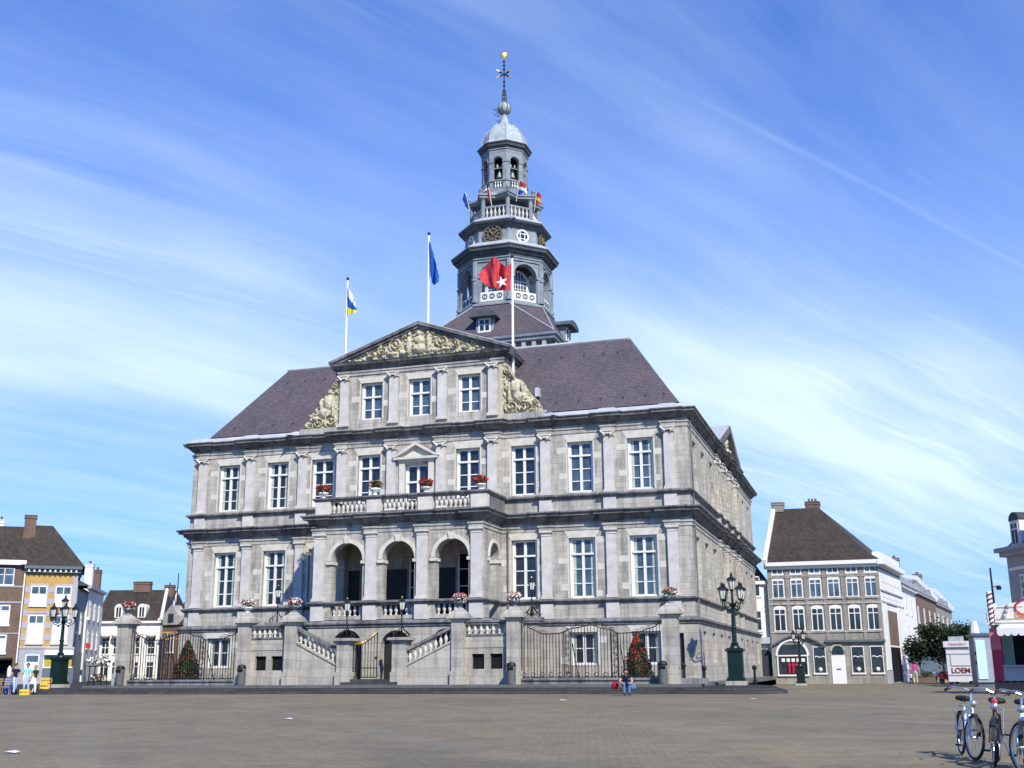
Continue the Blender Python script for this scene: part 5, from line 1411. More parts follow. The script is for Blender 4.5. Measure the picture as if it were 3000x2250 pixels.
# --- brown brick house cut by the left edge
f2 = Face(-95,95.6,46,97.0); H2 = f2.st(20,1655)[1]
t = hthing('brick_house', f2, 'brown brick house with white sills and white eaves at the left edge')
w2 = f2.w; boxpart(t,'wall','brick',(0,w2-.04,0,9,0,H2)); boxpart(t,'eaves','white',(-.2,w2-.05,-.4,0,H2,H2+.42)); boxpart(t,'downpipe','white',(w2-.14,w2-.03,-.13,-.02,0,H2))
for s in (w2-1.75,w2-4.1):
    hwin(t,s,H2-1.75,1.6,1.5,'white',(.4,),True,0,'bglass',.08); hwin(t,s,5.3,1.5,1.75,'white',(.3,),True,0,'bglass',.12,curtain=.66); hwin(t,s,2.9,1.4,1.6,'white',(.3,),True,0,'bglass',.12,curtain=.8)
boxpart(t,'sill_band','greywall',(0,w2-.05,-.06,.01,H2-1.95,H2-1.8),(0,w2-.05,-.06,.01,7.2,7.35),(0,w2-.05,-.05,.01,4.55,4.65)); boxpart(t,'shop_opening','dark',(0,w2-.5,-.02,.02,.1,2.3))
o = boxpart(t,'awning','iron',(.2,w2-.4,-1.4,0,2.35,2.5))
zr2 = f2.st(20,1545)[1]+.5; gable_roof(t,w2-.05,9,H2+.42,zr2,'rooftile',.1,0,0,3.4); chimney(t,w2-.1,2.6,H2+2.2,zr2+.9,1.0,.8,'brick',0); chimney(t,w2-2.6,3.6,zr2-.3,zr2+.5,.5,.4,'white',1)
# --- row in the street behind the yellow house
f3 = Face(238,113,284,123); H3 = f3.st(255,1722)[1]
t = hthing('rendered_house', f3, 'tall narrow white rendered house with chimneys right of the yellow house')
boxpart(t,'wall','whitewall',(0,f3.w,0,8,0,H3)); boxpart(t,'eaves','greywall',(-.2,f3.w+.1,-.3,.1,H3,H3+.3)); gable_roof(t,f3.w,8,H3+.3,H3+2.2,'darkslate',.1)
chimney(t,1.5,1.6,H3+.3,H3+2.6,.9,.7,'whitewall',1); chimney(t,f3.w-1.2,.7,H3+.3,H3+2.6,1.0,.8,'brick',2); chimney(t,f3.w*.5,.9,H3+.3,H3+2.9,1.0,.8,'whitewall',2)
for i in range(3):
    for z in (3.6,6.6): hwin(t,1.6+i*f3.w*.3,z,1.0,1.9,'white',(.3,),True,0,'glass')
boxpart(t,'door','shade',(1.1,2.2,-.03,.02,0,2.4))
f3b = Face(207,105.5,238,113); H3b = f3b.st(222,1715)[1]
t = hthing('grey_house', f3b, 'shaded slate-grey house side between the yellow house and the white one')
boxpart(t,'wall','greywall',(0,f3b.w,.2,7,0,H3b)); gable_roof(t,f3b.w,7,H3b,H3b+1.6,'darkslate',.15)
boxpart(t,'shop_front','shade',(.6,f3b.w-.4,.1,.2,.1,3.2))
for i in range(2): hwin(t,2+i*3.2,5.0,1.1,2.0,'white',(.3,),True,.2,'glass')
o = boxpart(t,'hanging_sign','red',(f3b.w-1.2,f3b.w-1.1,-.75,-.3,3.6,4.1)); boxpart(t,'lamp_globe','white',(2.0,2.3,-1.0,-.7,6.2,6.5))
# --- white house with two round dormers
f4 = Face(264,128,459,128); H4 = f4.st(380,1826)[1]; w4 = f4.w
t = hthing('dormer_house', f4, 'low white house with two round-headed dormers behind the left end pier')
boxpart(t,'wall','whitewall',(0,w4,0,9,0,H4)); boxpart(t,'eaves','white',(-.1,w4+.1,-.35,0,H4,H4+.25))
zr4 = f4.st(380,1742)[1]+.8; gable_roof(t,w4,9,H4+.25,zr4,'rooftile',.1,0,.9,4.0)
for u in (312,346,400,446):
    s = f4.st(u,1860)[0]
    hwin(t,s,3.2,.95,2.0,'white',(.3,.62),True,0,'glass',.1); hwin(t,s,.5,.95,1.9,'white',(.3,),True,0,'glass',.1)
    m = MB(); m.ball((s,-.5,5.35), .62, 10, 6, 0, .6); m.build('awning', M['white'], t, smooth=True)
for u in (344,412):
    s = f4.st(u,1800)[0]; m = MB(); pts = [(s-.45,H4+.5)]+[(s-.5*math.cos(math.pi*k/10), H4+1.75+.5*math.sin(math.pi*k/10)) for k in range(11)]+[(s+.45,H4+.5)]
    m.prism(pts, .35, 2.6); d = m.build('dormer', M['white'], t); m = MB()
    for q in (-.16,.16): m.box(s+q-.11,s+q+.11,.33,.36,H4+.75,H4+1.85)
    m.build('pane', M['glass'], d)
m = MB()
for a_, b_ in (((w4+.1,-.3,H4+.3),(w4-.75,4.0,zr4+.05)),): m.tube([a_, b_], .2, 6)
m.build('gable_coping', M['whitewall'], t)
boxpart(t,'parapet','whitewall',(w4-.25,w4+.05,-.25,8,H4,H4+.55))
chimney(t,w4*.52,4.0,zr4-.3,zr4+.9,2.0,.9,'brick',0)
f5 = Face(466,126,540,124.5); H5 = f5.st(500,1880)[1]-1.2; H5 = max(4.0, f5.st(500,1832)[1])
t = hthing('brick_dormer_house', f5, 'small red brick house with a stone bay window behind the left railing')
boxpart(t,'wall','brick',(0,f5.w+6,0,8,0,H5)); gable_roof(t,f5.w+6,8,H5,f5.st(520,1760)[1]+.5,'rooftile',.2,0,0,4)
boxpart(t,'stone_band','ochre',(0,f5.w,-.05,.01,H5-.9,H5-.7),(0,f5.w,-.05,.01,H5-1.6,H5-1.45)); hwin(t,1.3,H5-3.0,1.0,2.2,'white',(.3,),True,0,'glass')
m = MB(); m.prism([(.1,H5),(2.3,H5),(2.3,H5+1.1),(1.9,H5+1.6),(1.2,H5+2.3),(.5,H5+1.6),(.1,H5+1.1)], -.1, 1.4); d = m.build('stone_dormer', M['lite'], t); m = MB(); m.box(.8,1.6,-.13,-.09,H5+.3,H5+1.3); m.build('pane', M['glass'], d)
f6 = Face(410,140,560,140); H6 = f6.st(450,1812)[1]
t = hthing('rear_house', f6, 'dark tiled roofs of a house rising behind the dormer house')
boxpart(t,'wall','greywall',(0,f6.w,0,9,0,H6)); gable_roof(t,f6.w*.5,9,H6,f6.st(440,1738)[1]+.6,'rooftile',.1,.3,.4,4)
m = MB(); x0 = f6.w*.55; zt = f6.st(530,1745)[1]+.6; m.add([(x0,-.2,H6),(f6.w+6,-.2,H6),(f6.w+6,4,zt),(x0+1.2,4,zt),(x0,8,H6)],[(0,1,2,3),(0,3,4)]); m.build('rear_roof', M['rooftile'], t)
m = MB(); m.tube([(f6.w*.5+.1,-.2,H6+.1),(f6.w*.5-.3,4,f6.st(440,1738)[1]+.7)], .16, 6); m.build('gable_coping', M['whitewall'], t); chimney(t,f6.w*.3,3.5,H6+2,f6.st(440,1722)[1]+.5,1.2,.8,'brick',1)
p = place(503,140,0); t = thing('antenna_mast', (p.x,p.y,0), 'thin dark antenna mast rising behind the left row of roofs', 'mast')
m = MB(); h = at(503,1672,140).z; m.tube([(0,0,0),(0,0,h)], [.16,.06], 6); m.build('mast', M['iron'], t)

# --- brown brick shop on the right
f7 = Face(2267,104,2601,101.2,-.17); H7 = f7.st(2420,1652)[1]; w7 = f7.w
t = hthing('brick_shop', f7, 'large grey-brown brick shop with six rows of white windows and a steep dark roof')
boxpart(t,'wall','greybrick',(0,w7,.001,14,0,H7-.25)); boxpart(t,'eaves','white',(-.1,w7+.3,-.55,14.1,H7-.1,H7+.25),(0,w7+.12,-.25,14.1,H7-.4,H7-.1))
zr7 = f7.st(2340,1508)[1]+1.3
m = MB(); ov = .3; K = 5; n7 = 6
prof = [(0,0),(.15,.10),(.35,.30),(.6,.58),(1,1)]
rows_ = []
for a, b in prof: rows_.append([(-.1,-ov+(5.2+ov)*a,H7+.25+(zr7-H7-.25)*b),(w7+ov-(6.3)*a,-ov+(5.2+ov)*a,H7+.25+(zr7-H7-.25)*b),(w7+ov-6.3*a,14+ov-(14+ov-6.5)*a,H7+.25+(zr7-H7-.25)*b),(-.1,14+ov-(14+ov-6.5)*a,H7+.25+(zr7-H7-.25)*b)])
vs = [p for r_ in rows_ for p in r_]
m.add(vs, [(4*i+j,4*i+(j+1)%4,4*i+4+(j+1)%4,4*i+4+j) for i in range(len(prof)-1) for j in range(4)]+[(16,17,18,19)]); m.build('roof', M['rooftile'], t)
boxpart(t,'parapet','whitewall',(-.3,.05,-.35,.5,H7-.3,H7+.6)); m = MB(); m.prismx([(-.35,H7+.1),(5.2,zr7),(5.2,zr7+.4),(-.5,H7+.5)], -.32,.02); m.build('gable_coping', M['whitewall'], t)
chimney(t,.25,5.2,zr7-.3,zr7+.6,1.1,.8,'greybrick',0); chimney(t,w7-6.6,5.8,zr7-.3,zr7+.6,1.3,.9,'brick',3)
X6 = [f7.st(2180+x*.3616,1800)[0] for x in (290,440,593,742,895,1048)]
zz = lambda v: f7.st(2400,v)[1]
zA0, zA1 = zz(1450+635*.3616), zz(1450+585*.3616); zB0, zB1 = zz(1450+830*.3616), zz(1450+680*.3616); zC0, zC1 = zz(1450+1100*.3616), zz(1450+915*.3616)
for s in X6:
    hwin(t,s,zA0,1.05,max(.5,zA1-zA0),'white',(),True,0,'bglass',.09); hwin(t,s,zB0,1.12,zB1-zB0,'white',(.24,),True,0,'bglass',.1,True); hwin(t,s,zC0,1.12,zC1-zC0,'white',(.26,),True,0,'glass',.1,True)
m = MB()
for z in (zA0-.35,zz(1450+660*.3616),zz(1450+845*.3616),zz(1450+885*.3616),zz(1450+1115*.3616)): m.box(-.02,w7+.02,-.1,.01,z,z+.16)
m.build('stone_band', M['lite'], t)
m = MB()
for a, b in zip(X6, X6[1:]): m.box((a+b)/2-.16,(a+b)/2+.16,-.06,.004,zz(1450+1180*.3616),H7-.55)
m.box(0,.35,-.055,.004,0,H7-.55); m.box(w7-.35,w7,-.055,.004,0,H7-.55); m.build('brick_pilaster', M['greybrick'], t)
zS = zz(1450+1185*.3616)
m = MB(); m.box(4.9,w7+.1,-.35,.01,zS-.1,zS+.1)
for k in range(12):
    a, b = k/12, (k+1)/12; fz = lambda q: zS-.5+1.0*math.sin(math.pi*q)**1.2
    m.prism([(-.15+5.05*a,fz(a)),(-.15+5.05*b,fz(b)),(-.15+5.05*b,fz(b)+.18),(-.15+5.05*a,fz(a)+.18)], -.35, .01)
m.build('shop_cornice', M['shade'], t)
boxpart(t,'ground_floor','greystone',(0,w7,-.04,0,0,zS-.1))
cx = f7.st(2180+395*.3616,1940)[0]
m = MB(); zs_ = zz(1450+1300*.3616); m.box(cx-1.35,cx+1.35,-.08,-.045,.85,zs_); m.prism([(cx-1.35,zs_)]+[(p[0],min(p[1],zs_+1.0)) for p in arch_pts(cx,2.7,zs_)]+[(cx+1.35,zs_)],-.08,-.045); sw = m.build('shop_window', M['glass'], t)
m = MB(); arch_ring(m,cx,2.66,zs_,-.14,-.05,.2); m.box(cx-1.4,cx+1.4,-.16,-.05,zs_-.06,zs_+.06); m.box(cx-1.45,cx+1.45,-.2,-.05,.72,.86); m.box(cx-1.42,cx-1.3,-.14,-.05,.86,zs_); m.box(cx+1.3,cx+1.42,-.14,-.05,.86,zs_); m.build('shop_window_frame', M['white'], sw)
m = MB()
for i in range(5): m.box(cx-1.0+i*.45,cx-.7+i*.45,-.10,-.085,zs_-.55,zs_-.25)
m.build('window_lettering', M['white'], sw)
m = MB()
for i, q in enumerate((-.35,0,.3)): m.lathe([(.08,.95),(.13,1.5),(.16,1.75),(.05,1.85),(.08,2.0)], 8, (cx+q,-.12,0))
m.build('dress_dummy', M['pink'], sw)
for u in (2180+615*.3616,2180+925*.3616,2180+1080*.3616):
    s = f7.st(u,1940)[0]; z0, z1 = .95, zz(1450+1215*.3616)-.15
    o = hwin(t,s,z0,1.15,z1-z0,'white',(),False,-.05,'glass',.07,name='shop_window')
    m = MB(); m.tube([(s+.42*math.cos(a*.5),-.1,z0+(z1-z0)*.58+.14*abs(math.sin(a))) for a in range(7)], .05, 5); m.ball((s,-.1,z0+.35), .2, 7, 5); m.build('display', M['white'], o)
s = f7.st(2180+765*.3616,1940)[0]; zd = zz(1450+1300*.3616)
m = MB(); m.box(s-.62,s+.62,-.09,-.045,.02,zd); o = m.build('door', M['white'], t)
m = MB(); m.prism([(s-.5,zd+.1)]+[(p[0],p[1]) for p in arch_pts(s,1.0,zd+.35)]+[(s+.5,zd+.1)],-.1,-.046); m.build('fanlight', M['glass'], o)
m = MB(); arch_ring(m,s,1.04,zd+.35,-.14,-.05,.16); m.build('door_arch', M['lite'], o)
m = MB(); m.box(s-.2,s+.2,-.1,-.091,1.25,1.38); m.build('door_plate', M['bluecloth'], o)
# flank towards the side street
fz = f7.side(w7,14.5)
boxpart(t,'flank_wall','whitewall',(w7,w7+.05,0,14.3,2.2,H7-.6)); boxpart(t,'flank_plinth','greywall',(w7,w7+.07,0,14.3,0,1.2))
boxpart(t,'flank_band','greywall',(w7,w7+.16,0,14.3,H7-2.6,H7-2.45),(w7,w7+.16,0,14.3,zC1+.4,zC1+.55))
boxpart(t,'flank_pier','whitewall',(w7,w7+.12,0,2.6,1.2,zC1+.4),(w7,w7+.12,9.5,14.3,1.2,zC1+.4))
boxpart(t,'flank_glazing','brick',(w7+.02,w7+.08,3.2,9.2,zC0-1.3,zC1-.2)); boxpart(t,'side_entrance','dark',(w7+.02,w7+.09,3.2,9.2,.1,zC0-1.5)); boxpart(t,'flank_cornice','white',(w7-.05,w7+.55,-.6,14.2,H7-.2,H7+.28))
boxpart(t,'attic_parapet','white',(w7-.6,w7+.1,1.0,13.8,H7+.28,H7+1.1))
m = MB()
for i in range(9): m.box(w7+.05,w7+.07,1.2+i*1.4,1.5+i*1.4,H7-1.75,H7-1.65); m.box(w7+.05,w7+.07,1.0+i*1.4,1.4+i*1.4,zC1+.9,zC1+.95)
m.build('wall_anchor', M['iron'], t)
for ch in [q for q in bpy.data.objects if q.parent == t or (q.parent and q.parent.parent == t)]:
    if ch.data and ch.data.users == 1:
        for v in ch.data.vertices: v.co.x += .17*max(0, v.co.y)
# --- white narrow house squeezed behind the town hall
f8 = Face(2214,104.6,2266,104.6,-.17); H8 = f8.st(2240,1712)[1]
t = hthing('white_narrow_house', f8, 'narrow white house squeezed between the town hall and the brick shop')
boxpart(t,'wall','whitewall',(0,f8.w,0,8,0,H8)); boxpart(t,'eaves','white',(-.1,f8.w+.1,-.3,0,H8,H8+.3))
zr8 = f8.st(2230,1612)[1]; m = MB(); m.add([(0,-.2,H8+.3),(f8.w,-.2,H8+.3),(f8.w-.9,4,zr8),(0,4,zr8-.3),(f8.w,8,H8+.3),(0,8,H8+.3)],[(0,1,2,3),(1,4,2),(3,2,4,5)]); m.build('roof', M['darkslate'], t)
for z in (9.4,6.2): hwin(t,f8.st(2222,1900)[0],z-1.3,1.0,1.9,'white',(.4,),False,0,'glass')
s = f8.st(2242,1950)[0]
m = MB(); m.box(s-.62,s+.62,-.06,0,0,2.6); m.prism([(s-.62,2.6)]+arch_pts(s,1.24,2.6)+[(s+.62,2.6)],-.06,0); o = m.build('door', M['door'], t); boxpart(t,'door_hood','copper',(0,f8.w,-.5,0,3.7,4.3))
# --- row running back along the side street
f9 = Face(2648,117,2704,133,-.3); H9 = f9.st(2655,1722)[1]
t = hthing('cream_house', f9, 'cream white house with a heavy cornice behind the brick shop flank')
boxpart(t,'wall','whitewall',(0,f9.w,0,9,0,H9)); boxpart(t,'cornice','greywall',(-.2,f9.w+.1,-.6,.2,H9,H9+.5)); boxpart(t,'brick_end','brick',(-.03,0,.1,5,4,H9)); chimney(t,.4,1.5,H9+.4,H9+2.4,.9,.8,'greywall',0)
m = MB()
for i in range(9): m.box(.8+i*1.9,1.0+i*1.9,-.5,0,H9-.35,H9)
m.build('cornice_bracket', M['white'], t)
for i in range(3):
    for z in (4.2,7.4): hwin(t,3+i*5,z,1.1,1.9,'white',(.3,),True,0,'glass')
boxpart(t,'shop_front','shade',(1,f9.w-1,-.05,0,.2,3.0))
prev = 133
for nm, uL, dL, uR, dR, vt, lab, mat in (('brown_brick_house',2702,133,2762,155,1762,'brown brick terrace house with attic windows above the street tree','brick'),('dark_gabled_house',2762,155,2808,178,1792,'dark gabled house with white coping beyond the street tree','greybrick')):
    g_ = Face(uL,dL,uR,dR,-.3); hh = g_.st((uL+uR)/2,vt)[1]; t = hthing(nm, g_, lab)
    boxpart(t,'wall',mat,(0,g_.w,0,9,0,hh)); boxpart(t,'eaves','greywall',(-.1,g_.w+.1,-.3,.1,hh,hh+.16))
    gable_roof(t,g_.w,9,hh+.25,hh+3.6,'darkslate',.1,0,0,4.0)
    m = MB(); m.prismx([(-.4,hh+.1),(2.2,hh+3.2),(4.0,hh+3.7),(4.0,hh+4.2),(2.0,hh+3.8),(-.5,hh+.6)], g_.w-.5, g_.w+.1); m.build('gable_coping', M['white'], t)
    chimney(t,2.4,2.2,hh+1.0,hh+4.4,1.4,1.0,'greybrick',2); chimney(t,8.0,3.0,hh+2,hh+4.8,1.4,1.0,'brick',2)
    for i in range(4):
        for z in (3.8,6.8): hwin(t,2.5+i*(g_.w-5)/3,z,1.2,2.0,'white',(.3,),True,0,'glass')
        m = MB(); m.box(2.2+i*(g_.w-5)/3,3.3+i*(g_.w-5)/3,.35,1.8,hh+.3,hh+1.7); d = m.build('dormer', M['greywall'], t); m = MB(); m.box(2.4+i*(g_.w-5)/3,3.1+i*(g_.w-5)/3,.31,.35,hh+.5,hh+1.5); m.build('pane', M['glass'], d)
    boxpart(t,'shop_front','shade',(.6,g_.w-.6,-.05,0,.2,2.9))
# white gabled house closing the street
g_ = Face(2808,178,2838,186,-.3); hh = g_.st(2810,1840)[1]; t = hthing('far_house', g_, 'pale far house closing the side street beyond the tree'); boxpart(t,'wall','whitewall',(0,g_.w,0,9,0,hh)); gable_roof(t,g_.w,9,hh,hh+3,'darkslate',.2); hwin(t,g_.w*.5,5,1.2,2,'white',(.3,),True,0,'glass')
# --- tall grey mansard building at the right edge
fA = Face(2990,92,3160,84,-.1); HA = fA.st(2980,1612)[1]; wA = fA.w
t = hthing('mansard_building', fA, 'tall grey building with a blue slate mansard roof at the right edge')
boxpart(t,'wall','greywall',(0,wA,0,12,0,HA)); boxpart(t,'cornice','greywall',(-.7,wA,-.7,12.5,HA,HA+.35),(-.4,wA,-.4,12.3,HA-.4,HA)); boxpart(t,'frieze','white',(.3,wA,-.08,.0,HA-1.6,HA-1.35),(.3,wA,-.08,0,HA-5.0,HA-4.75))
zt = fA.st(2985,1535)[1]
m = MB(); pr_ = [(0,0),(.5,.35),(.75,.7),(1.1,.92),(1.8,1.0),(4,1.02)]
vs = []
for o_, q in pr_: z = HA+.35+(zt-HA-.35)*q; vs += [(o_,o_,z),(wA+2,o_,z),(wA+2,12-o_,z),(o_,12-o_,z)]
m.add(vs, [(4*i+j,4*i+(j+1)%4,4*i+4+(j+1)%4,4*i+4+j) for i in range(5) for j in range(4)]+[(20,21,22,23)]); m.build('mansard_roof', M['darkslate'], t)
for s in (1.75,4.6): 
    m = MB(); m.box(s-.75,s+.75,.05,2,HA+.3,HA+2.5); d = m.build('dormer', M['white'], t); hwin(t,s,HA+.45,1.2,1.9,'white',(.3,),True,.02,'bglass',.12)
    m = MB(); pts = [(s-.8*math.cos(math.pi*k/10), HA+2.5+.7*math.sin(math.pi*k/10)) for k in range(11)]; m.prism(pts,.0,2.2); m.build('dormer_hood', M['darkslate'], t)
for s in (2.4,5.2):
    hwin(t,s,HA-3.9,1.2,1.9,'white',(.3,.65),True,0,'bglass',.14); hwin(t,s,HA-7.4,1.2,2.2,'cream_paint',(.3,.65),True,0,'bglass',.14)
p = place(2937,76,.1); t = thing('lamp_post', p, 'thin dark lamp post with a small spotlight rising behind the sweet stall', 'lamp post')
h = at(2930,1656,76).z-.1; m = MB(); m.tube([(0,0,0),(0,0,h)], [.11,.06], 8); m.build('post', M['iron'], t); zz_ = at(2934,1715,76).z-.1
m = MB(); m.tube([(0,0,zz_),(.35,0,zz_+.05)], .03, 5); m.lathe([(.16,zz_-.2),(.18,zz_),(.08,zz_+.1)], 8, (.42,0,0)); m.build('spotlight', M['iron'], t)
# ------------------------------------------------------------------ people
STAND = {'pelvis':(0,0,.95),'waist':(0,0,1.10),'chest':(0,0,1.30),'neck':(0,.0,1.48),'throat':(0,-.01,1.55),'head':(0,-.02,1.64),'crown':(0,-.01,1.71)}
def person(loc, rz, label, pose, top, bot, hair, hairlen=0, s=1.0, shorts=False, shoe='black', female=False):
    J = dict(STAND)
    for sd_, n_ in ((-1,'r'),(1,'l')):
        J.update({'sh'+n_:(sd_*.19,0,1.42),'el'+n_:(sd_*.25,.03,1.13),'wr'+n_:(sd_*.25,-.05,.89),'pa'+n_:(sd_*.245,-.08,.80),'hip'+n_:(sd_*.1,0,.90),'kn'+n_:(sd_*.11,-.02,.50),'an'+n_:(sd_*.11,.03,.09),'toe'+n_:(sd_*.12,-.14,.04)})
    J.update({k: v for k, v in pose.items() if k != 'face'})
    RD = {'pelvis':.135,'waist':.125 if not female else .115,'chest':.145 if not female else .13,'neck':.07,'throat':.055,'head':.088,'crown':.07}
    for n_ in 'rl': RD.update({'sh'+n_:.075,'el'+n_:.05,'wr'+n_:.034,'pa'+n_:.032,'hip'+n_:.105,'kn'+n_:.072,'an'+n_:.05,'toe'+n_:.04})
    E_ = [('pelvis','waist','top'),('waist','chest','top'),('chest','neck','top'),('neck','throat','skin'),('throat','head','skin'),('head','crown','skin')]
    for n_ in 'rl': E_ += [('chest','sh'+n_,'top'),('sh'+n_,'el'+n_,'arm'),('el'+n_,'wr'+n_,'skin'),('wr'+n_,'pa'+n_,'skin'),('pelvis','hip'+n_,'bot'),('hip'+n_,'kn'+n_,'bot'),('kn'+n_,'an'+n_,'shin'),('an'+n_,'toe'+n_,'shoe')]
    names = list(J); me = bpy.data.meshes.new('person_body')
    me.from_pydata([J[k] for k in names], [(names.index(a),names.index(b)) for a,b,_ in E_], []); ob = bpy.data.objects.new('tmp', me); COL.objects.link(ob)
    md = ob.modifiers.new('skin','SKIN'); md.branch_smoothing = .6
    for i, k in enumerate(names):
        v = me.skin_vertices[0].data[i]; v.radius = (RD[k], RD[k]*(.78 if k in ('pelvis','waist','chest') else 1)); v.use_root = k == 'pelvis'
    sb = ob.modifiers.new('sub','SUBSURF'); sb.levels = 2; sb.render_levels = 2
    dg = bpy.context.evaluated_depsgraph_get(); body = bpy.data.meshes.new_from_object(ob.evaluated_get(dg)); bpy.data.objects.remove(ob)
    m = MB(); m.v = [tuple(v.co) for v in body.vertices]
    segs = [(Vector(J[a]),Vector(J[b]),c) for a,b,c in E_]
    for p in body.polygons:
        c = p.center; best = None
        for a, b, lab in segs:
            ab = b-a; t = max(0,min(1,(c-a).dot(ab)/ab.length_squared)); d = (c-(a+ab*t)).length
            if best is None or d < best[0]: best = (d, lab, t)
        lab, t = best[1], best[2]
        if lab == 'arm': lab = 'top' if t < .5 else 'skin'
        if lab == 'shin': lab = 'skin' if shorts else 'bot'
        m.f.append(list(p.vertices)); m.m.append({'top':1,'bot':2,'skin':0,'shoe':3}[lab])
    # fingers, nose, ears
    for n_ in 'rl':
        w, p = Vector(J['wr'+n_]), Vector(J['pa'+n_]); d = (p-w).normalized(); q = d.cross(Vector((1,0,0)));
        if q.length < .1: q = Vector((0,1,0))
        q.normalize()
        for i, ln in enumerate((.07,.08,.085,.07)):
            b = p+q*(.024*(i-1.5)); m.tube([b, b+d*ln*.55, b+d*ln+Vector((0,-.012,0))], [.0095,.009,.007], 5, 0)
        b = w.lerp(p,.55)+q*-.03; m.tube([b, b+q*-.03+d*.03, b+q*-.035+d*.065], [.012,.011,.008], 5, 0)
    h = Vector(J['head']); f = Vector((0,-1,0))
    fx = pose.get('face',(0,-1,0)); f = Vector(fx).normalized(); r_ = Vector((-f.y,f.x,0))
    m.ball(h+f*.092+Vector((0,0,-.01)), .017, 6, 4, 0)
    for sg in (-1,1): m.ball(h+r_*sg*.088, .02, 6, 4, 0); m.ball(h+f*.08+r_*sg*.032+Vector((0,0,.015)), .009, 5, 4, 3)
    m.box(h.x+f.x*.084-.02,h.x+f.x*.084+.02,h.y+f.y*.084-.008,h.y+f.y*.084+.008,h.z-.05,h.z-.042,3)
    t = m.build('person', [M['skin'],top,bot,M[shoe]], None, loc, rz, True); t.scale = (s,s,s)
    tag(t, label, 'person')
    hm = MB(); c = h-f*.02+Vector((0,0,.045)); hm.ball(c, .105, 12, 8); 
    if hairlen: hm.ball(c-f*.04-Vector((0,0,.10)), .085, 10, 7, 0, 1.3)
    hm.v = [(x,y,z) if (Vector((x,y,z))-h).dot(f) < .055 or z > h.z+.06 else (x-f.x*.05,y-f.y*.05,z+.04) for x,y,z in hm.v]
    hm.build('hair', M[hair], t, smooth=True)
    return t
navy = cloth('navy_shirt',(.015,.02,.05)); cyan = cloth('light_blue_shirt',(.25,.62,.72)); greenc = cloth('dark_green_top',(.012,.06,.03))
jeans = cloth('pale_jeans',(.38,.45,.60)); blue = cloth('blue_jeans',(.09,.17,.30)); whitep = cloth('white_trousers',(.72,.70,.68)); pinkc = cloth('pink_top',(.70,.05,.30)); redbag = cloth('red_bag_cloth',(.35,.015,.02)); beige = cloth('beige_trousers',(.48,.40,.30))
camrz = YW
def faceto(p, off=0): 
    d = CC-p; return math.atan2(d.y,d.x)+math.pi/2+off
walk = {'knr':(-.11,-.14,.52),'anr':(-.11,-.16,.12),'toer':(-.12,-.33,.07),'knl':(.11,.03,.50),'anl':(.11,.24,.14),'toel':(.12,.10,.05),'wrr':(-.25,.12,.92),'par':(-.24,.13,.83)}
p = place(45,66.6,.12); person(p, faceto(p,.5), 'man in a navy shirt and pale jeans walking at the far left', dict(walk, face=(.3,-1,0)), navy, jeans, 'hairdark', 0, 1.03)
p = place(79,67.2,.12); person(p, faceto(p,-.1), 'dark-haired man in a light blue shirt beside the man in navy', {'wrl':(.2,-.2,1.0),'pal':(.15,-.26,.97),'ell':(.28,.02,1.12),'knr':(-.11,-.1,.5)}, cyan, jeans, 'hairdark', 0, 1.03)
p = place(103,67.0,.12); person(p, faceto(p,.9), 'blond person in a dark green top and white trousers by the left lamp', dict(walk, face=(.5,-1,0)), greenc, whitep, 'hairblond', 1, .98, female=True)
p = place(2682,79,.1); person(p, faceto(p,math.pi), 'woman in a bright pink top and beige trousers walking away near the brick shop', {'knl':(.11,-.12,.52),'anl':(.11,.02,.16),'toel':(.12,-.1,.1),'elr':(-.3,.03,1.15),'wrr':(-.34,-.02,.92),'par':(-.34,-.04,.83),'ell':(.3,.03,1.15),'wrl':(.33,-.04,.92),'pal':(.33,-.06,.83)}, pinkc, beige, 'hairdark', 1, .95, female=True)
p = place(2653,80,.08); person(p, faceto(p,2.5), 'small child in a pale blue top beside the woman in pink', walk, cyan, whitep, 'hairblond', 0, .56)
p = place(2670,81,.08); person(p, faceto(p,3.0), 'small dark-trousered child between the woman in pink and the shop corner', walk, cloth('white_shirt',(.7,.68,.66)), navy, 'hairdark', 0, .5)
# seated person on the pavement steps
p = atz(1832,2019,.42); sit = {'pelvis':(0,.02,.16),'waist':(0,-.06,.32),'chest':(0,-.16,.50),'neck':(0,-.24,.64),'throat':(0,-.28,.69),'head':(0,-.33,.765),'crown':(0,-.33,.84)}
for sg, n_ in ((-1,'r'),(1,'l')):
    sit.update({'sh'+n_:(sg*.19,-.2,.60),'el'+n_:(sg*.29,-.26,.36),'wr'+n_:(sg*.20,-.44,.25),'pa'+n_:(sg*.14,-.52,.27),'hip'+n_:(sg*.1,-.02,.15),'kn'+n_:(sg*.13,-.40,.28),'an'+n_:(sg*.12,-.46,-.19),'toe'+n_:(sg*.12,-.62,-.25)})
person(p, faceto(p,.15), 'person in a navy top and jeans sitting hunched on the pavement steps', sit, navy, blue, 'hairdark', 0, 1.06)
q = p+Vector((-.52,.1,0)); t = thing('red_bag', q, 'red bag on the steps beside the seated person', 'bag')
m = MB(); m.lathe([(.12,0),(.17,.05),(.18,.2),(.13,.3),(.04,.35)], 10, (0,0,0), 0, 0, 1, .7); m.build('bag_body', redbag, t, smooth=True); m = MB(); m.tube([(-.08,0,.31),(-.05,0,.42),(.05,0,.42),(.08,0,.31)], .018, 5); m.build('strap', M['iron'], t)
q = p+Vector((.34,.02,0)); t = thing('dark_bag', q, 'dark bag on the steps to the right of the seated person', 'bag')
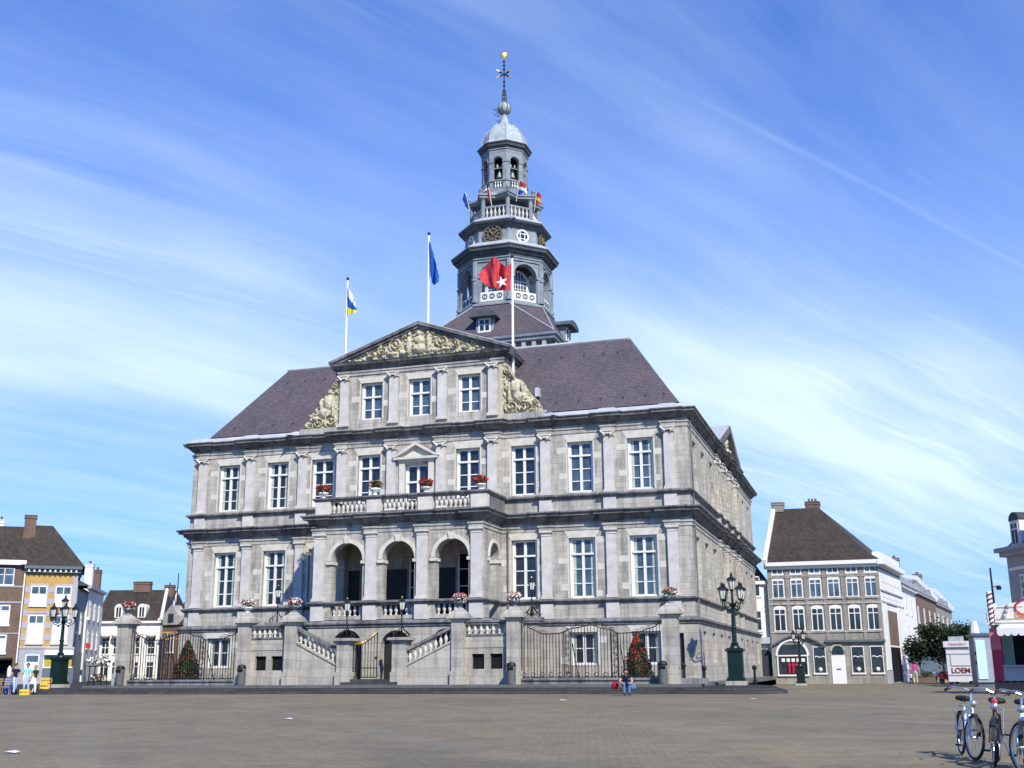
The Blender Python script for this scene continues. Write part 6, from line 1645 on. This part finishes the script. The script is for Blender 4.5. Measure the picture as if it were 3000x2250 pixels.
m = MB(); m.lathe([(.14,-.02),(.2,.05),(.19,.22),(.06,.3)], 10, (0,0,0), 0, 0, 1, .7); m.build('bag_body', blue, t, smooth=True); m = MB(); m.tube([(-.08,0,.26),(0,0,.4),(.08,0,.26)], .016, 5); m.build('strap', M['iron'], t)

# ------------------------------------------------------------------ café bits at the left edge
def cafe_chair(loc, rz, label):
    t = thing('cafe_chair', loc, label, 'chair', 'wooden café chairs at the left edge', rz)
    m = MB(); m.box(-.22,.22,-.22,.22,.43,.47); m.build('seat', M['wood'], t)
    for sx in (-1,1):
        m = MB(); m.tube([(sx*.19,-.19,0),(sx*.18,-.18,.43)], .022, 5); m.build('leg', M['wood'], t)
        m = MB(); m.tube([(sx*.19,.21,0),(sx*.18,.2,.45),(sx*.18,.25,.95)], .022, 5); m.build('leg', M['wood'], t)
    m = MB()
    for z in (.62,.76,.9): m.box(-.19,.19,.215,.245,z-.045,z+.045)
    m.build('backrest', M['wood'], t); return t
p = place(22,67,.12); c0 = cafe_chair(p, .5, 'wooden café chair nearest the men at the left edge')
again(c0, place(6,67.5,.12), 'wooden café chair at the very left edge', 1.4); again(c0, place(14,69,.12), 'wooden café chair behind the red topped table', 2.9)
p = place(10,68.2,.12); t = thing('cafe_table', p, 'small café table with a red cloth at the left edge', 'table')
m = MB(); m.lathe([(.4,.72),(.42,.75),(.4,.76)], 14); m.build('table_top', M['red'], t); m = MB(); m.lathe([(.22,0),(.2,.03),(.04,.06),(.04,.72)], 10); m.build('pedestal', M['iron'], t)
p = place(25,70,.12); t = thing('closed_parasol', p, 'closed white and red parasol behind the café table', 'parasol'); m = MB(); m.lathe([(.03,0),(.03,1.2)], 8); m.build('pole', M['white'], t); m = MB(); m.lathe([(.05,.95),(.12,1.05),(.14,1.3),(.12,1.55),(.03,1.7)], 10); m.build('canopy', M['white'], t)
p = place(31,68,.12); t = thing('purple_stand', p, 'dark purple board stand behind the man in navy', 'stand'); m = MB(); m.prismx([(-.25,0),(-.2,0),(0,.95),(.2,0),(.25,0),(.03,1.02),(-.03,1.02)], -.28,.28); m.build('board', M['bluecloth'], t)
def crate(loc, rz, label):
    t = thing('yellow_crate', loc, label, 'crate', 'yellow crates by the left lamp', rz)
    m = MB(); m.box(-.27,.27,-.2,.2,0,.03); 
    for z0, z1 in ((.03,.1),(.2,.32)):
        m.box(-.27,.27,-.2,-.18,z0,z1); m.box(-.27,.27,.18,.2,z0,z1); m.box(-.27,-.25,-.18,.18,z0,z1); m.box(.25,.27,-.18,.18,z0,z1)
    for x in (-.26,-.09,.09,.26):
        for y in (-.19,.19): m.box(x-.02,x+.02,y-.008,y+.008,.1,.2)
    m.build('crate_body', M['yellow'], t); return t
k0 = crate(place(77,66.2,.12), .5, 'yellow plastic crate on the ground before the man in light blue'); q = place(133,68.6,.12)
again(k0, q, 'lower yellow crate beside the left street lamp', .4); again(k0, q+Vector((.02,0,.322)), 'middle yellow crate in the pile beside the left street lamp', .6); again(k0, q+Vector((.05,.03,.644)), 'topmost yellow crate in the pile beside the left street lamp', .3)
p = place(286,72,PZ); t = thing('flower_stand', p, 'iron stand heaped with white flowers left of the far left pier', 'flower stand')
m = MB()
for a in range(4): c, s_ = math.cos(R(45+90*a)), math.sin(R(45+90*a)); m.tube([(c*.7,s_*.4,0),(c*.65,s_*.38,1.25)], .035, 5)
m.box(-.6,.6,-.35,.35,1.18,1.24); m.box(-.55,.55,-.3,.3,.25,.29); m.build('stand_frame', M['iron'], t)
m = MB(); leaves(m,(0,0,1.6),.72,420,.1,0,4,.5,.2,[0,0,0,1]); leaves(m,(0,0,.5),.5,160,.09,0,6,.5,.2,[0,1,1,2]); m.build('flowers', [M['flwhite'],M['leaf'],M['flred']], t)

# ------------------------------------------------------------------ bicycles
def bicycle(loc, rz, label, frame, saddle, extra=None, steer=.0):
    t = thing('bicycle', loc, label, 'bicycle', 'bicycles parked at the lower right', rz); t.rotation_euler = (R(-5),0,rz)
    r = .315
    def wheel(x, turn=0):
        w = MB()
        def ring(rad, tr, n=36, k=7): 
            m = MB(); pts = [(rad*math.cos(2*math.pi*i/n),0,rad*math.sin(2*math.pi*i/n)) for i in range(n)]; m.tube(pts, tr, k, closed=True); return m
        o = ring(r-.02,.021).build('wheel', M['black'], t, (x,0,r), turn)
        ring(r-.05,.012).build('rim', M['steel'], o)
        m = MB()
        for i in range(16):
            a = 2*math.pi*i/16; m.tube([(.02*math.cos(a+.6),.02*(-1)**i,.02*math.sin(a+.6)),((r-.055)*math.cos(a),0,(r-.055)*math.sin(a))], .0022, 3)
        m.tube([(0,-.05,0),(0,.05,0)], .022, 8); m.build('spokes', M['steel'], o)
    wheel(0); wheel(1.07, steer)
    bb = (.44,0,.28); hd0 = Vector((.86,0,.74)); hd1 = Vector((.90,0,.62)); st = Vector((.27,0,.70))
    m = MB(); m.tube([bb, st], .021, 8); m.tube([bb, tuple(hd1)], .024, 8); m.tube([(.29,0,.64), tuple(hd0)], .021, 8); m.tube([tuple(hd1),tuple(hd0),(.845,0,.80)], .028, 8)
    for s in (-1,1): m.tube([(0,s*.055,r),(bb[0],s*.03,bb[2])], .011, 6); m.tube([(0,s*.055,r),(st.x,s*.02,st.z-.06)], .010, 6)
    m.build('frame', frame, t)
    m = MB()
    for s in (-1,1): m.tube([(.905,s*.03,.61),(.93,s*.05,.56),(.985,s*.055,.45),(1.07,s*.055,r)], .018, 6)
    m.tube([(.905,-.05,.61),(.905,.05,.61)], .018, 6); m.build('fork', frame, t)
    m = MB(); m.tube([(.845,0,.80),(.825,0,.91),(.84,0,.95)], .014, 6)
    for s in (-1,1): m.tube([(.84,0,.95),(.86,s*.1,.985),(.80,s*.24,.995),(.64,s*.31,.95)], .014, 6)
    m.build('handlebar', M['steel'], t)
    m = MB()
    for s in (-1,1): m.tube([(.72,s*.285,.975),(.60,s*.325,.94)], .019, 7); m.tube([(.74,s*.27,.965),(.80,s*.35,.925)], .006, 4)
    m.build('grip', M['black'], t)
    m = MB(); m.tube([tuple(st),(.25,0,.80)], .014, 6); m.build('seat_post', M['steel'], t)
    m = MB(); m.lathe([(.02,0),(.11,.02),(.12,.05),(.1,.08),(.03,.09)], 12, (.2,0,.79)); m.lathe([(.01,0),(.045,.02),(.05,.05),(.04,.075),(.01,.08)], 8, (.36,0,.795), 0, 0, 2.2, 1); m.build('saddle', M[saddle], t, smooth=True)
    m = MB()
    for k in range(14):
        a0, a1 = R(20+k*11), R(31+k*11); rr_ = r+.02
        m.add([(rr_*math.cos(a),y,r+rr_*math.sin(a)) for a in (a0,a1) for y in (-.03,.03)], [(0,1,3,2)])
        b0, b1 = R(5+k*9), R(14+k*9); m.add([(1.07+rr_*math.cos(a),y,r+rr_*math.sin(a)) for a in (b0,b1) for y in (-.03,.03)], [(0,1,3,2)])
    m.build('mudguard', M['black'], t)
    m = MB()
    for s in (-.07,-.025,.025,.07): m.tube([(-.24,s,.72),(.2,s,.72)], .007, 4)
    for x in (-.22,0,.18): m.tube([(x,-.07,.72),(x,.07,.72)], .007, 4)
    for s in (-1,1): m.tube([(-.14,s*.07,.72),(0,s*.06,r)], .006, 4)
    m.build('carrier', M['steel'], t)
    m = MB(); m.lathe([(.09,-.006),(.09,.006)], 16); mm = MB(); mm.add([(bb[0]+x,-.05+z,bb[2]+y) for x,y,z in m.v], m.f)
    mm.tube([(bb[0],-.07,bb[2]),(bb[0]+.12,-.08,bb[2]-.11)], .011, 5); mm.tube([(bb[0],.07,bb[2]),(bb[0]-.12,.08,bb[2]+.11)], .011, 5); mm.build('crank', M['steel'], t)
    for s in (-1,1):
        m = MB(); m.cbox(bb[0]-s*.12, s*-.0+(-.13 if s<0 else .13), bb[2]+s*.11-.012, bb[2]+s*.11+.012, .09, .09); m.build('pedal', M['black'], t)
    m = MB(); m.prism([(-.02,r-.07),(.5,bb[2]-.1),(.55,bb[2]),(.5,bb[2]+.1),(-.02,r+.06)], -.055,-.03); m.build('chain_case', M['black'], t)
    m = MB(); m.lathe([(.03,0),(.055,.05),(.05,.07)], 10); mm = MB(); mm.add([(.95+z,y,.78+x) for x,y,z in m.v], m.f); mm.build('headlamp', M['steel'], t, smooth=True)
    m = MB(); m.tube([(.36,.09,.3),(.30,.2,.01)], .01, 5); m.build('kickstand', M['steel'], t)
    if extra: 
        m = MB(); m.lathe([(.03,0),(.045,.03),(.045,.06),(.03,.08)], 10, (.98,0,.80)); m.lathe([(.025,0),(.03,.06)], 8, (.95,0,.71)); m.build('red_lamp_cover', M[extra], t, smooth=True)
    return t
def bike_at(ur, dr, uf, df, *a, **k):
    p, q = place(ur,dr,.125), place(uf,df,.125); d = q-p; return bicycle(p, math.atan2(d.y,d.x), *a, **k)
silver = plain('silver_frame_paint', (.66,.70,.70), .35, .08, 6, .3, .03); darkf = plain('black_frame_paint', (.02,.02,.025), .35, .2, 6, .2, .03); tealf = plain('white_teal_frame_paint', (.60,.72,.72), .35, .1, 6, .1, .03)
bike_at(2795,17.2,2833,16.15,'silver bicycle with black saddle, leftmost of the parked bicycles',silver,'black', steer=.25)
bike_at(2900,16.05,2886,15.05,'black bicycle with a red lamp cover between the silver and the white bicycle',darkf,'black',extra='redcloth', steer=.1)
bike_at(2975,15.2,2962,14.1,'white and teal bicycle nearest the lower right corner',tealf,'black', steer=.5)
bike_at(3030,14.3,2994,13.4,'grey bicycle cut by the right edge behind the white one',silver,'yellow')

# ------------------------------------------------------------------ fair trailers and sweet stall on the right
def text(s, size, mat, parent, loc, rot, name='lettering', ext=.01):
    c = bpy.data.curves.new(name, 'FONT'); c.body = s; c.size = size; c.extrude = ext; c.offset = size*.018; c.align_x = 'CENTER'; c.align_y = 'CENTER'
    o = bpy.data.objects.new('tmp', c); COL.objects.link(o); dg = bpy.context.evaluated_depsgraph_get()
    me = bpy.data.meshes.new_from_object(o.evaluated_get(dg)); bpy.data.objects.remove(o); me.materials.clear(); me.materials.append(M[mat])
    q = link(name, me, parent, loc); q.rotation_euler = rot; return q
M['lettering'] = plain('dark_red_lettering', (.16,.02,.015), .6, .15, 4, 0, 0); M['paleletter'] = plain('pale_red_lettering', (.62,.35,.34), .6, .15, 4, 0, 0); M['orangeletter'] = plain('orange_lettering', (.85,.25,.02), .5, .1, 4, 0, 0)
f = Face(2779,85,2848,84.1,.06); zT = f.st(2810,1878)[1]; w = f.w
t = hthing('show_trailer', f, 'white fair trailer with large LOEM lettering under the street tree', 'trailer')
boxpart(t,'body','white',(0,w,0,7,.22,zT-.45)); boxpart(t,'roof_sign','white',(-.12,w+.02,-.12,7.1,zT-.45,zT)); boxpart(t,'roof_hatch','copper',(.2,1.1,.3,1.4,zT,zT+.35))
boxpart(t,'trim','greywall',(-.02,w+.01,-.03,0,zT-.62,zT-.47),(.0,w,-.03,0,zT-.98,zT-.92),(.28,w,-.03,0,zT-1.85,zT-1.79),(.28,.33,-.03,0,zT-1.85,zT-.98),(0,w,-.05,0,.62,.68)); boxpart(t,'bumper','white',(0.05,w-.15,-.12,-.05,.16,.56))
text('LOEM', .54, 'lettering', t, (w*.57,-.02,zT-2.2), (R(90),0,0)); text('ITENSHREM P', .22, 'paleletter', t, (w*.53,-.135,zT-.24), (R(90),0,0))
for x in (.35,w-.35):
    m = MB(); m.lathe([(.32,-.1),(.34,-.06),(.34,.06),(.32,.1)], 14); mm = MB(); mm.add([(x+z,1.2+y,.33+x_) for x_,y,z in m.v], m.f); mm.build('wheel', M['black'], t)
boxpart(t,'flank','greywall',(w,w+.03,0,6.9,.4,zT-.5))
f = Face(2866,70,2900,69.79,.08); zT = f.st(2880,1862)[1]; w = f.w
t = hthing('fridge_trailer', f, 'grey trailer with a tall pale cyan end panel beside the sweet stall', 'trailer')
boxpart(t,'body','greywall',(-.02,w+.5,0,6,.3,zT)); boxpart(t,'end_panel','cyan',(.05,w-.08,-.06,0,.5,zT-.28)); boxpart(t,'roof_edge','shade',(-.15,w+.55,-.12,6.1,zT,zT+.16)); boxpart(t,'underframe','shade',(0,w+.4,.1,5.8,.02,.3))
m = MB(); m.tube([(.1,.3,zT+.16),(.1,.3,zT+.9)], [.3,.18], 8); m.build('roof_vent', M['white'], t)
boxpart(t,'hinge','iron',(-.06,.03,-.1,-.01,zT-1.2,zT-1.0),(-.06,.03,-.1,-.01,1.4,1.6))
f = Face(2916,52.5,3170,50.7,.1); w = f.w; zT = f.st(2960,1830)[1]
t = hthing('sweet_stall', f, 'crimson and white sweet stall with striped corner posts and an oval sign', 'stall')
boxpart(t,'back_wall','cyan',(.1,w,2.4,2.5,.6,zT-.1)); boxpart(t,'side_wall','whitewall',(0,.1,.4,2.8,.1,zT)); boxpart(t,'corner_panel','pink',(-.02,.42,-.04,.4,.62,zT-.15)); boxpart(t,'corner_top','pink_lit',(-.03,.42,-.06,.0,zT-1.15,zT-.15))  # paler corner top paints in the sunlit part of the panel
boxpart(t,'base','black',(-.05,w,-.02,2.5,0,.62)); boxpart(t,'counter','greywall',(.42,w,-.05,.6,.62,1.25),(.42,w,-.25,.6,1.25,1.33)); boxpart(t,'roof','white',(-.1,w,-.3,2.9,zT,zT+.1)); boxpart(t,'shelf_unit','dark',(.9,1.55,.5,1.6,1.33,zT-.4)); boxpart(t,'jar','red',(1.5,1.75,.3,.5,1.33,1.9),(1.8,2.0,.3,.5,1.33,1.7))
m = MB(); zz0, zz1 = zT+.1, zT+.95
m.prism([(.35,zz0),(w,zz0),(w,zz1+.35),(1.9,zz1+.35),(1.55,zz1+.12),(1.0,zz1),(.35,zz1-.12)], -.36,-.3); o = m.build('fascia', M['cream_paint'], t)
m = MB(); m.box(.4,w,-.38,-.362,zz0+.12,zz0+.17); m.box(.45,1.6,-.38,-.362,zz1-.18,zz1-.14); m.build('fascia_trim', M['ochre'], o)
m = MB(); cx = 2.05; pts = [(cx+.78*math.cos(R(10*k)),-.39,zz0+.66+.42*math.sin(R(10*k))) for k in range(36)]; m.tube(pts, .05, 6, closed=True); m.build('oval_ring', M['pink'], o)
m = MB(); m.prism([(cx+.76*math.cos(R(10*k)),zz0+.66+.40*math.sin(R(10*k))) for k in range(36)], -.375,-.361); m.build('oval_panel', M['white'], o)
q = text('Guim', .34, 'orangeletter', o, (1.62,-.42,zz0+.36), (R(90),0,R(0))); q.data.transform(Matrix.Shear('XY',4,(.25,0)) if False else Matrix.Identity(4))
m = MB()
for k in range(3): m.ball((.75+.1*k,-.38,zz0+.3+.22*k), .1, 8, 5)
m.build('sweet_ornament', M['mauve'], o)
m = MB(); m.add([(.5,-1.5,zT-.2),(w,-1.5,zT-.2),(w,-.05,zT+.05),(.5,-.05,zT+.05)],[(0,1,2,3)])
for k in range(int((w-.5)/.3)): m.add([(.5+.3*k+.15+.15*math.cos(math.pi+math.pi*a/6),-1.5,zT-.42+.13*math.sin(math.pi+math.pi*a/6)) for a in range(7)]+[(.8+.3*k,-1.5,zT-.2),(.5+.3*k,-1.5,zT-.2)], [tuple(range(9))])
m.build('awning', M['white'], t)
for (x, y, h0, h1) in ((.16,-.22,zT-.0,zT+1.55),(-.05,2.6,zT-.2,zT+1.1)):
    m = MB(); m.lathe([(.13,h0),(.13,h1),(.05,h1+.03)], 10, (x,y,0)); o = m.build('striped_post', M['white'], t)
    m = MB(); n_ = int((h1-h0)/.22)
    for k in range(n_):
        vs = [(x+.137*math.cos(R(30*a)),y+.137*math.sin(R(30*a)),h0+.22*k+.11*math.cos(R(30*a))*.6+dz) for dz in (0.03,.12) for a in range(12)]
        m.add(vs, [(a,(a+1)%12,12+(a+1)%12,12+a) for a in range(12)])
    m.build('stripe', M['lettering'], o)
boxpart(t,'side_fascia','white',(-.12,-.06,-.2,2.7,zT,zT+.55))
# red motor scooter by the trailer
p = place(2773,86,.06); t = thing('motor_scooter', p, 'red motor scooter parked left of the LOEM trailer', 'scooter', None, R(-60))
for x in (-.6,.62):
    m = MB(); m.tube([(x+.24*math.cos(R(20*k)),0,.26+.24*math.sin(R(20*k))) for k in range(18)], .06, 7, closed=True); m.ball((x,0,.26),.12,8,6); m.build('wheel', M['black'], t)
m = MB(); m.prism([(-.85,.5),(-.2,.4),(-.1,.3),(.3,.3),(.4,.5),(.5,.95),(.42,1.0),(.28,.45),(-.05,.45),(-.15,.75),(-.9,.78)], -.17,.17); m.build('body', M['red'], t)
m = MB(); m.lathe([(.1,0),(.15,.03),(.14,.1),(.05,.13)], 10, (-.5,0,.78), 0, 0, 2.2, 1); m.build('saddle', M['black'], t); m = MB(); m.tube([(.45,0,.9),(.4,0,1.1)], .03, 6); m.tube([(.36,-.33,1.12),(.4,0,1.1),(.36,.33,1.12)], .02, 6); m.build('handlebar', M['black'], t); m = MB(); m.ball((.5,0,.98),.1,8,6); m.build('headlamp', M['steel'], t)
m = MB(); m.prism([(.3,.95),(.5,.95),(.25,1.5),(.2,1.5)], -.2,.2); m.build('windscreen', M['cyan'], t)

# ------------------------------------------------------------------ trees
def tree(loc, h, rad, label, seed, zc, droop=.3, n=9000, size=.16, sq=.8):
    t = thing('street_tree', loc, label, 'tree', 'street trees in the side street'); rr = random.Random(seed)
    m = MB(); m.tube([(0,0,0),(.05,0,h*.25),(0,.05,zc)], [.2,.15,.08], 8)
    tips = []
    for k in range(16):
        a = rr.random()*6.28; e = rr.uniform(-.35,1.0); L_ = rad*rr.uniform(.75,1.12); b = Vector((0,0,zc-rad*.45+.5*rr.random()*rad))
        p1 = b+Vector((math.cos(a)*L_*.5, math.sin(a)*L_*.5, e*L_*.45)); p2 = b+Vector((math.cos(a)*L_, math.sin(a)*L_, e*L_*.7-droop*L_*(.5 if e < .3 else .1)))
        m.tube([b,p1,p2], [.06,.04,.015], 5); tips += [p1, p2, p1.lerp(p2,.5)]
    m.build('trunk', M['wood'], t)
    m = MB(); cl = [(p+Vector((rr.gauss(0,.18),rr.gauss(0,.18),rr.gauss(0,.12)))*rad*.4, rr.uniform(.22,.42)*rad) for p in tips for _ in range(2)]+[(Vector((rr.uniform(-.3,.3)*rad,rr.uniform(-.3,.3)*rad,zc+rr.uniform(-.5,.5)*rad)), .45*rad) for _ in range(7)]
    for i in range(n):
        c, r = rr.choice(cl); d = Vector((rr.gauss(0,1),rr.gauss(0,1),rr.gauss(0,.8))); d = d/d.length*r*rr.random()**.45; p = c+d
        u = Vector((rr.gauss(0,1),rr.gauss(0,1),rr.gauss(0,.6))).normalized(); w_ = u.cross(Vector((rr.gauss(0,1),rr.gauss(0,1),rr.gauss(0,1)))).normalized(); s = size*rr.uniform(.5,1.2)
        m.add([p-u*s,p-w_*s*.5,p+u*s,p+w_*s*.5],[(0,1,2,3)], 0 if rr.random() < .72 else 1)
    m.build('crown', [M['treeleaf'],M['leaf']], t); return t
p = place(2768,106,-.15); tree(p, 7, 2.6, 'dense dark green street tree left of the white trailer', 4, at(2765,1872,106).z+.15, .3, 10000, .18)
p = place(2826,128,-.15); tree(p, 6, 2.2, 'smaller lighter tree rising behind the white trailer roof', 9, at(2826,1862,128).z+.15, .3, 5000)
# people and clutter far down the side street read as small figures
p = place(2742,98,-.05); person(p, faceto(p,.4), 'figure in white and purple bending low by the side street', dict(walk), cloth('lilac_top',(.6,.5,.75)), navy, 'hairdark', 0, .62)
p = place(2716,97,-.05); t = thing('brown_planter', p, 'low brown planter box beyond the woman in pink', 'planter'); m = MB(); m.box(-.7,.7,-.3,.3,0,.55); m.box(-.74,.74,-.34,.34,.55,.62); m.build('box', M['brick'], t); m = MB(); leaves(m,(0,0,.75),.55,160,.09,0,5,.4,0,[0,0,1]); m.build('plants', [M['leaf'],M['leafl']], t)
# ------------------------------------------------------------------ parts that stand apart become objects of their own
def explode(o):
    me = o.data; nv = len(me.vertices); par = list(range(nv))
    def fd(i):
        while par[i] != i: par[i] = par[par[i]]; i = par[i]
        return i
    for e in me.edges: par[fd(e.vertices[0])] = fd(e.vertices[1])
    isl = {}
    for i in range(nv): isl.setdefault(fd(i), []).append(i)
    if len(isl) < 2 or len(isl) > 400: return
    ks = list(isl); bb = []
    for k in ks:
        ps = [me.vertices[i].co for i in isl[k]]
        lo = [min(p[a] for p in ps) for a in range(3)]; hi = [max(p[a] for p in ps) for a in range(3)]
        bb.append((lo, hi, max(hi[a]-lo[a] for a in range(3))))
    q = list(range(len(ks)))
    def f2(i):
        while q[i] != i: q[i] = q[q[i]]; i = q[i]
        return i
    for i in range(len(ks)):
        for j in range(i):
            g = math.sqrt(sum(max(0, bb[i][0][a]-bb[j][1][a], bb[j][0][a]-bb[i][1][a])**2 for a in range(3)))
            if g <= max(.02, .5*max(bb[i][2], bb[j][2])): q[f2(i)] = f2(j)
    grp = {}
    for i in range(len(ks)): grp.setdefault(f2(i), []).extend(isl[ks[i]])
    if len(grp) < 2: return
    own = {}
    for gi, vs in enumerate(grp.values()):
        for v in vs: own[v] = gi
    mbs = [MB() for _ in grp]; loc = [dict() for _ in grp]
    for p in me.polygons:
        gi = own[p.vertices[0]]; m = mbs[gi]; L = loc[gi]; idx = []
        for v in p.vertices:
            if v not in L: L[v] = len(m.v); m.v.append(tuple(me.vertices[v].co))
            idx.append(L[v])
        m.f.append(idx); m.m.append(p.material_index)
    sm = me.polygons[0].use_smooth; mats = list(me.materials); nm = o.name.split('.')[0]
    for i, m in enumerate(mbs):
        nme = m.mesh(nm, mats, sm)
        if i == 0: o.data = nme
        else:
            c = o.copy(); c.data = nme; COL.objects.link(c)
SKIP = ('leaves','flowers','blossom','crown','foliage','bars','crest','scroll','spokes','low_plants','person','hair','curtain','wall_anchor','window_lettering','balcony_balustrade','panel_wall','fascia_trim','plants')
for o in list(bpy.data.objects):
    if o.type == 'MESH' and o.data.users == 1 and o.parent is not None and len(o.data.vertices) < 4000 and not o.name.startswith(SKIP) and not [k for k in o.children]: explode(o)
